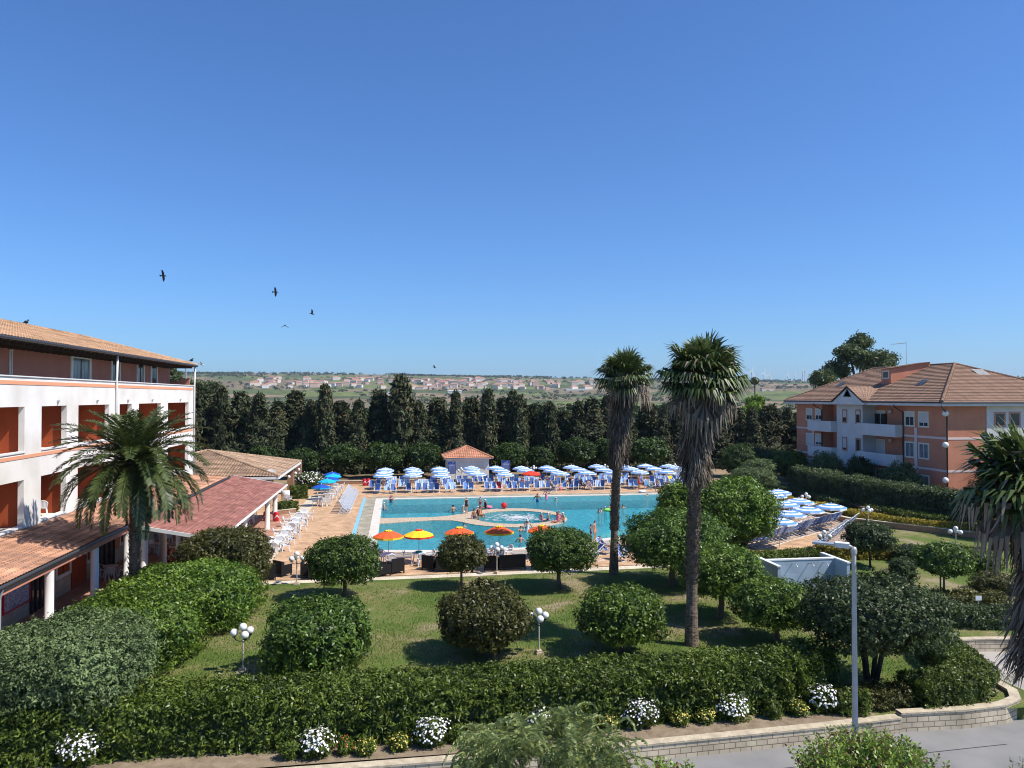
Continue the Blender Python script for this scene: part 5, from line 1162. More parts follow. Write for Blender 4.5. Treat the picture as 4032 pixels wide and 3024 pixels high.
# ------------------------------------------------------------------ people
def skel(pose):
    """joint positions of a 1.72 m person who faces -Y"""
    J = {}
    hz = .93
    J['pel'] = (0, 0, hz); J['sp1'] = (0, .01, hz + .16); J['sp2'] = (0, .02, hz + .33); J['nb'] = (0, .02, hz + .50); J['nk'] = (0, .0, hz + .59); J['hd'] = (0, -.02, hz + .68); J['ht'] = (0, -.01, hz + .76)
    for s, n_ in ((-1, 'l'), (1, 'r')):
        J['sh' + n_] = (s * .19, .02, hz + .46); J['el' + n_] = (s * .25, .04, hz + .20); J['wr' + n_] = (s * .25, -.06, hz - .03); J['hi' + n_] = (s * .09, 0, hz - .06); J['kn' + n_] = (s * .10, -.02, .50); J['an' + n_] = (s * .10, .02, .09); J['to' + n_] = (s * .12, -.14, .03)
    if pose == 'hips':
        for s, n_ in ((-1, 'l'), (1, 'r')): J['el' + n_] = (s * .38, .08, hz + .20); J['wr' + n_] = (s * .19, -.02, hz + .06)
    if pose == 'walk':
        J['knl'] = (-.10, -.16, .52); J['anl'] = (-.10, -.20, .10); J['tol'] = (-.11, -.36, .04); J['knr'] = (.10, .04, .49); J['anr'] = (.10, .26, .14); J['tor'] = (.11, .14, .03); J['wrl'] = (-.26, .12, hz); J['wrr'] = (.26, -.22, hz + .02)
    if pose == 'wade':
        for s, n_ in ((-1, 'l'), (1, 'r')): J['el' + n_] = (s * .36, -.02, hz + .24); J['wr' + n_] = (s * .40, -.22, hz + .12)
    if pose == 'arms':
        for s, n_ in ((-1, 'l'), (1, 'r')): J['el' + n_] = (s * .42, -.04, hz + .48); J['wr' + n_] = (s * .26, -.10, hz + .68)
    if pose in ('sit', 'lounge'):
        for k_ in ('pel', 'sp1', 'sp2', 'nb', 'nk', 'hd', 'ht', 'shl', 'shr', 'ell', 'elr', 'wrl', 'wrr', 'hil', 'hir'): x, y, z = J[k_]; J[k_] = (x, y, z - .45)
        for s, n_ in ((-1, 'l'), (1, 'r')):
            J['hi' + n_] = (s * .10, -.02, .44); J['kn' + n_] = (s * .13, -.45, .50); J['an' + n_] = (s * .12, -.50, .08); J['to' + n_] = (s * .13, -.66, .03)
            J['el' + n_] = (s * .27, -.05, .70); J['wr' + n_] = (s * .20, -.28, .60)
        if pose == 'lounge':
            for k_ in ('sp1', 'sp2', 'nb', 'nk', 'hd', 'ht', 'shl', 'shr'): x, y, z = J[k_]; J[k_] = (x, y + (z - .48) * .55, z - (z - .48) * .12)
            for s, n_ in ((-1, 'l'), (1, 'r')): J['el' + n_] = (s * .28, .12, .62); J['wr' + n_] = (s * .25, -.14, .60); J['kn' + n_] = (s * .12, -.42, .56); J['an' + n_] = (s * .12, -.82, .30); J['to' + n_] = (s * .13, -.92, .40)
    if pose == 'edge':
        for k_ in ('pel', 'sp1', 'sp2', 'nb', 'nk', 'hd', 'ht', 'shl', 'shr', 'ell', 'elr', 'wrl', 'wrr', 'hil', 'hir'): x, y, z = J[k_]; J[k_] = (x, y, z - .80)
        for s, n_ in ((-1, 'l'), (1, 'r')):
            J['hi' + n_] = (s * .10, -.03, .11); J['kn' + n_] = (s * .13, -.45, .14); J['an' + n_] = (s * .12, -.50, -.28); J['to' + n_] = (s * .13, -.62, -.36); J['wr' + n_] = (s * .28, .08, .06)
    return J
RAD = dict(pel=(.135, .105), sp1=(.125, .095), sp2=(.145, .105), nb=(.09, .08), nk=(.05, .05), hd=(.088, .10), ht=(.07, .085), sh=(.062, .062), el=(.042, .042), wr=(.028, .028), hi=(.088, .092), kn=(.056, .058), an=(.036, .04), to=(.036, .028))
def body_mesh(pose):
    J = skel(pose); names = list(J); V = [J[k] for k in names]; ix = {k: i for i, k in enumerate(names)}
    E = [('pel', 'sp1'), ('sp1', 'sp2'), ('sp2', 'nb'), ('nb', 'nk'), ('nk', 'hd'), ('hd', 'ht')]
    for n_ in 'lr': E += [('nb', 'sh' + n_), ('sh' + n_, 'el' + n_), ('el' + n_, 'wr' + n_), ('pel', 'hi' + n_), ('hi' + n_, 'kn' + n_), ('kn' + n_, 'an' + n_), ('an' + n_, 'to' + n_)]
    E = [(ix[a], ix[b_]) for a, b_ in E]; rad = [RAD.get(k, RAD.get(k[:2])) for k in names]
    for s, n_ in ((-1, 'l'), (1, 'r')):                                   # hands: palm, four fingers, thumb
        w0 = Vector(J['wr' + n_]); d = (w0 - Vector(J['el' + n_])).normalized(); sd = d.cross(Vector((0, 0, 1)))
        sd = (sd if sd.length > .2 else Vector((0, 1, 0))).normalized(); up = sd.cross(d)
        pi_ = len(V); V.append(tuple(w0 + d * .07)); rad.append((.038, .02)); E.append((ix['wr' + n_], pi_))
        for k, (o_, ln) in enumerate(((-.03, .065), (-.01, .078), (.01, .073), (.03, .058))):
            a = len(V); V.append(tuple(w0 + d * .10 + sd * o_)); rad.append((.010, .010)); E.append((pi_, a))
            V.append(tuple(w0 + d * (.10 + ln * .6) + sd * o_ * 1.15 - up * .012)); rad.append((.009, .009)); E.append((a, a + 1)); V.append(tuple(w0 + d * (.10 + ln) + sd * o_ * 1.2 - up * .035)); rad.append((.007, .007)); E.append((a + 1, a + 2))
        a = len(V); V.append(tuple(w0 + d * .04 + sd * .045)); rad.append((.012, .012)); E.append((ix['wr' + n_], a)); V.append(tuple(w0 + d * .085 + sd * .065 - up * .012)); rad.append((.009, .009)); E.append((a, a + 1))
    me = bpy.data.meshes.new('tmp'); me.from_pydata(V, E, []); o = bpy.data.objects.new('tmp', me); COL.objects.link(o)
    md = o.modifiers.new('s', 'SKIN'); md.branch_smoothing = .4
    if not me.skin_vertices: return None, J
    for i, r_ in enumerate(rad): me.skin_vertices[0].data[i].radius = r_
    me.skin_vertices[0].data[ix['pel']].use_root = True
    sb = o.modifiers.new('u', 'SUBSURF'); sb.levels = 1; sb.render_levels = 1
    bpy.context.view_layer.update(); dg = bpy.context.evaluated_depsgraph_get(); out = bpy.data.meshes.new_from_object(o.evaluated_get(dg)); out.name = 'body'
    bpy.data.objects.remove(o); out.polygons.foreach_set('use_smooth', [True] * len(out.polygons)); return out, J
def shell(body, J, cond, off, name, m, parent):
    """clothing or hair: the part of the body surface picked by cond, pushed out a little"""
    mb = MB(); mp_ = {}
    for p in body.polygons:
        if cond(p.center):
            f = []
            for vi in p.vertices:
                if vi not in mp_: mp_[vi] = len(mb.v); v = body.vertices[vi]; mb.v.append(tuple(v.co + v.normal * off))
                f.append(mp_[vi])
            mb.f.append(f); mb.m.append(0)
    if not mb.f: return None
    return mb.build(name, m, parent, True)
BODY = {}
NP = 0
def person(pose, label, loc, rz, skin='skin', wear=None, top=None, head='hair', cap=None, sc=1.0, long_hair=False):
    if pose not in BODY: BODY[pose] = body_mesh(pose)
    bm_, J = BODY[pose]
    t = thing('person', label, 'person', loc, rz, 'people bathing and resting round the pool')
    t.scale = (sc, sc, sc)
    me = bm_.copy(); me.materials.clear(); me.materials.append(M[skin]); link('body', me, t)
    pel = Vector(J['pel']); hd = Vector(J['hd']); nb_ = Vector(J['nb']); kn = Vector(J['knl'])
    ax = (nb_ - pel).normalized()
    if wear:
        def c1(c):
            h = (c - pel).dot(ax); leg = abs(c.x) < .22 and ((c - pel).length < .24)
            return (-.2 < h < .10 and abs(c.x) < .2) and leg
        shell(me, J, c1, .012, 'swim_trunks' if not top else 'swimsuit_bottom', M['c_' + wear], t)
    if top:
        def c2(c):
            h = (c - pel).dot(ax); return .08 < h < .44 and abs(c.x) < .165 and abs((c - pel - ax * h).y) < .2
        shell(me, J, c2, .010, 'swimsuit_top', M['c_' + top], t)
    fwd = Vector((0, -1, 0))
    f = MB(); up = (Vector(J['ht']) - hd).normalized() if (Vector(J['ht']) - hd).length > .02 else Vector((0, 0, 1)); fo = (fwd - up * fwd.dot(up)).normalized(); sd = up.cross(fo)
    def c3(c):
        d = c - hd; return d.length < .2 and (d.dot(up) > .035 or (d.dot(fo) < -.02 and d.dot(up) > (-.07 if not long_hair else -.2))) and c.z > nb_.z - .02
    shell(me, J, c3, .016, 'swim_cap' if cap else 'hair', M['c_' + cap] if cap else M[head], t)
    f = MB()
    for s in (-1, 1): f.ball(hd + fo * .088 + sd * s * .034 + up * .01, .012, 6, 4)
    f.build('eyes', 'eye', t)
    f = MB(); f.ball(hd + fo * .10 - up * .022, .017, 6, 5, (.8, 1, 1.3)); f.ball(hd + fo * .092 - up * .06, .016, 6, 4, (1.5, .6, .5))
    for s in (-1, 1): f.ball(hd + sd * s * .092 - up * .01, .022, 6, 5, (.5, 1, 1.4))
    f.build('facial_features', skin, t, True)
    return t
WL = -.02
def wader(c, x, y, z, label, rz=0, depth=.98, **k):
    p = atz(c, x, y, WL); person(z, label, (p.x, p.y, WL - depth * k.get('sc', 1)), rz, **k)
wader(c5, 383, 770, 'wade', 'wading swimmer with pink cap beside another at the far pool corner', .4, 1.02, wear='navy', top='navy', cap='pink')
wader(c5, 393, 748, 'arms', 'swimmer with raised arms right behind the pink capped one', 2.6, 1.1, wear='black', head='hair', sc=.85)
wader(c5, 310, 850, 'wade', 'pale man with grey hair wading by the left pool edge', 1.8, .95, wear='blue', head='c_white')
wader(c5, 1062, 878, 'wade', 'dark haired man waist deep in front of the stone walkway', 3.4, .98, skin='skin', wear='black')
wader(c5, 1980, 765, 'wade', 'tanned man with red cap standing in the far pool water', 2.9, .78, skin='skin2', wear='blue', cap='red')
wader(c5, 2077, 735, 'arms', 'woman with pink cap and both arms lifted in the far water', .3, .8, wear='pink', top='pink', cap='pink')
wader(c6, 245, 742, 'wade', 'swimmer showing only a white capped head in the far water', 0, 1.42, cap='white')
wader(c6, 1240, 700, 'wade', 'swimmer floating low with white cap at the far edge', .8, 1.36, cap='white', skin='skin')
wader(c6, 712, 878, 'wade', 'dark haired swimmer farthest from the palm in the floating group', -1.4, 1.34)
wader(c6, 742, 868, 'wade', 'dark haired swimmer second in the floating group near the palm', 1.2, 1.34)
wader(c6, 782, 852, 'wade', 'white capped swimmer in the floating group near the palm', .2, 1.36, cap='white')
wader(c6, 842, 846, 'wade', 'man with beard beside the green float next to the palm', .5, 1.12, wear='navy')
wader(c6, 872, 858, 'wade', 'blond child in the floating group touching the palm trunk', -.6, 1.15, head='c_yellow', sc=.85)
wader(c6, 325, 988, 'wade', 'bearded man with white cap standing at the whirlpool opening', -1.3, .80, wear='navy', cap='white')
wader(c6, 256, 990, 'wade', 'woman with dark hair bending at the whirlpool opening', 1.5, .95, wear='pink', top='pink', long_hair=True)
wader(c5, 1180, 1032, 'wade', 'dark haired swimmer just behind the parasol with the olive tree', 0, 1.40)
wader(c5, 1797, 1078, 'wade', 'dark haired swimmer alone below the whirlpool rim', .4, 1.30)
wader(c5, 1868, 1045, 'wade', 'man with white cap leaning on the whirlpool rim', 2.2, .92, wear='blue', cap='white')
wader(c5, 1876, 1092, 'wade', 'woman in white suit standing in front of the capped man', .2, .75, wear='white', top='white', head='c_white')
wader(c5, 1795, 1202, 'wade', 'broad man with blue cap swimming close to the near pool edge', 3.0, 1.12, wear='navy', cap='navy')
wader(c6, 975, 830, 'wade', 'swimmer half hidden by the palm trunk', 0, 1.35)
def dry(c, x, y, pose, label, rz=0, z=.02, **k):
    p = atz(c, x, y, z); person(pose, label, (p.x, p.y, z), rz, **k)
dry(c5, 1207, 893, 'stand', 'girl in black swimsuit and white cap standing on the stone walkway', .5, .05, wear='black', top='black', cap='white', sc=.93)
dry(c5, 1357, 853, 'hips', 'boy in red trunks and blue cap with hands on his hips', 2.8, .06, wear='red', cap='blue', sc=.76)
dry(c5, 1170, 880, 'edge', 'child in white sitting on the walkway beside the standing girl', 1.9, .05, wear='white', top='white', cap='white', sc=.8)
dry(c5, 1413, 835, 'edge', 'person with white cap sitting at the outer rim of the whirlpool', -1.2, .06, skin='skin2', wear='black', top='black', cap='white')
dry(c5, 1330, 915, 'edge', 'woman in dark bikini and white cap sitting at the inner rim', 1.0, .06, wear='black', top='black', cap='white')
dry(c5, 1287, 945, 'edge', 'tanned man sitting with his legs in the whirlpool', .9, .06, skin='skin2', wear='navy')
dry(c5, 1355, 918, 'edge', 'person in brown leaning into the whirlpool beside the bikini woman', .8, .06, skin='skin2', wear='orange', top='orange', cap='black')
dry(c5, 2025, 972, 'edge', 'child in pink with white cap sitting on the whirlpool rim', 2.0, .06, wear='pink', top='pink', cap='white', sc=.9)
dry(c5, 2097, 968, 'edge', 'child in dark trunks with white cap sitting on the whirlpool rim', -1.6, .06, wear='navy', cap='white', sc=.85)
dry(c5, 2195, 985, 'edge', 'dark haired woman sitting at the end of the whirlpool rim', -1.2, .06, wear='pink', top='pink', long_hair=True)
dry(c6, 282, 958, 'edge', 'person with pink cap sitting between the woman and the bearded man', .2, .06, wear='pink', top='pink', cap='pink', sc=.9)
dry(c6, 668, 1200, 'stand', 'child in orange shorts standing at the near pool edge', .9, .02, wear='orange', sc=.95)
dry(c6, 625, 1190, 'stand', 'tanned child beside the laurel tree at the near pool edge', 1.2, .02, skin='skin2', wear='navy', sc=.75)
dry(c6, 1347, 668, 'walk', 'man walking along the far pool edge near the yellow deckchair', -1.2, .02, wear='navy', skin='skin')
dry(c6, 1152, 630, 'stand', 'tanned man standing by the deckchairs right of the palm', .4, .02, skin='skin2', wear='red')
dry(c6, 400, 632, 'stand', 'tanned woman standing between deckchairs near the pink bucket', .7, .02, skin='skin2', wear='black', top='black')
SEATS = [(c5, 1812, 610, 'person in dark red sitting under the red parasol', 'red', 'red', 'skin2'), (c5, 2005, 598, 'woman in black sitting beside the red parasol pole', 'black', 'black', 'skin'), (c5, 2085, 598, 'woman in black reading in a deckchair past the red parasol', 'black', 'black', 'skin'),
         (c6, 465, 618, 'person in dark clothes sitting in the group past the pink bucket', 'black', 'black', 'skin2'), (c6, 522, 625, 'man in navy shorts sitting in the group past the pink bucket', 'navy', None, 'skin2'), (c6, 600, 632, 'pale man sitting at the end of the group past the pink bucket', 'navy', None, 'skin'),
         (c6, 1035, 605, 'person in dark red sitting right of the palm trunk', 'red', 'black', 'skin2'), (c6, 1102, 608, 'person in brown sitting beside the standing tanned man', 'black', 'black', 'skin2')]
for c, x, y, lab, w1, t1_, sk in SEATS:
    p = atz(c, x, y, 0); DK[1].put((p.x, p.y, 0), .3, f'deckchair of the {lab}', 'occupied deckchairs'); person('sit', lab, (p.x, p.y - .05, .0), .3, sk, w1, t1_)
p = atz(c6, 215, 650, 0); DK[2].put((p.x, p.y, 0), 1.9, 'deckchair stretched out with a person lying in it beyond the pool', 'occupied deckchairs'); person('lounge', 'person in dark trunks lying back in a deckchair beyond the pool', (p.x, p.y, 0), 1.9, 'skin2', 'black')
p = atz(c6, 770, 1320, 0); person('lounge', 'person in dark clothes lying in the navy deckchair beside the palm', (p.x, p.y, 0), .9, 'skin2', 'navy', 'navy')
# floats, ball, bucket, towels
def one(mb, name, m, label, cat, loc, smooth=True): return tag(mb.build(name, m, None, smooth, loc), label, cat)
p = atz(c5, 1617, 835, .06); mb = MB(); mb.ball((0, 0, .3), .3, 16, 10); one(mb, 'beach_ball', 'c_red', 'red beach ball lying on the rim of the whirlpool', 'ball', (p.x, p.y, .06))
p = atz(c5, 1448, 832, .06); mb = MB(); mb.tube([(.28 * cos(a), .28 * sin(a), .12) for a in np.linspace(0, 6.28, 17)], .12, 8); one(mb, 'swim_ring', 'c_pink', 'pink swim ring beside the person on the whirlpool rim', 'swim ring', (p.x, p.y, .06))
p = atz(c6, 830, 862, WL); mb = MB(); mb.tube([(.5 * cos(a), .35 * sin(a), .08) for a in np.linspace(0, 6.28, 19)], .13, 8); one(mb, 'green_float', 'c_lime', 'green inflatable float among the swimmers by the palm', 'swim ring', (p.x, p.y, WL))
p = atz(c6, 292, 640, 0); mb = MB(); mb.lathe([(.001, 0), (.16, 0), (.21, .36), (.19, .36), (.15, .04), (.001, .04)], 14); mb.tube([(-.2, 0, .36), (-.14, 0, .52), (0, 0, .57), (.14, 0, .52), (.2, 0, .36)], .012, 5); one(mb, 'bucket', 'c_pink', 'pink bucket standing on the far pool deck', 'bucket', (p.x, p.y, .02))
p = atz(c6, 1178, 665, 0); mb = MB(); mb.ball((0, 0, .14), .3, 12, 6, (1.3, .8, .5)); mb.ball((.35, .1, .14), .2, 10, 6, (1.2, 1, .7)); one(mb, 'towel_bundle', 'umb_white', 'crumpled pale towel on the far pool edge', 'towel', (p.x, p.y, .02))
p = atz(c5, 430, 590, 0)
mb = MB(); n_ = 8
for i in range(n_):
    for j in range(5): mb.v.append((-.24 + j * .12, .44 - .006 * (j % 2) - i * .036 - (.03 if i > 1 else 0), 1.10 - abs(i - .5) * .075 + .01 * sin(j * 2)))
mb.f += [[i * 5 + j, i * 5 + j + 1, (i + 1) * 5 + j + 1, (i + 1) * 5 + j] for i in range(n_ - 1) for j in range(4)]; mb.m += [0] * len(mb.f)
one(mb, 'beach_towel', 'c_orange', 'orange towel hung over a deckchair back in the front row', 'towel', (p.x, 88.7, 0))
mb = MB(); mb.lathe([(.001, 0), (.42, 0), (.45, .9), (.43, .92), (.001, .93)], 18); p = G(*c4(1172, 770)); one(mb, 'round_planter', 'plastic', 'white cylindrical planter beside the clipped planter hedge', 'planter', (p.x, p.y, .3))
# ------------------------------------------------------------------ clipped trees on the lawn
def ground(c, x, y): return atz(c, x, y, 0)
NEAR = dict(L=.155, W=.068, cov=1.9)
def ct(lab, c, x, y, r, zlo, zhi, m, seed, off=(0, 0), **k):
    p = ground(c, x, y); kw = dict(NEAR); kw.update(k)
    return clipped_tree('clipped_tree', lab, (p.x, p.y, 0), r, zlo, zhi, M_(m), seed, off=off, **kw)
def M_(m): return m
ct('broad squat laurel tree with a hollow top beside the lawn globe lamp', c9, 980, 1490, 2.2, .22, 2.85, 'leaf_mid', 1, crater=.28, p=2.8)
ct('round laurel tree on a pale trunk in front of the black rattan seats', c9, 1257, 718, 2.1, 1.0, 3.4, 'leaf_mid', 2, p=2.5)
ct('small round olive green tree between the black rattan seats and the bronze tree', c10, 598, 592, 1.5, .95, 3.05, 'leaf_olive', 3, p=2.3, r0=.075, gap=.35)
ct('round laurel tree by the pool with the orange parasol behind it', c10, 1665, 602, 2.1, 1.0, 3.4, 'leaf_mid', 4, p=2.5, r0=.13)
ct('bronze leaved round tree with a dark cleft touching a globe lamp', c10, 806, 1332, 2.05, .45, 2.95, 'leaf_olive', 5, (.1, 0), p=2.6, lump=.10, lf=2.6)
ct('round bright laurel tree directly behind the long front hedge', c11, 400, 1302, 1.9, .55, 2.8, 'leaf_bright', 6, p=2.5)
ct('large spreading tree hiding the far palm base from the deckchairs', c11, 960, 572, 3.1, 1.15, 4.3, 'leaf_mid', 7, (.1, 0), p=2.5, r0=.2, lump=.09)
ct('round tree with a forked trunk right behind the near fan palm', c11, 1475, 928, 2.25, 1.2, 3.6, 'leaf_bright', 8, (.15, 0), p=2.5, r0=.17)
ct('flat topped tree between the forked tree and the grey green tree', c11, 2105, 1182, 1.85, .75, 2.75, 'leaf_bright', 9, (-.25, 0), p=3.0, r0=.14)
ct('big clipped grey green tree with several dark stems behind the street lamp', c12, 545, 1400, 2.5, 1.5, 4.1, 'leaf_dark', 10, (.15, 0), p=3.2, crater=.24, stems=4, r0=.17, bark='barkdark', L=.12, W=.07)
ct('dark round tree in front of the tightly parked deckchairs', c7, 1735, 1472, 1.55, .95, 2.95, 'leaf_dark', 11, (-.1, 0), p=2.3, r0=.07, bark='barkdark')
ct('young staked tree on the right lawn', c12, 1342, 442, 1.45, 1.25, 3.1, 'leaf_mid', 12, p=2.2, r0=.055, gap=.35, lump=.12)
p = ground(c12, 1325, 440); mb = MB(); mb.tube([(0, 0, 0), (.02, 0, 1.45)], .04, 8); tag(mb.build('wooden_stake', 'bark', None, False, (p.x - .13, p.y, 0)), 'weathered stake supporting the young tree', 'stake')
p = G(2690, 2180); clipped_tree('clipped_tree', 'smaller lobe like bright green tree behind the far palm trunk', (p.x, p.y + 1, 0), 1.65, .7, 4.9, 'leaf_bright', 13, p=2.6, r0=.13, L=.22, W=.09, cov=2.3)
p = G(2890, 2165); clipped_tree('clipped_tree', 'large bright green tree overhanging the sun terrace', (p.x, p.y, 0), 3.2, .8, 5.0, 'leaf_bright', 14, p=2.7, r0=.2, lump=.09, L=.22, W=.09, cov=2.3)
# bushes at the left
def bush(lab, x, y, r, zlo, zhi, m, seed, nm='clipped_bush', ry=None, grp='clipped bushes beside the arcade', **k):
    kw = dict(NEAR); kw.update(k); return clipped_tree(nm, lab, (x, y, 0), r, zlo, zhi, m, seed, grp, 'bush', ry, **kw)
bush('bronze olive bush in front of the red pergola roof', -9.5, 45.4, 2.65, .35, 3.55, 'leaf_olive', 21, p=3.0)
bush('large bright laurel bush between the bronze bush and the lawn', -9.8, 39.6, 3.25, .0, 2.85, 'leaf_bright', 22, p=3.2)
bush('bright laurel bush with shadowed hollow behind the grey green one', -10.7, 34.0, 2.75, .0, 2.65, 'leaf_bright', 23, p=3.4, crater=.18)
bush('big clipped grey green bush overhanging the front hedge', -10.75, 27.2, 2.75, .75, 3.65, 'leaf_grey', 24, p=3.6, crater=.25, L=.11, W=.05, cov=2.4, stems=3, bark='barkdark')
hedge('tall laurel hedge running along the arcade columns', [(-12.9, 25), (-12.8, 31), (-12.4, 37), (-12.0, 42.5)], 2.1, 2.15, 'leaf_bright', seed=3, L=.20, W=.085)
# front hedge
hedge('long dense privet hedge along the roadside flower bed', [(-13, 25.9), (-4, 25.85), (4, 25.85), (10, 26.0), (13.6, 26.2)], 2.2, 1.75, 'leaf_hedge', seed=1, L=.14, W=.052, cov=2.3, lump=.08)
hedge('shaded end of the roadside hedge beneath the grey green tree', [(13.8, 26.3), (15.0, 26.7), (15.8, 27.4)], 1.9, 1.7, 'leaf_hedge', seed=2, L=.17, W=.065)
hedge('low box hedge curving round the road corner above the tufa wall', [(23.4, 31.2), (22.5, 29.2), (21.9, 27.4), (21.4, 26.1), (20.2, 25.35), (18.2, 25.3)], 1.7, .98, 'leaf_hedge', seed=4, L=.09, W=.045, cov=2.2)
hedge('patchy half bare box hedge at the wall joint', [(18.0, 25.3), (16.6, 25.3), (15.2, 25.3)], 1.1, .7, 'leaf_olive', seed=5, L=.09, W=.045, bare=.9, cov=2.2)
hedge('green shrub spilling over the wall at its joint', [(15.2, 25.1), (16.2, 24.9)], .9, .75, 'leaf_hedge', seed=6, L=.10, W=.05)
hedge('low hedge behind the driveway wall by the drooping palm', [(24.4, 35.3), (27, 33.4), (31, 32.6), (38, 32)], 1.2, .95, 'leaf_dark', seed=7, L=.11, W=.05, bare=.2)
hedge('sprawling reddish shrub under the young staked tree', [(25.5, 38.5), (28.5, 37.2), (31.5, 36.6)], 1.5, .55, 'leaf_olive', seed=8, L=.12, W=.06, bare=.4, lump=.2)
hedge('low hedge running down from the shower screen', [(24.9, 41.5), (26.6, 39.4), (28.1, 37.6)], .9, .45, 'leaf_dark', seed=9, L=.10, W=.05)
hedge('low green hedge right behind the shower screen', [(20.5, 48.2), (24.5, 48.4), (28.2, 48.9)], 1.0, .65, 'leaf_hedge', seed=10, L=.12, W=.055)
hedge('bright golden hedge along the right lawn', [(28.5, 49.0), (32, 48.1), (36, 47.2), (39.2, 46.3)], 1.1, .85, 'leaf_yellow', seed=11, L=.11, W=.06)
hedge('golden hedge above the brick terrace wall', [(39.9, 66.5), (40.2, 62), (42, 58.5), (46, 53.2)], 1.2, .9, 'leaf_yellow', seed=12, L=.12, W=.06, bare=.2)
hedge('golden hedge along the far side of the sun terrace', [(36.4, 94), (37.6, 84), (39.3, 76), (40.2, 68)], 1.2, .75, 'leaf_yellow', seed=13, L=.14, W=.07)
hedge('leggy box hedge in front of the tall dark screen', [(43.2, 65.5), (43.6, 61), (45, 56.5)], 1.3, 1.15, 'leaf_hedge', seed=14, L=.12, W=.06, bare=.5)
hedge('long low hedge on the slope below the bushes of the pink block', [(41.5, 93), (43, 84), (43.4, 76), (42.6, 69)], 1.6, 1.0, 'leaf_dark', seed=15, L=.14, W=.07)
hedge('tall clipped grey green screen in front of the pink block', [(45.5, 82), (44.6, 74), (45.2, 67), (46.4, 61), (47.5, 57)], 2.8, 2.3, 'leaf_dark', seed=16, z0=.7, L=.17, W=.08, name='clipped_screen', lump=.16)
for k, (x, y) in enumerate([(45.2, 78), (44.7, 71.5), (45.4, 65), (46.6, 59.5)]):
    mb = trunk_mb(1.2, .11, k, spread=.5, rise=.6); tag(mb.build('screen_trunk', 'barkdark', None, True, (x, y, 0)), f'dark stem under the clipped screen, {nth(k)} from the pool end', 'trunk', 'stems under the clipped screen')
def shrub(lab, pos, r, zlo, zhi, m, seed, grp='shrubs near the pink block', **k):
    kw = dict(L=.24, W=.10, cov=1.9, p=2.1, lump=.16, gap=.45, core=.72, depth=.35); kw.update(k)
    return clipped_tree('garden_shrub', lab, (pos[0], pos[1], 0), r, zlo, zhi, m, seed, grp, 'shrub', **kw)
shrub('rounded grey olive shrub beyond the bright double tree', G(2962, 1925), 2.9, .1, 2.5, 'leaf_grey', 31, p=2.6, gap=.1, lump=.06, L=.17, W=.06, core=.8)
shrub('pale oleander peeping over the rounded grey olive shrub', G(2985, 1905), 2.3, .3, 3.2, 'leaf_grey', 32)
shrub('spreading fig like tree at the far corner of the pink block', G(3105, 1892), 2.6, .6, 4.0, 'leaf_bright', 33)
pp = PX(3270, 1900, 50.6); shrub('light green oleander against the white balcony bay', (50.2, pp.y), 2.1, .2, 4.3, 'leaf_grey', 34)
pp = PX(3375, 1900, 50.6); shrub('dark oleander beside the light green one', (50.8, pp.y), 1.9, .2, 4.4, 'leaf_round', 35)
pp = PX(3560, 1900, 51.4); shrub('pale green shrub below the corner windows of the pink block', (51.0, pp.y), 2.1, .2, 4.1, 'leaf_grey', 36)
pp = PX(3790, 1900, 58); shrub('dark shrub hiding the wall behind the drooping palm', (58, 66.5), 2.2, .2, 5.4, 'leaf_dark', 37)
shrub('dark leafy tree between the clipped screen and the drooping palm', (46.5, 54.0), 2.4, 1.0, 4.0, 'leaf_round', 38, bark='barkdark')
shrub('bright green shrub at the foot of the conifers', G(2925, 1878), 2.9, .3, 4.6, 'leaf_round', 39)
shrub('dark shrub beside the bright one at the foot of the conifers', G(2992, 1876), 2.6, .2, 3.9, 'leaf_dark', 40)
shrub('cone shaped dark shrub on the right lawn', G(3555, 2288), .8, .05, 1.5, 'leaf_dark', 41, L=.10, W=.05, gap=.1, core=.8, cov=2.3)
shrub('low dark shrub beside the cone shaped one', G(3600, 2215), 1.5, .0, 1.15, 'leaf_dark', 42, L=.11, W=.05, gap=.1, core=.8, cov=2.3)
shrub('spreading green shrub behind the young staked tree', G(3830, 2240), 1.7, .0, 1.4, 'leaf_hedge', 43, L=.12, W=.055, gap=.2, core=.8)
shrub('dark shrub at the trunk of the drooping palm', G(3920, 2330), 1.4, .0, 1.1, 'leaf_olive', 44, L=.12, W=.055, gap=.2, core=.8)
shrub('dark shrub on the terrace corner under the bright tree', G(2905, 2150), .9, .0, 1.0, 'leaf_dark', 45, L=.12, W=.055, gap=.2, core=.8)
# planter hedges by the pergola
pA, pB = G(*c4(1060, 905)), G(*c4(1290, 880))
hedge('clipped planter hedge next to the red bin', [(pA.x, pA.y + .6), (pB.x - .2, pB.y + .6)], 1.5, 1.05, 'leaf_hedge', seed=17, L=.13, W=.06)
wall_along('planter_kerb', 'low brown kerb in front of the planter hedge', [(pA.x - .2, pA.y - .35), (pB.x, pB.y - .35)], .2, 0, .4, m='brickw', cap='pale_paver')
pA, pB = G(*c4(1215, 735)), G(*c4(1400, 728))
hedge('flowering planter hedge in front of the brick pillar', [(pA.x, pA.y + .5), (pB.x, pB.y + .5)], 1.4, 1.35, 'leaf_hedge', seed=18, L=.13, W=.06)
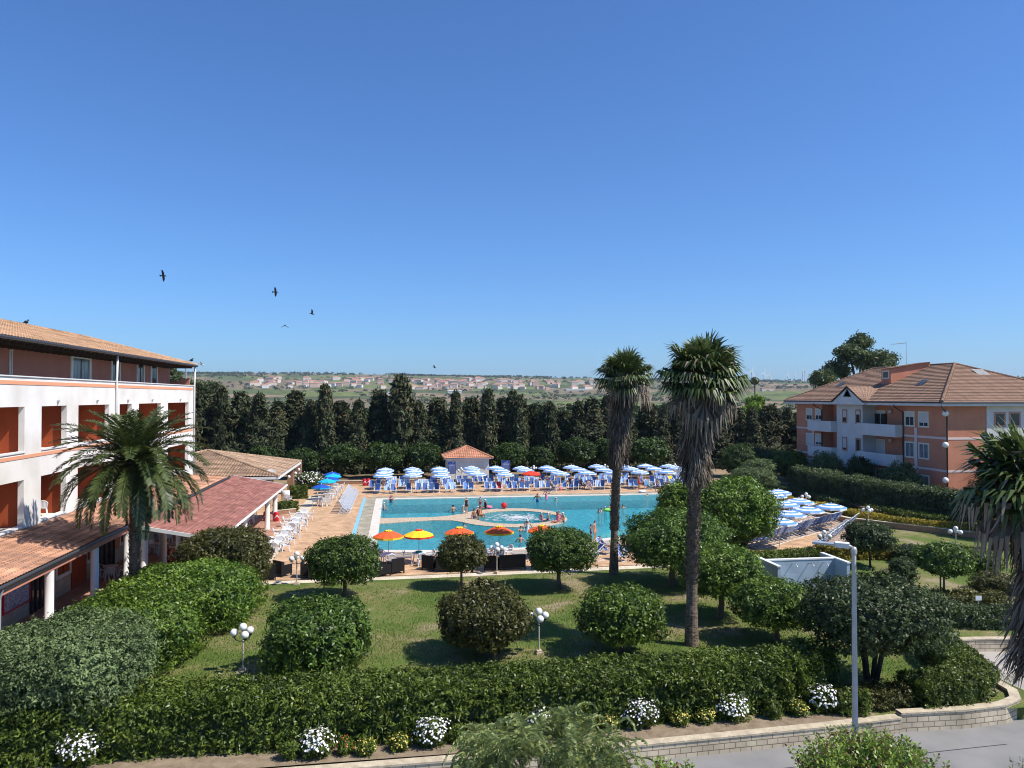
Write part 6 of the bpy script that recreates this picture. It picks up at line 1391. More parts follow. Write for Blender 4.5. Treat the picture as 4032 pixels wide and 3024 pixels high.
# ------------------------------------------------------------------ flowering plants
def flower(lab, p, r, h, fm, n_, fs, seed, cat='flower bush', nm='flowering_bush', leaf='leaf_hedge', grp=None):
    t = thing(nm, lab, cat, (p[0], p[1], 0), 0, grp); rr = np.random.default_rng(seed + 900)
    me = crown_mesh('foliage', r, r, h / 2, [leaf], seed, L=.075, W=.03, cov=1.7, p=2.0, lump=.14, depth=.4, core=.7); link('foliage', me, t, (0, 0, h / 2))
    D = unit(rr.normal(size=(n_ * 2, 3)) + [0, -.3, .45]); D = D[D[:, 2] > -.25][:n_]
    P = D * [r, r, h / 2] * (1.0 + .12 * rr.normal(size=(len(D), 1))) + [0, 0, h / 2]; N = unit(D + [0, 0, .6] + .3 * rr.normal(size=D.shape))
    V = np.concatenate([leafquads(P, N, fs, fs, .15, .0, rr), leafquads(P + N * .004, N, fs, fs, .15, .0, rr)])
    o = link('blossom', npmesh('blossom', V, 2 * len(P), [fm]), t); o['kind'] = 'stuff'; return t
WH = [((297, 3035), .62, 1.0, 'white daisy bush under the shadow of the grey green bush'), ((1240, 2998), .52, .8, 'white daisy bush nearest the left end of the stone wall'), ((1700, 2957), .55, .85, 'white daisy bush left of the feathery pepper tree'), ((2140, 2905), .52, .85, 'white daisy bush half behind the feathery pepper tree'),
      ((2535, 2882), .60, .9, 'largest white daisy bush, between yellow flowered cushions'), ((2905, 2852), .55, .85, 'white daisy bush by the middle of the tufa wall'), ((3272, 2818), .55, .85, 'white daisy bush next to the street lamp pole')]
for k, ((u, v), r, h, lab) in enumerate(WH):
    p = G(u, v); flower(lab, (p.x, p.y + r * .8), r, h, 'flower_white', 230, .07, 60 + k, grp='white daisy bushes along the hedge')
YE_ = [((1437, 2985), 'yellow flower cushion right of the first daisy bush'), ((1572, 2968), 'yellow flower cushion left of the second daisy bush'), ((1882, 2925), 'yellow flower cushion at the edge of the pepper tree'), ((2282, 2895), 'yellow flower cushion seen through the pepper tree'), ((2399, 2885), 'yellow flower cushion left of the largest daisy bush'),
       ((2686, 2866), 'yellow flower cushion right of the largest daisy bush'), ((2787, 2857), 'yellow flower cushion left of the middle daisy bush'), ((3160, 2828), 'yellow flower cushion left of the street lamp daisy bush')]
for k, ((u, v), lab) in enumerate(YE_):
    p = G(u, v); flower(lab, (p.x, p.y + .25), .33, .48, 'flower_yellow', 70, .05, 80 + k, grp='yellow flower cushions in the bed')
p = G(1358, 2985); flower('small orange flowered plant between daisy and yellow cushion', (p.x, p.y + .25), .24, .55, 'flower_red', 18, .05, 95)
for k, (u, v, lab) in enumerate([(3058, 2838, 'small green plant right of the middle daisy bush'), (1140, 3000, 'small green plant left of the first daisy bush'), (1800, 2935, 'small green plant between daisy bush and pepper tree')]):
    p = G(u, v); me = crown_mesh('bedding_plant', .3, .3, .3, ['leaf_hedge'], 99 + k, L=.08, W=.035, cov=1.6, p=2, lump=.2, depth=.5); tag(link('bedding_plant', me, None, (p.x, p.y + .2, .3)), lab, 'plant', 'small green plants in the bed')
p = G(*c4(1430, 612)); flower('white oleander in a terracotta bed behind the blue parasols', (p.x, p.y), 1.9, 1.9, 'flower_white', 260, .14, 120, nm='oleander_bush')
p = G(*c4(1310, 700)); flower('white flowers spilling from the planter hedge by the pillar', (p.x, p.y - .1), .5, 1.1, 'flower_white', 90, .12, 121, nm='oleander_bush')
# ------------------------------------------------------------------ palms
def phoenix(label, base, h, r_tr, n_f, Lf, seed):
    t = thing('date_palm', label, 'palm tree', base); r = np.random.default_rng(seed); V = []; T = []
    for i in range(n_f):
        a = i * 2.39996 + r.normal() * .1; e0 = R(84) - (i / n_f) ** .85 * R(112) + r.normal() * .07; L = Lf * (1 - .12 * r.random()) * (.75 + .25 * min(1, i / 12)); n_ = 26
        d = np.array([cos(a), sin(a)]); pts = []; x = .12; z = 0.0; e = e0; ds = L / n_
        for j in range(n_ + 1):
            pts.append((d[0] * x, d[1] * x, z)); x += cos(e) * ds; z += sin(e) * ds; e = max(R(-84), e - (.020 + .022 * max(0, cos(e0))) * (1 + .9 * j / n_))
        pts = np.array(pts); sd = np.array([-d[1], d[0], 0.0])
        # rachis
        for j in range(n_):
            w_ = .028 * (1 - j / n_) + .008; V += [pts[j] - sd * w_, pts[j] + sd * w_, pts[j + 1] + sd * w_ * .9, pts[j + 1] - sd * w_ * .9]; T.append(.65)
        nl = 84
        for j in range(5, nl):
            f = j / nl * n_; k = min(int(f), n_ - 1); P = pts[k] + (pts[k + 1] - pts[k]) * (f - k); tg = pts[k + 1] - pts[k]; tg = tg / np.linalg.norm(tg); nr = np.cross(tg, sd); nr = nr if nr[2] > 0 else -nr
            ll = .56 * (sin(pi * min(.97, .12 + .82 * j / nl)) ** .6) * (1 + .15 * r.normal())
            for s in (-1, 1):
                dr = sd * s * .78 + tg * .62 + nr * (.28 + .12 * r.normal()) + np.array([0, 0, -.12]); dr /= np.linalg.norm(dr); w_ = np.cross(dr, nr); w_ = w_ / np.linalg.norm(w_) * .030
                tip = P + dr * ll + np.array([0, 0, -.10 * ll]); m_ = P + dr * ll * .5
                V += [P, m_ + w_, tip, m_ - w_]; T.append(np.clip(.45 + .25 * r.normal(), 0, 1))
    V = np.array(V); me = npmesh('crown', V, len(V) // 4, ['leaf_palm'], np.array(T)); link('crown', me, t, (0, 0, h))
    trunk_palm(t, h, r_tr, r_tr * .95, 0, seed, boots_from=.0, boot_n=520)
    mb = MB(); rr = random.Random(seed)
    for i in range(26):
        a = rr.random() * 6.28; q = rr.uniform(.25, .9); mb.tube([(.15 * cos(a), .15 * sin(a), h - .2), (q * .6 * cos(a), q * .6 * sin(a), h - .15), (q * cos(a), q * sin(a), h - rr.uniform(.5, 1.1))], .012, 4)
    mb.build('fruit_stalks', 'umb_orange' if 0 else 'frame_tan', t); return t
def trunk_palm(t, h, r0, r1, lean, seed, boots_from=.25, boot_n=700, flare=1.35):
    r = random.Random(seed); mb = MB(); n_ = 26; pts = []; rad = []
    for i in range(n_ + 1):
        f = i / n_; pts.append((lean * f * f, 0, h * f)); rad.append((r0 + (r1 - r0) * f) * (1 + (flare - 1) * max(0, 1 - f * 6)) * (1 + r.uniform(-.05, .05)))
    mb.tube(pts, rad, 14); nb = boot_n
    for i in range(nb):
        f = boots_from + (1 - boots_from) * i / nb; a = i * 2.39996; rr_ = r0 + (r1 - r0) * f; cx = lean * f * f; z = h * f
        d = Vector((cos(a), sin(a), 0)); s = Vector((-d.y, d.x, 0)); P = Vector((cx, 0, z)) + d * rr_ * .93; w_ = .085 * r.uniform(.7, 1.2); L = r.uniform(.14, .32)
        tip = P + d * L * .55 * r.uniform(.5, 1.3) + Vector((0, 0, L)) + s * r.uniform(-.05, .05)
        mb.add([P - s * w_, P + s * w_, tip + s * w_ * .45, tip - s * w_ * .45, P - d * .06], [(0, 1, 2, 3), (0, 3, 4), (1, 4, 2)])
    return mb.build('trunk', 'palmbark', t)
def fanpalm(label, base, h, lean, r0, r1, R_, skirt, seed, n_f=46, dead_f=.22, boots_from=.22, sk_r=.85, sk_n=2600, el0=84):
    t = thing('fan_palm', label, 'palm tree', base); r = np.random.default_rng(seed); V = []; T = []; MI = []
    for i in range(n_f):
        f = i / n_f; a = i * 2.39996 + r.normal() * .15; el = R(el0) - f ** .9 * R(el0 + 44) + r.normal() * .14; dead = f > 1 - dead_f or (f > .45 and r.random() < .12)
        pl = R_ * (.40 + .24 * r.random()) * (.75 + .25 * min(1, f * 4)); d = np.array([cos(a) * cos(el), sin(a) * cos(el), sin(el)]); P0 = np.array([0, 0, .0]); hub = P0 + d * pl + np.array([0, 0, -.10 * pl])
        sd = np.array([-sin(a), cos(a), 0.0]); up = np.cross(d, sd); up = up if up[2] > 0 else -up
        w_ = .022; V += [P0 - sd * w_, P0 + sd * w_, hub + sd * w_ * .7, hub - sd * w_ * .7]; T.append(.8); MI.append(1 if dead else 0)
        ns = 26; br = R_ * (.60 + .12 * r.random()); upf = max(0.0, 1 - f * 1.5)
        for k in range(ns):
            th = R(-105 + 210 * k / (ns - 1)); dr = d * cos(th) + sd * sin(th); dr = dr + up * (.10 + .18 * cos(th)) * (0 if dead else 1) + r.normal(size=3) * .03; dr /= np.linalg.norm(dr)
            l1 = br * (.74 + .08 * cos(th)); l2 = br * (.26 + .2 * r.random()) * (1.7 if dead else 1.25 - .6 * upf); wv = np.cross(dr, up); wv = wv / max(np.linalg.norm(wv), .1) * br * .058; nz_ = up * (.03 if k % 2 else -.03) * br
            A = hub; B = hub + dr * l1 + np.array([0, 0, -.06 * l1]) + nz_; dn = dr * ((.55 + .6 * upf) if not dead else .15) + np.array([0, 0, -.75 + .45 * upf - .25 * r.random()]) + r.normal(size=3) * .06; dn /= np.linalg.norm(dn); C = B + dn * l2
            V += [A, B + wv, B - nz_ * 1.5, B - wv]; T.append(np.clip(.45 + .2 * r.normal(), 0, 1)); MI.append(1 if dead else 0)
            V += [B + wv * .8, C + wv * .12, C - wv * .12, B - wv * .8]; T.append(np.clip(.62 + .25 * r.normal(), 0, 1)); MI.append(1 if dead or r.random() < .10 else 0)
    V = np.array(V); me = npmesh('crown', V, len(V) // 4, ['leaf_fan', 'leaf_dead'], np.array(T), np.array(MI)); link('crown', me, t, (lean, 0, h))
    # hanging skirt of dead leaves
    V = []; T = []
    for i in range(sk_n):
        f = r.random() ** .9; z = h - .15 - f * skirt; a = r.random() * 6.283; env = sk_r * (1 - .18 * f) * (.72 + .28 * sin(a * 3 + f * 5 + seed)); q = .25 + (env - .25) * r.random() ** .5; L = r.uniform(.5, 1.15) * (1 - .3 * f); ff = z / h; cx = lean * ff * ff
        P = np.array([cx + q * .55 * cos(a), q * .55 * sin(a), z]); tip = np.array([cx + q * (1 + .12 * r.normal()) * cos(a + .15 * r.normal()), q * sin(a + .15 * r.normal()), z - L]); m_ = (P + tip) / 2 + np.array([cos(a), sin(a), 0]) * .10 * L
        b = a + r.normal() * .7; w_ = np.array([-sin(b), cos(b), 0]) * r.uniform(.012, .034)
        V += [P - w_ * .5, P + w_ * .5, m_ + w_, m_ - w_, m_ - w_, m_ + w_, tip + w_ * .3, tip - w_ * .3]; tt = np.clip(.5 + .28 * r.normal() - .1 * f, 0, 1); T += [tt, tt]
    V = np.array(V); me = npmesh('dead_leaf_skirt', V, len(V) // 4, ['leaf_dead'], np.array(T)); link('dead_leaf_skirt', me, t)
    trunk_palm(t, h, r0, r1, lean, seed, boots_from, 900, 1.3)
    return t
p = G(504, 2340); d_ = ray(533, 1700); pp = EYE + d_ * (38.0 / d_.dot(FW))
phoenix('feathery date palm standing before the white hotel wing', (pp.x, pp.y, 0), 7.7, .21, 88, 4.2, 5)
pA = G(2417, 2262); zc = (pA - EYE).dot(FW); fanpalm('tall fan palm with dead leaf skirt, slimmer one beside the pool', (pA.x, pA.y, 0), 12.2, .75, .24, .17, 1.68, 4.9, 3, n_f=44, dead_f=.10, sk_r=.95, sk_n=3600)
pB = G(2723, 2540); fanpalm('tall fan palm with wide dead leaf skirt rising from behind the hedge', (pB.x, pB.y, 0), 11.9, .55, .25, .18, 1.75, 4.2, 9, n_f=54, dead_f=.10, sk_r=1.05, sk_n=4200)
d_ = ray(4110, 1790); pC = EYE + d_ * (19.0 / d_.dot(FW)); fanpalm('shaggy fan palm with long brown skirt cut off by the picture edge', (pC.x, pC.y, -.5), 9.3, 0, .2, .18, 1.75, 4.3, 14, n_f=50, dead_f=.15, el0=58, sk_r=1.25, sk_n=3600)
# ------------------------------------------------------------------ foreground tree tops
def pepper(label, base, h, r_, seed):
    t = thing('pepper_tree', label, 'tree', base); r = np.random.default_rng(seed); V = []; T = []
    CL = [(6.283 * r.random(), r_ * r.random() ** .55, r.uniform(.75, 1.05)) for _ in range(34)]
    for i in range(1150):
        ca, cq, ch = CL[i % 34]; q = cq; P = np.array([q * cos(ca), q * sin(ca), h * ch * (1 - .13 * (q / r_) ** 2) - .25]) + r.normal(size=3) * [.16, .16, .14]; a = r.random() * 6.283; dr = np.array([cos(a), sin(a), .9 + .6 * r.normal()]); dr /= np.linalg.norm(dr); n_ = 20; L = r.uniform(.3, .75)
        for j in range(n_):
            P = P + dr * L / n_; dr = dr + np.array([0, 0, -.10 - .05 * r.random()]) + r.normal(size=3) * .04; dr /= np.linalg.norm(dr); sd = np.cross(dr, [0, 0, 1.0]); sd /= max(np.linalg.norm(sd), .1)
            for s in (-1, 1):
                v = sd * s * .8 + dr * .5 + r.normal(size=3) * .15; v /= np.linalg.norm(v); ll = .12 * (1 - .4 * j / n_); w_ = np.cross(v, dr + .01); w_ = w_ / max(np.linalg.norm(w_), .1) * .016
                V += [P, P + v * ll * .5 + w_, P + v * ll, P + v * ll * .5 - w_]; T.append(np.clip(.5 + .25 * r.normal(), 0, 1))
    V = np.array(V); link('crown', npmesh('crown', V, len(V) // 4, ['leaf_pepper'], np.array(T)), t)
    mb = trunk_mb(h * .55, .14, seed, 6, r_ * .6, h * .33)
    mb.build('trunk', 'bark', t, True); return t
d_ = ray(2170, 2900); pp = EYE + d_ * (15.0 / d_.dot(FW)); pepper('feathery pepper tree top in front of the road', (pp.x, pp.y, -.5), 5.15, 1.65, 4)
def sprout(label, base, h, r_, seed, n_s=60, m='leaf_sprout', L=.125, W=.072):
    t = thing('sprouting_tree', label, 'tree', base, 0, 'tree tops in front of the road'); r = np.random.default_rng(seed); V = []; T = []; mb = MB()
    for i in range(n_s):
        a = r.random() * 6.283; q = r_ * r.random() ** .5; top = h * (1 - .10 * (q / r_) ** 2) - abs(r.normal()) * .16; x, y = q * cos(a), q * sin(a); b0 = np.array([x * .7, y * .7, top - r.uniform(.6, .95)]); tp = np.array([x, y, top])
        mb.tube([b0, (b0 + tp) / 2 + r.normal(size=3) * .02, tp], [.010, .007, .003], 4)
        for j in range(44):
            f = j / 44; P = b0 + (tp - b0) * f; an = j * 2.4; d = np.array([cos(an), sin(an), .75]); d /= np.linalg.norm(d); sd = np.cross(d, r.normal(size=3)); sd /= np.linalg.norm(sd); l = L * (1.15 - .6 * f); w_ = sd * W * .5 * (1.1 - .5 * f); P = P + d * .02
            V += [P, P + d * l * .55 + w_, P + d * l, P + d * l * .55 - w_]; T.append(np.clip(.35 + .5 * f + .16 * r.normal(), 0, 1) if r.random() > .06 else 1.0)
    V = np.array(V); link('crown', npmesh('crown', V, len(V) // 4, [m], np.array(T)), t); mb.build('twigs', 'bark', t)
    trunk_mb(h * .6, .1, seed, 6, r_ * .6, h * .2).build('trunk', 'bark', t, True); return t
def fg(u, v, zc): d = ray(u, v); return EYE + d * (zc / d.dot(FW))
q = fg(3430, 2900, 14); sprout('lime green leafy tree top below the street lamp', (q.x, q.y, -.5), q.z + .55, 1.5, 1, 190)
q = fg(2640, 2990, 14); sprout('small lime green tree top beside the pepper tree', (q.x, q.y, -.5), q.z + .55, .7, 2, 60)
q = fg(4010, 2970, 12); sprout('dark leaved twigs at the foot of the drooping palm', (q.x, q.y, -.5), q.z + .5, .3, 3, 7, 'leaf_dark', .1, .05)
# ------------------------------------------------------------------ grass blades on the lawn
n_ = 120000
gx = rng.uniform(-9, 24, n_); gy = rng.uniform(26.5, 47.2, n_)
k_ = rng.random(n_) < (1.25 - (gy - 26) / 26); gx, gy = gx[k_], gy[k_]
q_ = lumps(np.stack([gx, gy, gx * 0], 1), 6, .5); k_ = (q_ + .6 * rng.normal(size=len(gx))) > -.7; gx, gy, q_ = gx[k_], gy[k_], q_[k_]
# keep the strip shorter where the path bends
k_ = gy < 46.7 + .03 * np.clip(gx, -10, 20); gx, gy, q_ = gx[k_], gy[k_], q_[k_]
P = np.stack([gx, gy, np.full(len(gx), .035)], 1); N = unit(rng.normal(size=P.shape) * [1, 1, .25]); V = leafquads(P, N, .085, .022, 0, .1, rng, np.tile([0, 0, 1.0], (len(P), 1)) + .45 * rng.normal(size=P.shape))
o = link('grass', npmesh('grass', V, len(P), ['grass'], np.clip(.45 + .2 * rng.normal(size=len(P)) + .15 * q_, 0, 1))); o['kind'] = 'stuff'
# ------------------------------------------------------------------ trees behind the pool
def dist_at(u, Yw): return PY(u, 1560, Yw)
def top_z(u, v, Yw): return PY(u, v, Yw).z
PK = [clipped_tree('park_tree', 'x', (0, 0, 0), 2.6, 1.5, 4.4, 'leaf_round', 200 + k, 'round crowned trees between the pool and the conifers', L=.34, W=.16, cov=2.0, p=2.3, lump=.09, depth=.25, r0=.16, bark='barkdark', gap=.2) for k in range(3)]
PK = [Stock(t) for t in PK]
for k, (vx, vy, hw, lab) in enumerate([(566, 975, 40, 'low round tree behind the bar roof ridge'), (655, 992, 37, 'round tree beside the bar pavilion corner'), (738, 992, 42, 'round tree behind the blue cafe parasols'), (826, 990, 44, 'round tree behind the first parasol column'), (913, 986, 42, 'round tree left of the pool hut'), (1100, 986, 42, 'round tree right of the pool hut'),
                                       (1168, 986, 30, 'smaller round tree two along from the pool hut'), (1243, 976, 47, 'broad round tree left of the slimmer palm'), (1318, 968, 46, 'dark round tree behind the slimmer palm trunk'), (1403, 972, 48, 'broad round tree right of the slimmer palm')]):
    u, v = vx * 1.823, vy * 1.823; Yw = 105.5 + (k % 3) * .8; q = PY(u, v, Yw); s = hw * 1.823 * 105 / 3028 / 2.6
    PK[k % 3].put((q.x, q.y, 0), k * 1.7, lab, None, (s, s, min(1.15, max(.9, s))))
def conifer(name, h, r_, seed, n_c=900, slim=False, m='leaf_cypress'):
    t = thing(name, 'x', 'tree', (0, 0, 0), 0, 'conifers of the belt behind the pool'); r = np.random.default_rng(seed); per = 15
    if slim:
        tt = r.random(n_c) ** 1.05; prof = np.sin(pi * np.clip(tt * .86 + .14, 0, 1)) ** .55; a = r.random(n_c) * 6.283; q = r_ * prof * (1 - .35 * r.random(n_c) ** 2) * (1 + .14 * np.sin(a * 3 + seed + tt * 6)); dz = 0
    else:
        nb = n_c // 6; tb = np.repeat(r.random(nb) ** 1.2, 6); ab = np.repeat(r.random(nb) * 6.283, 6); lb = np.repeat(r.uniform(.62, 1.22, nb), 6); fb = np.tile(np.linspace(.42, 1, 6), nb); n_c = nb * 6
        tt = tb; a = ab + .10 * r.normal(size=n_c); q = (r_ * (1 - tb) ** .95 * (.85 + .25 * np.sin(ab * 2 + seed)) * lb + .12) * fb; dz = (fb - .5) * .9 * (1 - tb) * lb + .0
    C = np.stack([q * np.cos(a), q * np.sin(a), .15 + tt * (h - .5) + dz], 1); out = np.stack([np.cos(a), np.sin(a), np.zeros(n_c)], 1)
    cs = .22 if slim else .33
    P = np.repeat(C, per, 0) + r.normal(size=(n_c * per, 3)) * [cs, cs, cs * .7]; O = np.repeat(out, per, 0); T = O * (.5 if slim else .9) + [0, 0, 1.1 if slim else .55] + .5 * r.normal(size=P.shape); N = unit(O + [0, 0, .5] + .6 * r.normal(size=P.shape))
    V = leafquads(P, N, .60, .20, .2, .1, r, T); ti = np.clip(np.repeat(.48 + .26 * r.normal(size=n_c), per) + .13 * r.normal(size=len(P)), 0, .97); dd = np.repeat(r.random(n_c) < .03, per); ti[dd] = 1
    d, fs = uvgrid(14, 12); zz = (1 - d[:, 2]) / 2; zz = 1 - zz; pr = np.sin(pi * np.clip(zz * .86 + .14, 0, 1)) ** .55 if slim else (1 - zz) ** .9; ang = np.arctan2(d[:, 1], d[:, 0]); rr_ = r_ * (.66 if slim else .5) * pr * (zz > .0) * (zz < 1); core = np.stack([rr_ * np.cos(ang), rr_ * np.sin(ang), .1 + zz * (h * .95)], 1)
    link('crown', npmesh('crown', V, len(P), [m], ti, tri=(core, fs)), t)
    mb = MB(); mb.tube([(0, 0, -.1), (0, 0, h * .5), (0, 0, h * .9)], [.2, .13, .03], 6); mb.build('trunk', 'barkdark', t); return Stock(t)
CO = [conifer('conifer', 10, 3.9, 300 + k) for k in range(5)]; SL = [conifer('slim_cypress', 10, 1.05, 320 + k, 420, True) for k in range(2)]
BELT = [(395, 822), (425, 832), (450, 826), (480, 818), (522, 842), (560, 836), (600, 850), (640, 838), (672, 850), (735, 852), (775, 850), (820, 836), (868, 838), (905, 845), (945, 848), (985, 842), (1020, 846), (1085, 846), (1150, 858), (1215, 882), (1248, 852), (1278, 846), (1312, 850), (1350, 866), (1400, 856), (1432, 868), (1470, 872), (1510, 870), (1545, 868), (1592, 872), (1625, 880), (1662, 862), (1700, 868), (1735, 880), (1770, 880)]
for k, (vx, vy) in enumerate(BELT):
    u, v = vx * 1.823, vy * 1.823; Yw = 113 + (k * 7 % 5) * .9; q = PY(u, v, Yw); s = (q.z - .2 - .9 * abs(sin(k * 2.3))) / 10
    CO[k % 5].put((q.x, q.y, -.05), k * 2.1, f'dark bushy conifer, {nth(k)} along the belt from the hotel', 'conifers of the belt behind the pool', (1.0 + .3 * sin(k * 3.7), 1.0 + .3 * sin(k * 3.7), s))
for k, (vx, vy) in enumerate([(703, 828), (866, 806), (1054, 838), (1108, 840), (1124, 852), (1164, 886), (1187, 866)]):
    u, v = vx * 1.823, vy * 1.823; Yw = 111.5 + (k % 2); q = PY(u, v, Yw); s = q.z / 10
    SL[k % 2].put((q.x, q.y, -.05), k * 1.3, f'slim upright cypress, {nth(k)} from the hotel in the conifer belt', 'slim cypresses in the conifer belt', (1.0 if k != 1 else 1.5, 1.0 if k != 1 else 1.5, s))
for k in range(34):
    vx = 410 + k * 41 + (k * 37 % 11); q = PY(vx * 1.823, 1560, 122 + (k * 5 % 4)); s = .66 + .14 * sin(k * 1.7)
    CO[(k + 2) % 5].put((q.x, q.y, -.05), k * 1.1, f'shaded conifer, {nth(k)} from the hotel in the rear rank of the belt', 'rear rank of the conifer belt', (1.1, 1.1, s))
# ------------------------------------------------------------------ loose broadleaf trees further off
def loose(name, h, r_, seed, m, n_c=420, per=22, L=.45, W=.17, stem=.3):
    t = thing(name, 'x', 'tree', (0, 0, 0)); r = np.random.default_rng(seed); D = unit(r.normal(size=(n_c, 3))); big = [(r.normal(size=3) * [r_ * .5, r_ * .5, h * (.16 if h < 15 else .21)] + [0, 0, h * (.62 if h < 15 else .56)], r.uniform(.35, .6)) for _ in range(9)]
    cc = np.array([b[0] for b in big]); cr = np.array([b[1] for b in big]); k = r.integers(0, 9, n_c); C = cc[k] + D * (cr[k] * r_)[:, None] * (.6 + .4 * r.random((n_c, 1))) * [1, 1, .85]; C[:, 2] = np.maximum(C[:, 2], h * stem * .8)
    P = np.repeat(C, per, 0) + r.normal(size=(n_c * per, 3)) * r_ * .085; V = leafquads(P, unit(P - [0, 0, h * .55]), L, W, .6, .3, r, np.tile([0, 0, -1.0], (len(P), 1)) + .8 * r.normal(size=P.shape)); ti = np.clip(np.repeat(.45 + .22 * r.normal(size=n_c), per) + .12 * r.normal(size=len(P)), 0, 1)
    link('crown', npmesh('crown', V, len(P), [m], ti), t); mb = MB(); mb.tube([(0, 0, -.2), (.1, 0, h * .3), (0, 0, h * .6)], [h * .022, h * .016, h * .008], 7)
    for b in big[:6]: mb.tube([(0.05, 0, h * .35), tuple(b[0] * .6 + np.array([0, 0, h * .22])), tuple(b[0])], [h * .01, h * .007, h * .003], 5)
    mb.build('trunk', 'bark', t); return Stock(t)
EU = [loose('eucalyptus', 20, 3.3, 410 + k, 'leaf_euc', 700, 26, .50, .17, .12) for k in range(2)]
for k, (u, v, Yw, s, lab) in enumerate([(3385, 1312, 126, None, 'tall eucalyptus rising behind the pink block roof'), (3290, 1375, 124, None, 'lower eucalyptus leaning beside the tallest one'), (4030, 1452, 118, None, 'dark tree top behind the right roof slope'), (740, 1452, 150, None, 'umbrella shaped tree seen under the hotel eave'), (705, 1448, 148, None, 'second tree seen under the hotel eave')]):
    q = PY(u, v, Yw); s = q.z / 19.0; EU[k % 2].put((q.x, q.y, 0), k * 1.9 + .5, lab, 'eucalyptus trees', (s * (1.25 if k < 2 else 1.9), s * (1.25 if k < 2 else 1.9), s))
FT = [loose('field_tree', 8, 3.4, 430 + k, 'leaf_field', 150, 14, 1.0, .5) for k in range(3)]
MB_FAR = 0
r_ = random.Random(5); nfar = 0
for k in range(150):
    u = r_.uniform(760, 3250); Yw = r_.choice([150, 170, 190, 210, 240, 270, 320, 380, 450, 560, 700]) * r_.uniform(.95, 1.1); q = PY(u, 1562, Yw); x = q.x
    if Yw < 400 and 40 < x < 85 and Yw < 120: continue
    h_ = r_.uniform(.45, 1.0) * (1.05 if Yw < 260 else .9); z = float(hgt(x, Yw))
    FT[k % 3].put((x, Yw, z - .1), r_.random() * 6, 'rounded green tree in the fields beyond the conifer belt', 'scattered trees in the fields', (h_ * 1.1, h_ * 1.1, h_))
for k, (u, v, Yw, lab) in enumerate([(2985, 1560, 150, 'lime yellow tree beyond the conifers near the pink block')]):
    y_ = loose('field_tree', 8, 2.8, 455, 'leaf_sprout', 150, 14, .8, .4); q = PY(u, v, Yw); y_.put((q.x, q.y, 0), 0, lab, None, (1, 1, q.z / 8))
# scrub and olive groves: one mass
P = []; S_ = []
for i in range(5200):
    Yw = 10 ** rng.uniform(2.18, 3.55); u = rng.uniform(700, 3500); q = PY(u, 1562, Yw)
    if Yw < 300 and rng.random() < .45: continue
    P.append((q.x, q.y, float(hgt(q.x, q.y)))); S_.append(rng.uniform(.7, 1.9) * (1 + Yw / 1600))
P = np.array(P); S_ = np.array(S_); nn = lumps(P * [1, 1, 0], 7, .008); k_ = nn > -.35; P, S_ = P[k_], S_[k_]
Q = np.repeat(P, 26, 0); s_ = np.repeat(S_, 26)[:, None]; off = unit(rng.normal(size=Q.shape)); off[:, 2] = np.abs(off[:, 2]); Q = Q + off * s_ * [1.5, 1.5, 1.25]
V = leafquads(Q, off, 1.0, .8, .5, .1); V = (V.reshape(-1, 4, 3) - Q[:, None]) * s_[:, None] * .95 + Q[:, None]
o = link('scrubland', npmesh('scrubland', V.reshape(-1, 3), len(Q), ['leaf_field'], np.clip(np.repeat(.4 + .2 * rng.normal(size=len(P)), 26) + .1 * rng.normal(size=len(Q)), 0, 1))); o['kind'] = 'stuff'
# ridge woodland along the skyline
P = []
for i in range(2600):
    a = rng.uniform(-.42, .52); D = rng.uniform(3300, 4500); 
    if sin(a * 19) + .6 * sin(a * 47) + .8 * rng.normal() < .2: continue
    P.append((D * sin(a), D * cos(a), float(hgt(D * sin(a), D * cos(a)))))
P = np.array(P); Q = np.repeat(P, 10, 0); off = unit(rng.normal(size=Q.shape)); off[:, 2] = np.abs(off[:, 2]); Q = Q + off * [9, 9, 7]; V = leafquads(Q, off, 9, 7, .4, 0)
o = link('ridge_woodland', npmesh('ridge_woodland', V, len(Q), ['leaf_field'], np.clip(.3 + .15 * rng.normal(size=len(Q)), 0, 1))); o['kind'] = 'stuff'
# ------------------------------------------------------------------ hillside town
def house(w_, d_, h_, wallm, nm='village_house'):
    t = thing(nm, 'x', 'house', (0, 0, 0), 0, 'houses of the hillside town'); mb = MB(); mb.box(-w_, w_, -d_, d_, -3, h_)
    mb.build('wall', wallm, t); mb = MB(); o_ = .4; mb.add([(-w_ - o_, -d_ - o_, h_), (w_ + o_, -d_ - o_, h_), (w_ + o_, d_ + o_, h_), (-w_ - o_, d_ + o_, h_), (-w_ * .6, 0, h_ + d_ * .45), (w_ * .6, 0, h_ + d_ * .45)], [(0, 1, 5, 4), (1, 2, 5), (2, 3, 4, 5), (3, 0, 4), (3, 2, 1, 0)]); mb.build('roof', 'tile_plain', t); return Stock(t)
M['tile_plain'] = mat('far_roof_tile', (.42, .23, .15), .9, .1); M['far_wall'] = mat('far_house_wall', (.66, .58, .48), .9, .1); M['far_wall2'] = mat('far_house_wall_pink', (.58, .42, .34), .9, .1)
HS = [house(8, 6, 7, 'white'), house(11, 7, 10, 'far_wall'), house(9, 6, 9, 'far_wall2'), house(13, 8, 8, 'far_wall')]
HL = ['white walled house in the hazy hillside town', 'cream walled tall house in the hazy hillside town', 'pink walled house in the hazy hillside town', 'long cream walled house in the hazy hillside town']
r_ = random.Random(9)
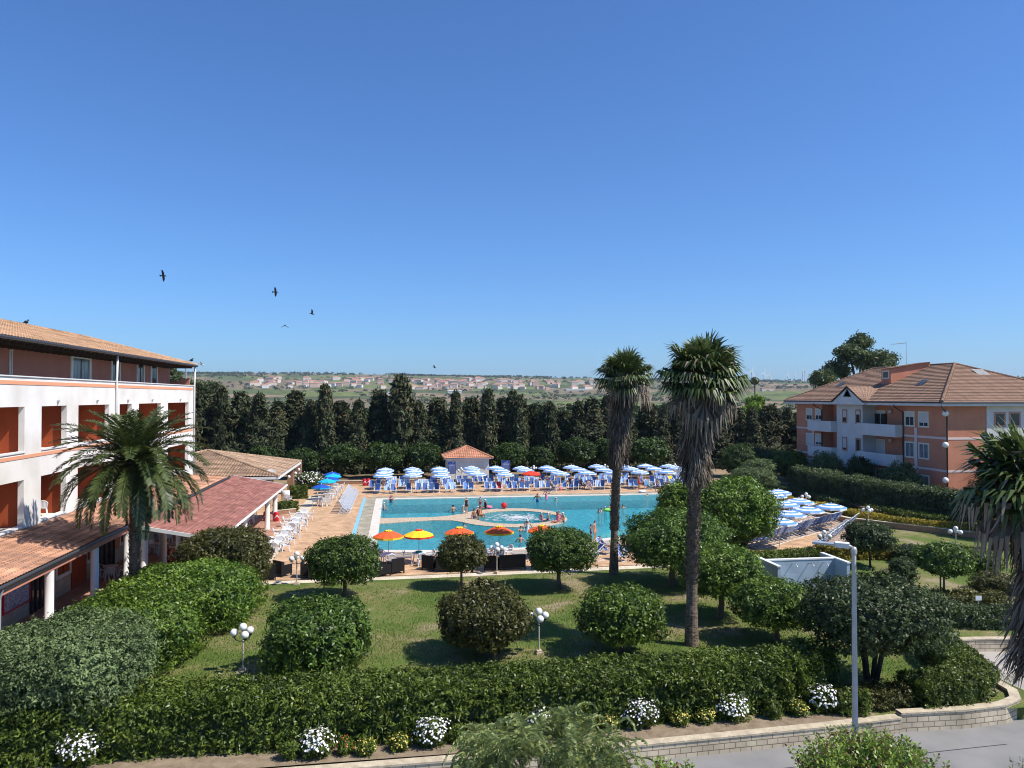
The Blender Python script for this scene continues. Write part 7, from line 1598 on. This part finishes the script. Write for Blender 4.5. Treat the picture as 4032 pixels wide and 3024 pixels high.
for k in range(170):
    u = r_.gauss(1850, 270) if k < 125 else r_.uniform(1000, 1560); u = min(2330, max(880, u)); v = r_.uniform(1497, 1532) + (abs(u - 1900) / 60 if k < 125 else -3)
    d = ray(u, v); tt = 1500
    for _ in range(90):
        q = EYE + d * tt
        if q.z < hgt(q.x, q.y): break
        tt += 35
    if tt > 4600: continue
    j = k % 4; HS[j].put((q.x, q.y, float(hgt(q.x, q.y))), r_.uniform(-.6, .6), HL[j], 'houses of the hillside town', r_.uniform(.7, 1.15))
# ------------------------------------------------------------------ a few farm buildings
def on_hill(u, v, t0=700):
    d = ray(u, v); tt = t0
    while tt < 5200:
        q = EYE + d * tt
        if q.z < hgt(q.x, q.y): break
        tt += 25
    return q, tt
def shed(nm, lab, u, v, wpx, hpx, m, roofm='white', cat='shed'):
    q, tt = on_hill(u, v); k = tt / 3028; w_, h_ = wpx * k / 2, hpx * k; d_ = w_ * .4; z = float(hgt(q.x, q.y)); t = thing(nm, lab, cat, (q.x, q.y, z)); mb = MB(); mb.box(-w_, w_, -d_, d_, -4, h_ * .75); mb.build('wall', m, t); mb = MB(); o_ = .03 * w_; mb.add([(-w_ - o_, -d_ - o_, h_ * .75), (w_ + o_, -d_ - o_, h_ * .75), (w_ + o_, d_ + o_, h_ * .75), (-w_ - o_, d_ + o_, h_ * .75), (-w_, 0, h_), (w_, 0, h_)], [(0, 1, 5, 4), (1, 2, 5), (2, 3, 4, 5), (3, 0, 4)]); mb.build('roof', roofm, t)
shed('long_shed', 'long pale greenhouse in the fields beside the slim cypress', 1535, 1552, 95, 9, 'greywhite'); shed('long_shed', 'pale farm shed left of the town below the belt tops', 1790, 1550, 55, 11, 'greywhite'); shed('farm_villa', 'low cream villa in the scrub right of the palms', 3020, 1541, 50, 13, 'far_wall', 'tile_plain', 'villa'); shed('long_shed', 'pale roofed barn in the fields left of the slimmer palm', 2270, 1541, 90, 8, 'far_wall')
q = PY(2972, 1500, 260); pm = thing('far_palm', 'small lone palm on the skyline among the wind turbines', 'palm tree', (q.x, q.y, 0)); z = float(hgt(q.x, q.y)); mb = MB(); mb.tube([(0, 0, z), (0, 0, q.z)], .25, 6); mb.build('trunk', 'bark', pm); r2 = np.random.default_rng(3); D = unit(r2.normal(size=(300, 3))); link('crown', npmesh('crown', leafquads(D * [1.6, 1.6, 1.4], D, 1.3, .25, .2, .2, r2, D), 300, ['leaf_palm'], np.full(300, .4)), pm, (0, 0, q.z))
# ------------------------------------------------------------------ wind turbines
tb = thing('wind_turbine', 'x', 'wind turbine', (0, 0, 0), 0, 'wind turbines on the skyline'); mb = MB(); mb.lathe([(2.8, 0), (1.7, 70)], 10); mb.build('tower', 'white', tb, True)
mb = MB(); mb.box(-1.3, 1.3, -2.5, 4.5, 69.5, 72.2); mb.build('nacelle', 'white', tb)
for k in range(3):
    a = 2 * pi * k / 3 + .35; d = Vector((sin(a), 0, cos(a))); s = Vector((cos(a), 0, -sin(a))); c0 = Vector((0, -3.2, 71)); mb = MB()
    vs = [c0 + s * 1.5, c0 - s * .9, c0 + d * 8 - s * 1.5, c0 + d * 8 + s * 2.1, c0 + d * 36 - s * .3, c0 + d * 36 + s * .5]; vs2 = [v + Vector((0, .5, 0)) for v in vs]; mb.add(vs + vs2, [(0, 1, 2, 3), (3, 2, 4, 5), (9, 8, 7, 6), (11, 10, 8, 9), (0, 3, 9, 6), (1, 7, 8, 2), (3, 5, 11, 9), (2, 8, 10, 4)]); mb.build('blade', 'white', tb)
TBN = Stock(tb)
for k, (u, v, hpx, lab) in enumerate([(2310, 1465, 30, 'lone wind turbine left of the slimmer palm'), (2960, 1463, 62, 'wind turbine nearest the wide palm crown'), (3008, 1470, 50, 'wind turbine second from the wide palm, upright'), (3030, 1476, 46, 'wind turbine third from the wide palm'), (3102, 1476, 42, 'wind turbine between the two turbine clusters'), (3130, 1472, 46, 'wind turbine just before the pair by the eucalyptus'), (3161, 1465, 58, 'large wind turbine of the pair beside the eucalyptus'), (3168, 1462, 50, 'second wind turbine of the pair beside the eucalyptus'), (3036, 1468, 36, 'small distant wind turbine behind the third one'), (2978, 1472, 34, 'small distant wind turbine behind the nearest one')]):
    zc = 71 * 3028 / hpx; q = fg(u, v, zc); TBN.put((q.x, q.y, q.z - 71), .2 + k * .13, lab, 'wind turbines on the skyline')
# ------------------------------------------------------------------ birds
def bird(lab, u, v, zc, span, roll, yaw, up, col='black', perched=False):
    q = fg(u, v, zc); t = thing('crow' if col == 'black' else 'gull', lab, 'bird', q, yaw, 'birds over the hotel' if not perched else 'crows perched on the hotel roof'); mb = MB(); s = span
    if perched:
        mb.ball((0, 0, .14), .10, 10, 8, (1, 1.5, 1.1)); mb.ball((0, -.14, .27), .055, 8, 6); mb.add([(0, -.19, .28), (.015, -.18, .26), (0, -.26, .255), (-.015, -.18, .26)], [(0, 1, 2), (0, 2, 3), (1, 3, 2)]); mb.add([(-.05, .1, .14), (.05, .1, .14), (.04, .33, .06), (-.04, .33, .06), (0, .1, .18)], [(0, 1, 2, 3), (0, 4, 1), (4, 0, 3, 2), (1, 4, 2)])
        mb.tube([(.03, 0, .06), (.03, 0, 0)], .008, 4); mb.tube([(-.03, 0, .06), (-.03, 0, 0)], .008, 4); mb.build('body', col, t, True); t.rotation_euler = (0, 0, yaw); return
    mb.ball((0, 0, 0), .075, 10, 8, (1, 2.6, .9)); mb.ball((0, -.22, .02), .05, 8, 6); mb.add([(0, -.26, .03), (.015, -.26, .01), (0, -.34, .01), (-.015, -.26, .01)], [(0, 1, 2), (0, 2, 3), (1, 3, 2)]); mb.add([(-.03, .15, 0), (.03, .15, 0), (.09, .36, -.01), (-.09, .36, -.01), (0, .2, .02)], [(0, 1, 2, 3), (0, 4, 1), (4, 3, 2)]); b = mb.build('body', col, t, True)
    for d in (-1, 1):
        mb = MB(); w = [(d * .05, -.10, .02), (d * .05, .12, .02), (d * s * .5, .16, .02 + up * s * .5), (d * s * .55, -.06, .03 + up * s * .55), (d * s, .14, up * s * .85), (d * s * .98, .04, up * s * .9)]; w2 = [(x, y, z - .012) for x, y, z in w]
        mb.add(w + w2, [(0, 1, 2, 3), (3, 2, 4, 5), (9, 8, 7, 6), (11, 10, 8, 9), (0, 3, 9, 6), (1, 7, 8, 2), (3, 5, 11, 9), (2, 8, 10, 4)]); mb.build('wing', col, t)
    t.rotation_euler = (R(20) if roll else 0, roll, yaw)
bird('crow gliding highest over the hotel roof', 643, 1086, 60, .46, 1.25, 1.4, .1); bird('crow flying second highest over the hotel', 1085, 1150, 72, .44, 1.3, 1.45, .2); bird('small crow banking above the conifers, nearest the palms', 1229, 1236, 85, .4, .6, 1.3, .9); bird('small crow with drooped wings seen head on', 1122, 1282, 85, .4, .05, .1, -.7); bird('tiny bird far off over the hillside town', 1711, 1447, 110, .4, .4, 1.2, .5)
bird('pale gull flying past the hotel roof end', 795, 1436, 75, .42, .35, 1.5, .35, 'globe'); 
p = PX(103, 1274, XR); bird('crow perched on the hotel ridge', 103, 1276, (p - EYE).dot(FW), .3, 0, 1.4, 0, 'black', True); p = PX(*cA(1668, 494), XE - .1); bird('crow perched at the end of the hotel eave', *cA(1668, 496), (p - EYE).dot(FW), .3, 0, 1.2, 0, 'black', True)
# small things on the ground
def flat_card(nm, lab, cat, p, w_, h_, z, m='signwhite', post=0):
    t = thing(nm, lab, cat, (p[0], p[1], z)); mb = MB(); mb.box(-w_, w_, -.01, .01, post, post + h_); mb.build('plate', m, t)
    if post: mb = MB(); mb.box(-.02, .02, .011, .04, -.0, post + h_ * .8); mb.build('post', 'metal', t)
p = G(*c12(1720, 640)); flat_card('lawn_sign', 'small white notice on the hedge beside the drooping palm', 'sign', p, .17, .22, 0, post=.85)
p = G(2450, 2937, -.5); mb = MB(); mb.box(-.14, .14, -.05, .05, 0, .03); mb.beam((-.1, -.03, .03), (.12, .04, .045), .12, .02); tag(mb.build('litter_paper', 'signwhite', None, False, (p.x, p.y, -.494)), 'scrap of white paper lying on the road by the wall', 'litter')
# ------------------------------------------------------------------ haze
hz_, n, l, b = nmat('pale_air'); n.remove(b); pv = n.new('ShaderNodeVolumePrincipled'); pv.inputs['Color'].default_value = (.70, .82, 1, 1); pv.inputs['Density'].default_value = 7e-5; pv.inputs['Anisotropy'].default_value = .2
l.new(pv.outputs[0], n['Material Output'].inputs['Volume'])
mb = MB(); mb.box(-9500, 9500, -500, 9300, -200, 320); M['haze'] = hz_; o = mb.build('haze', 'haze'); o['kind'] = 'stuff'
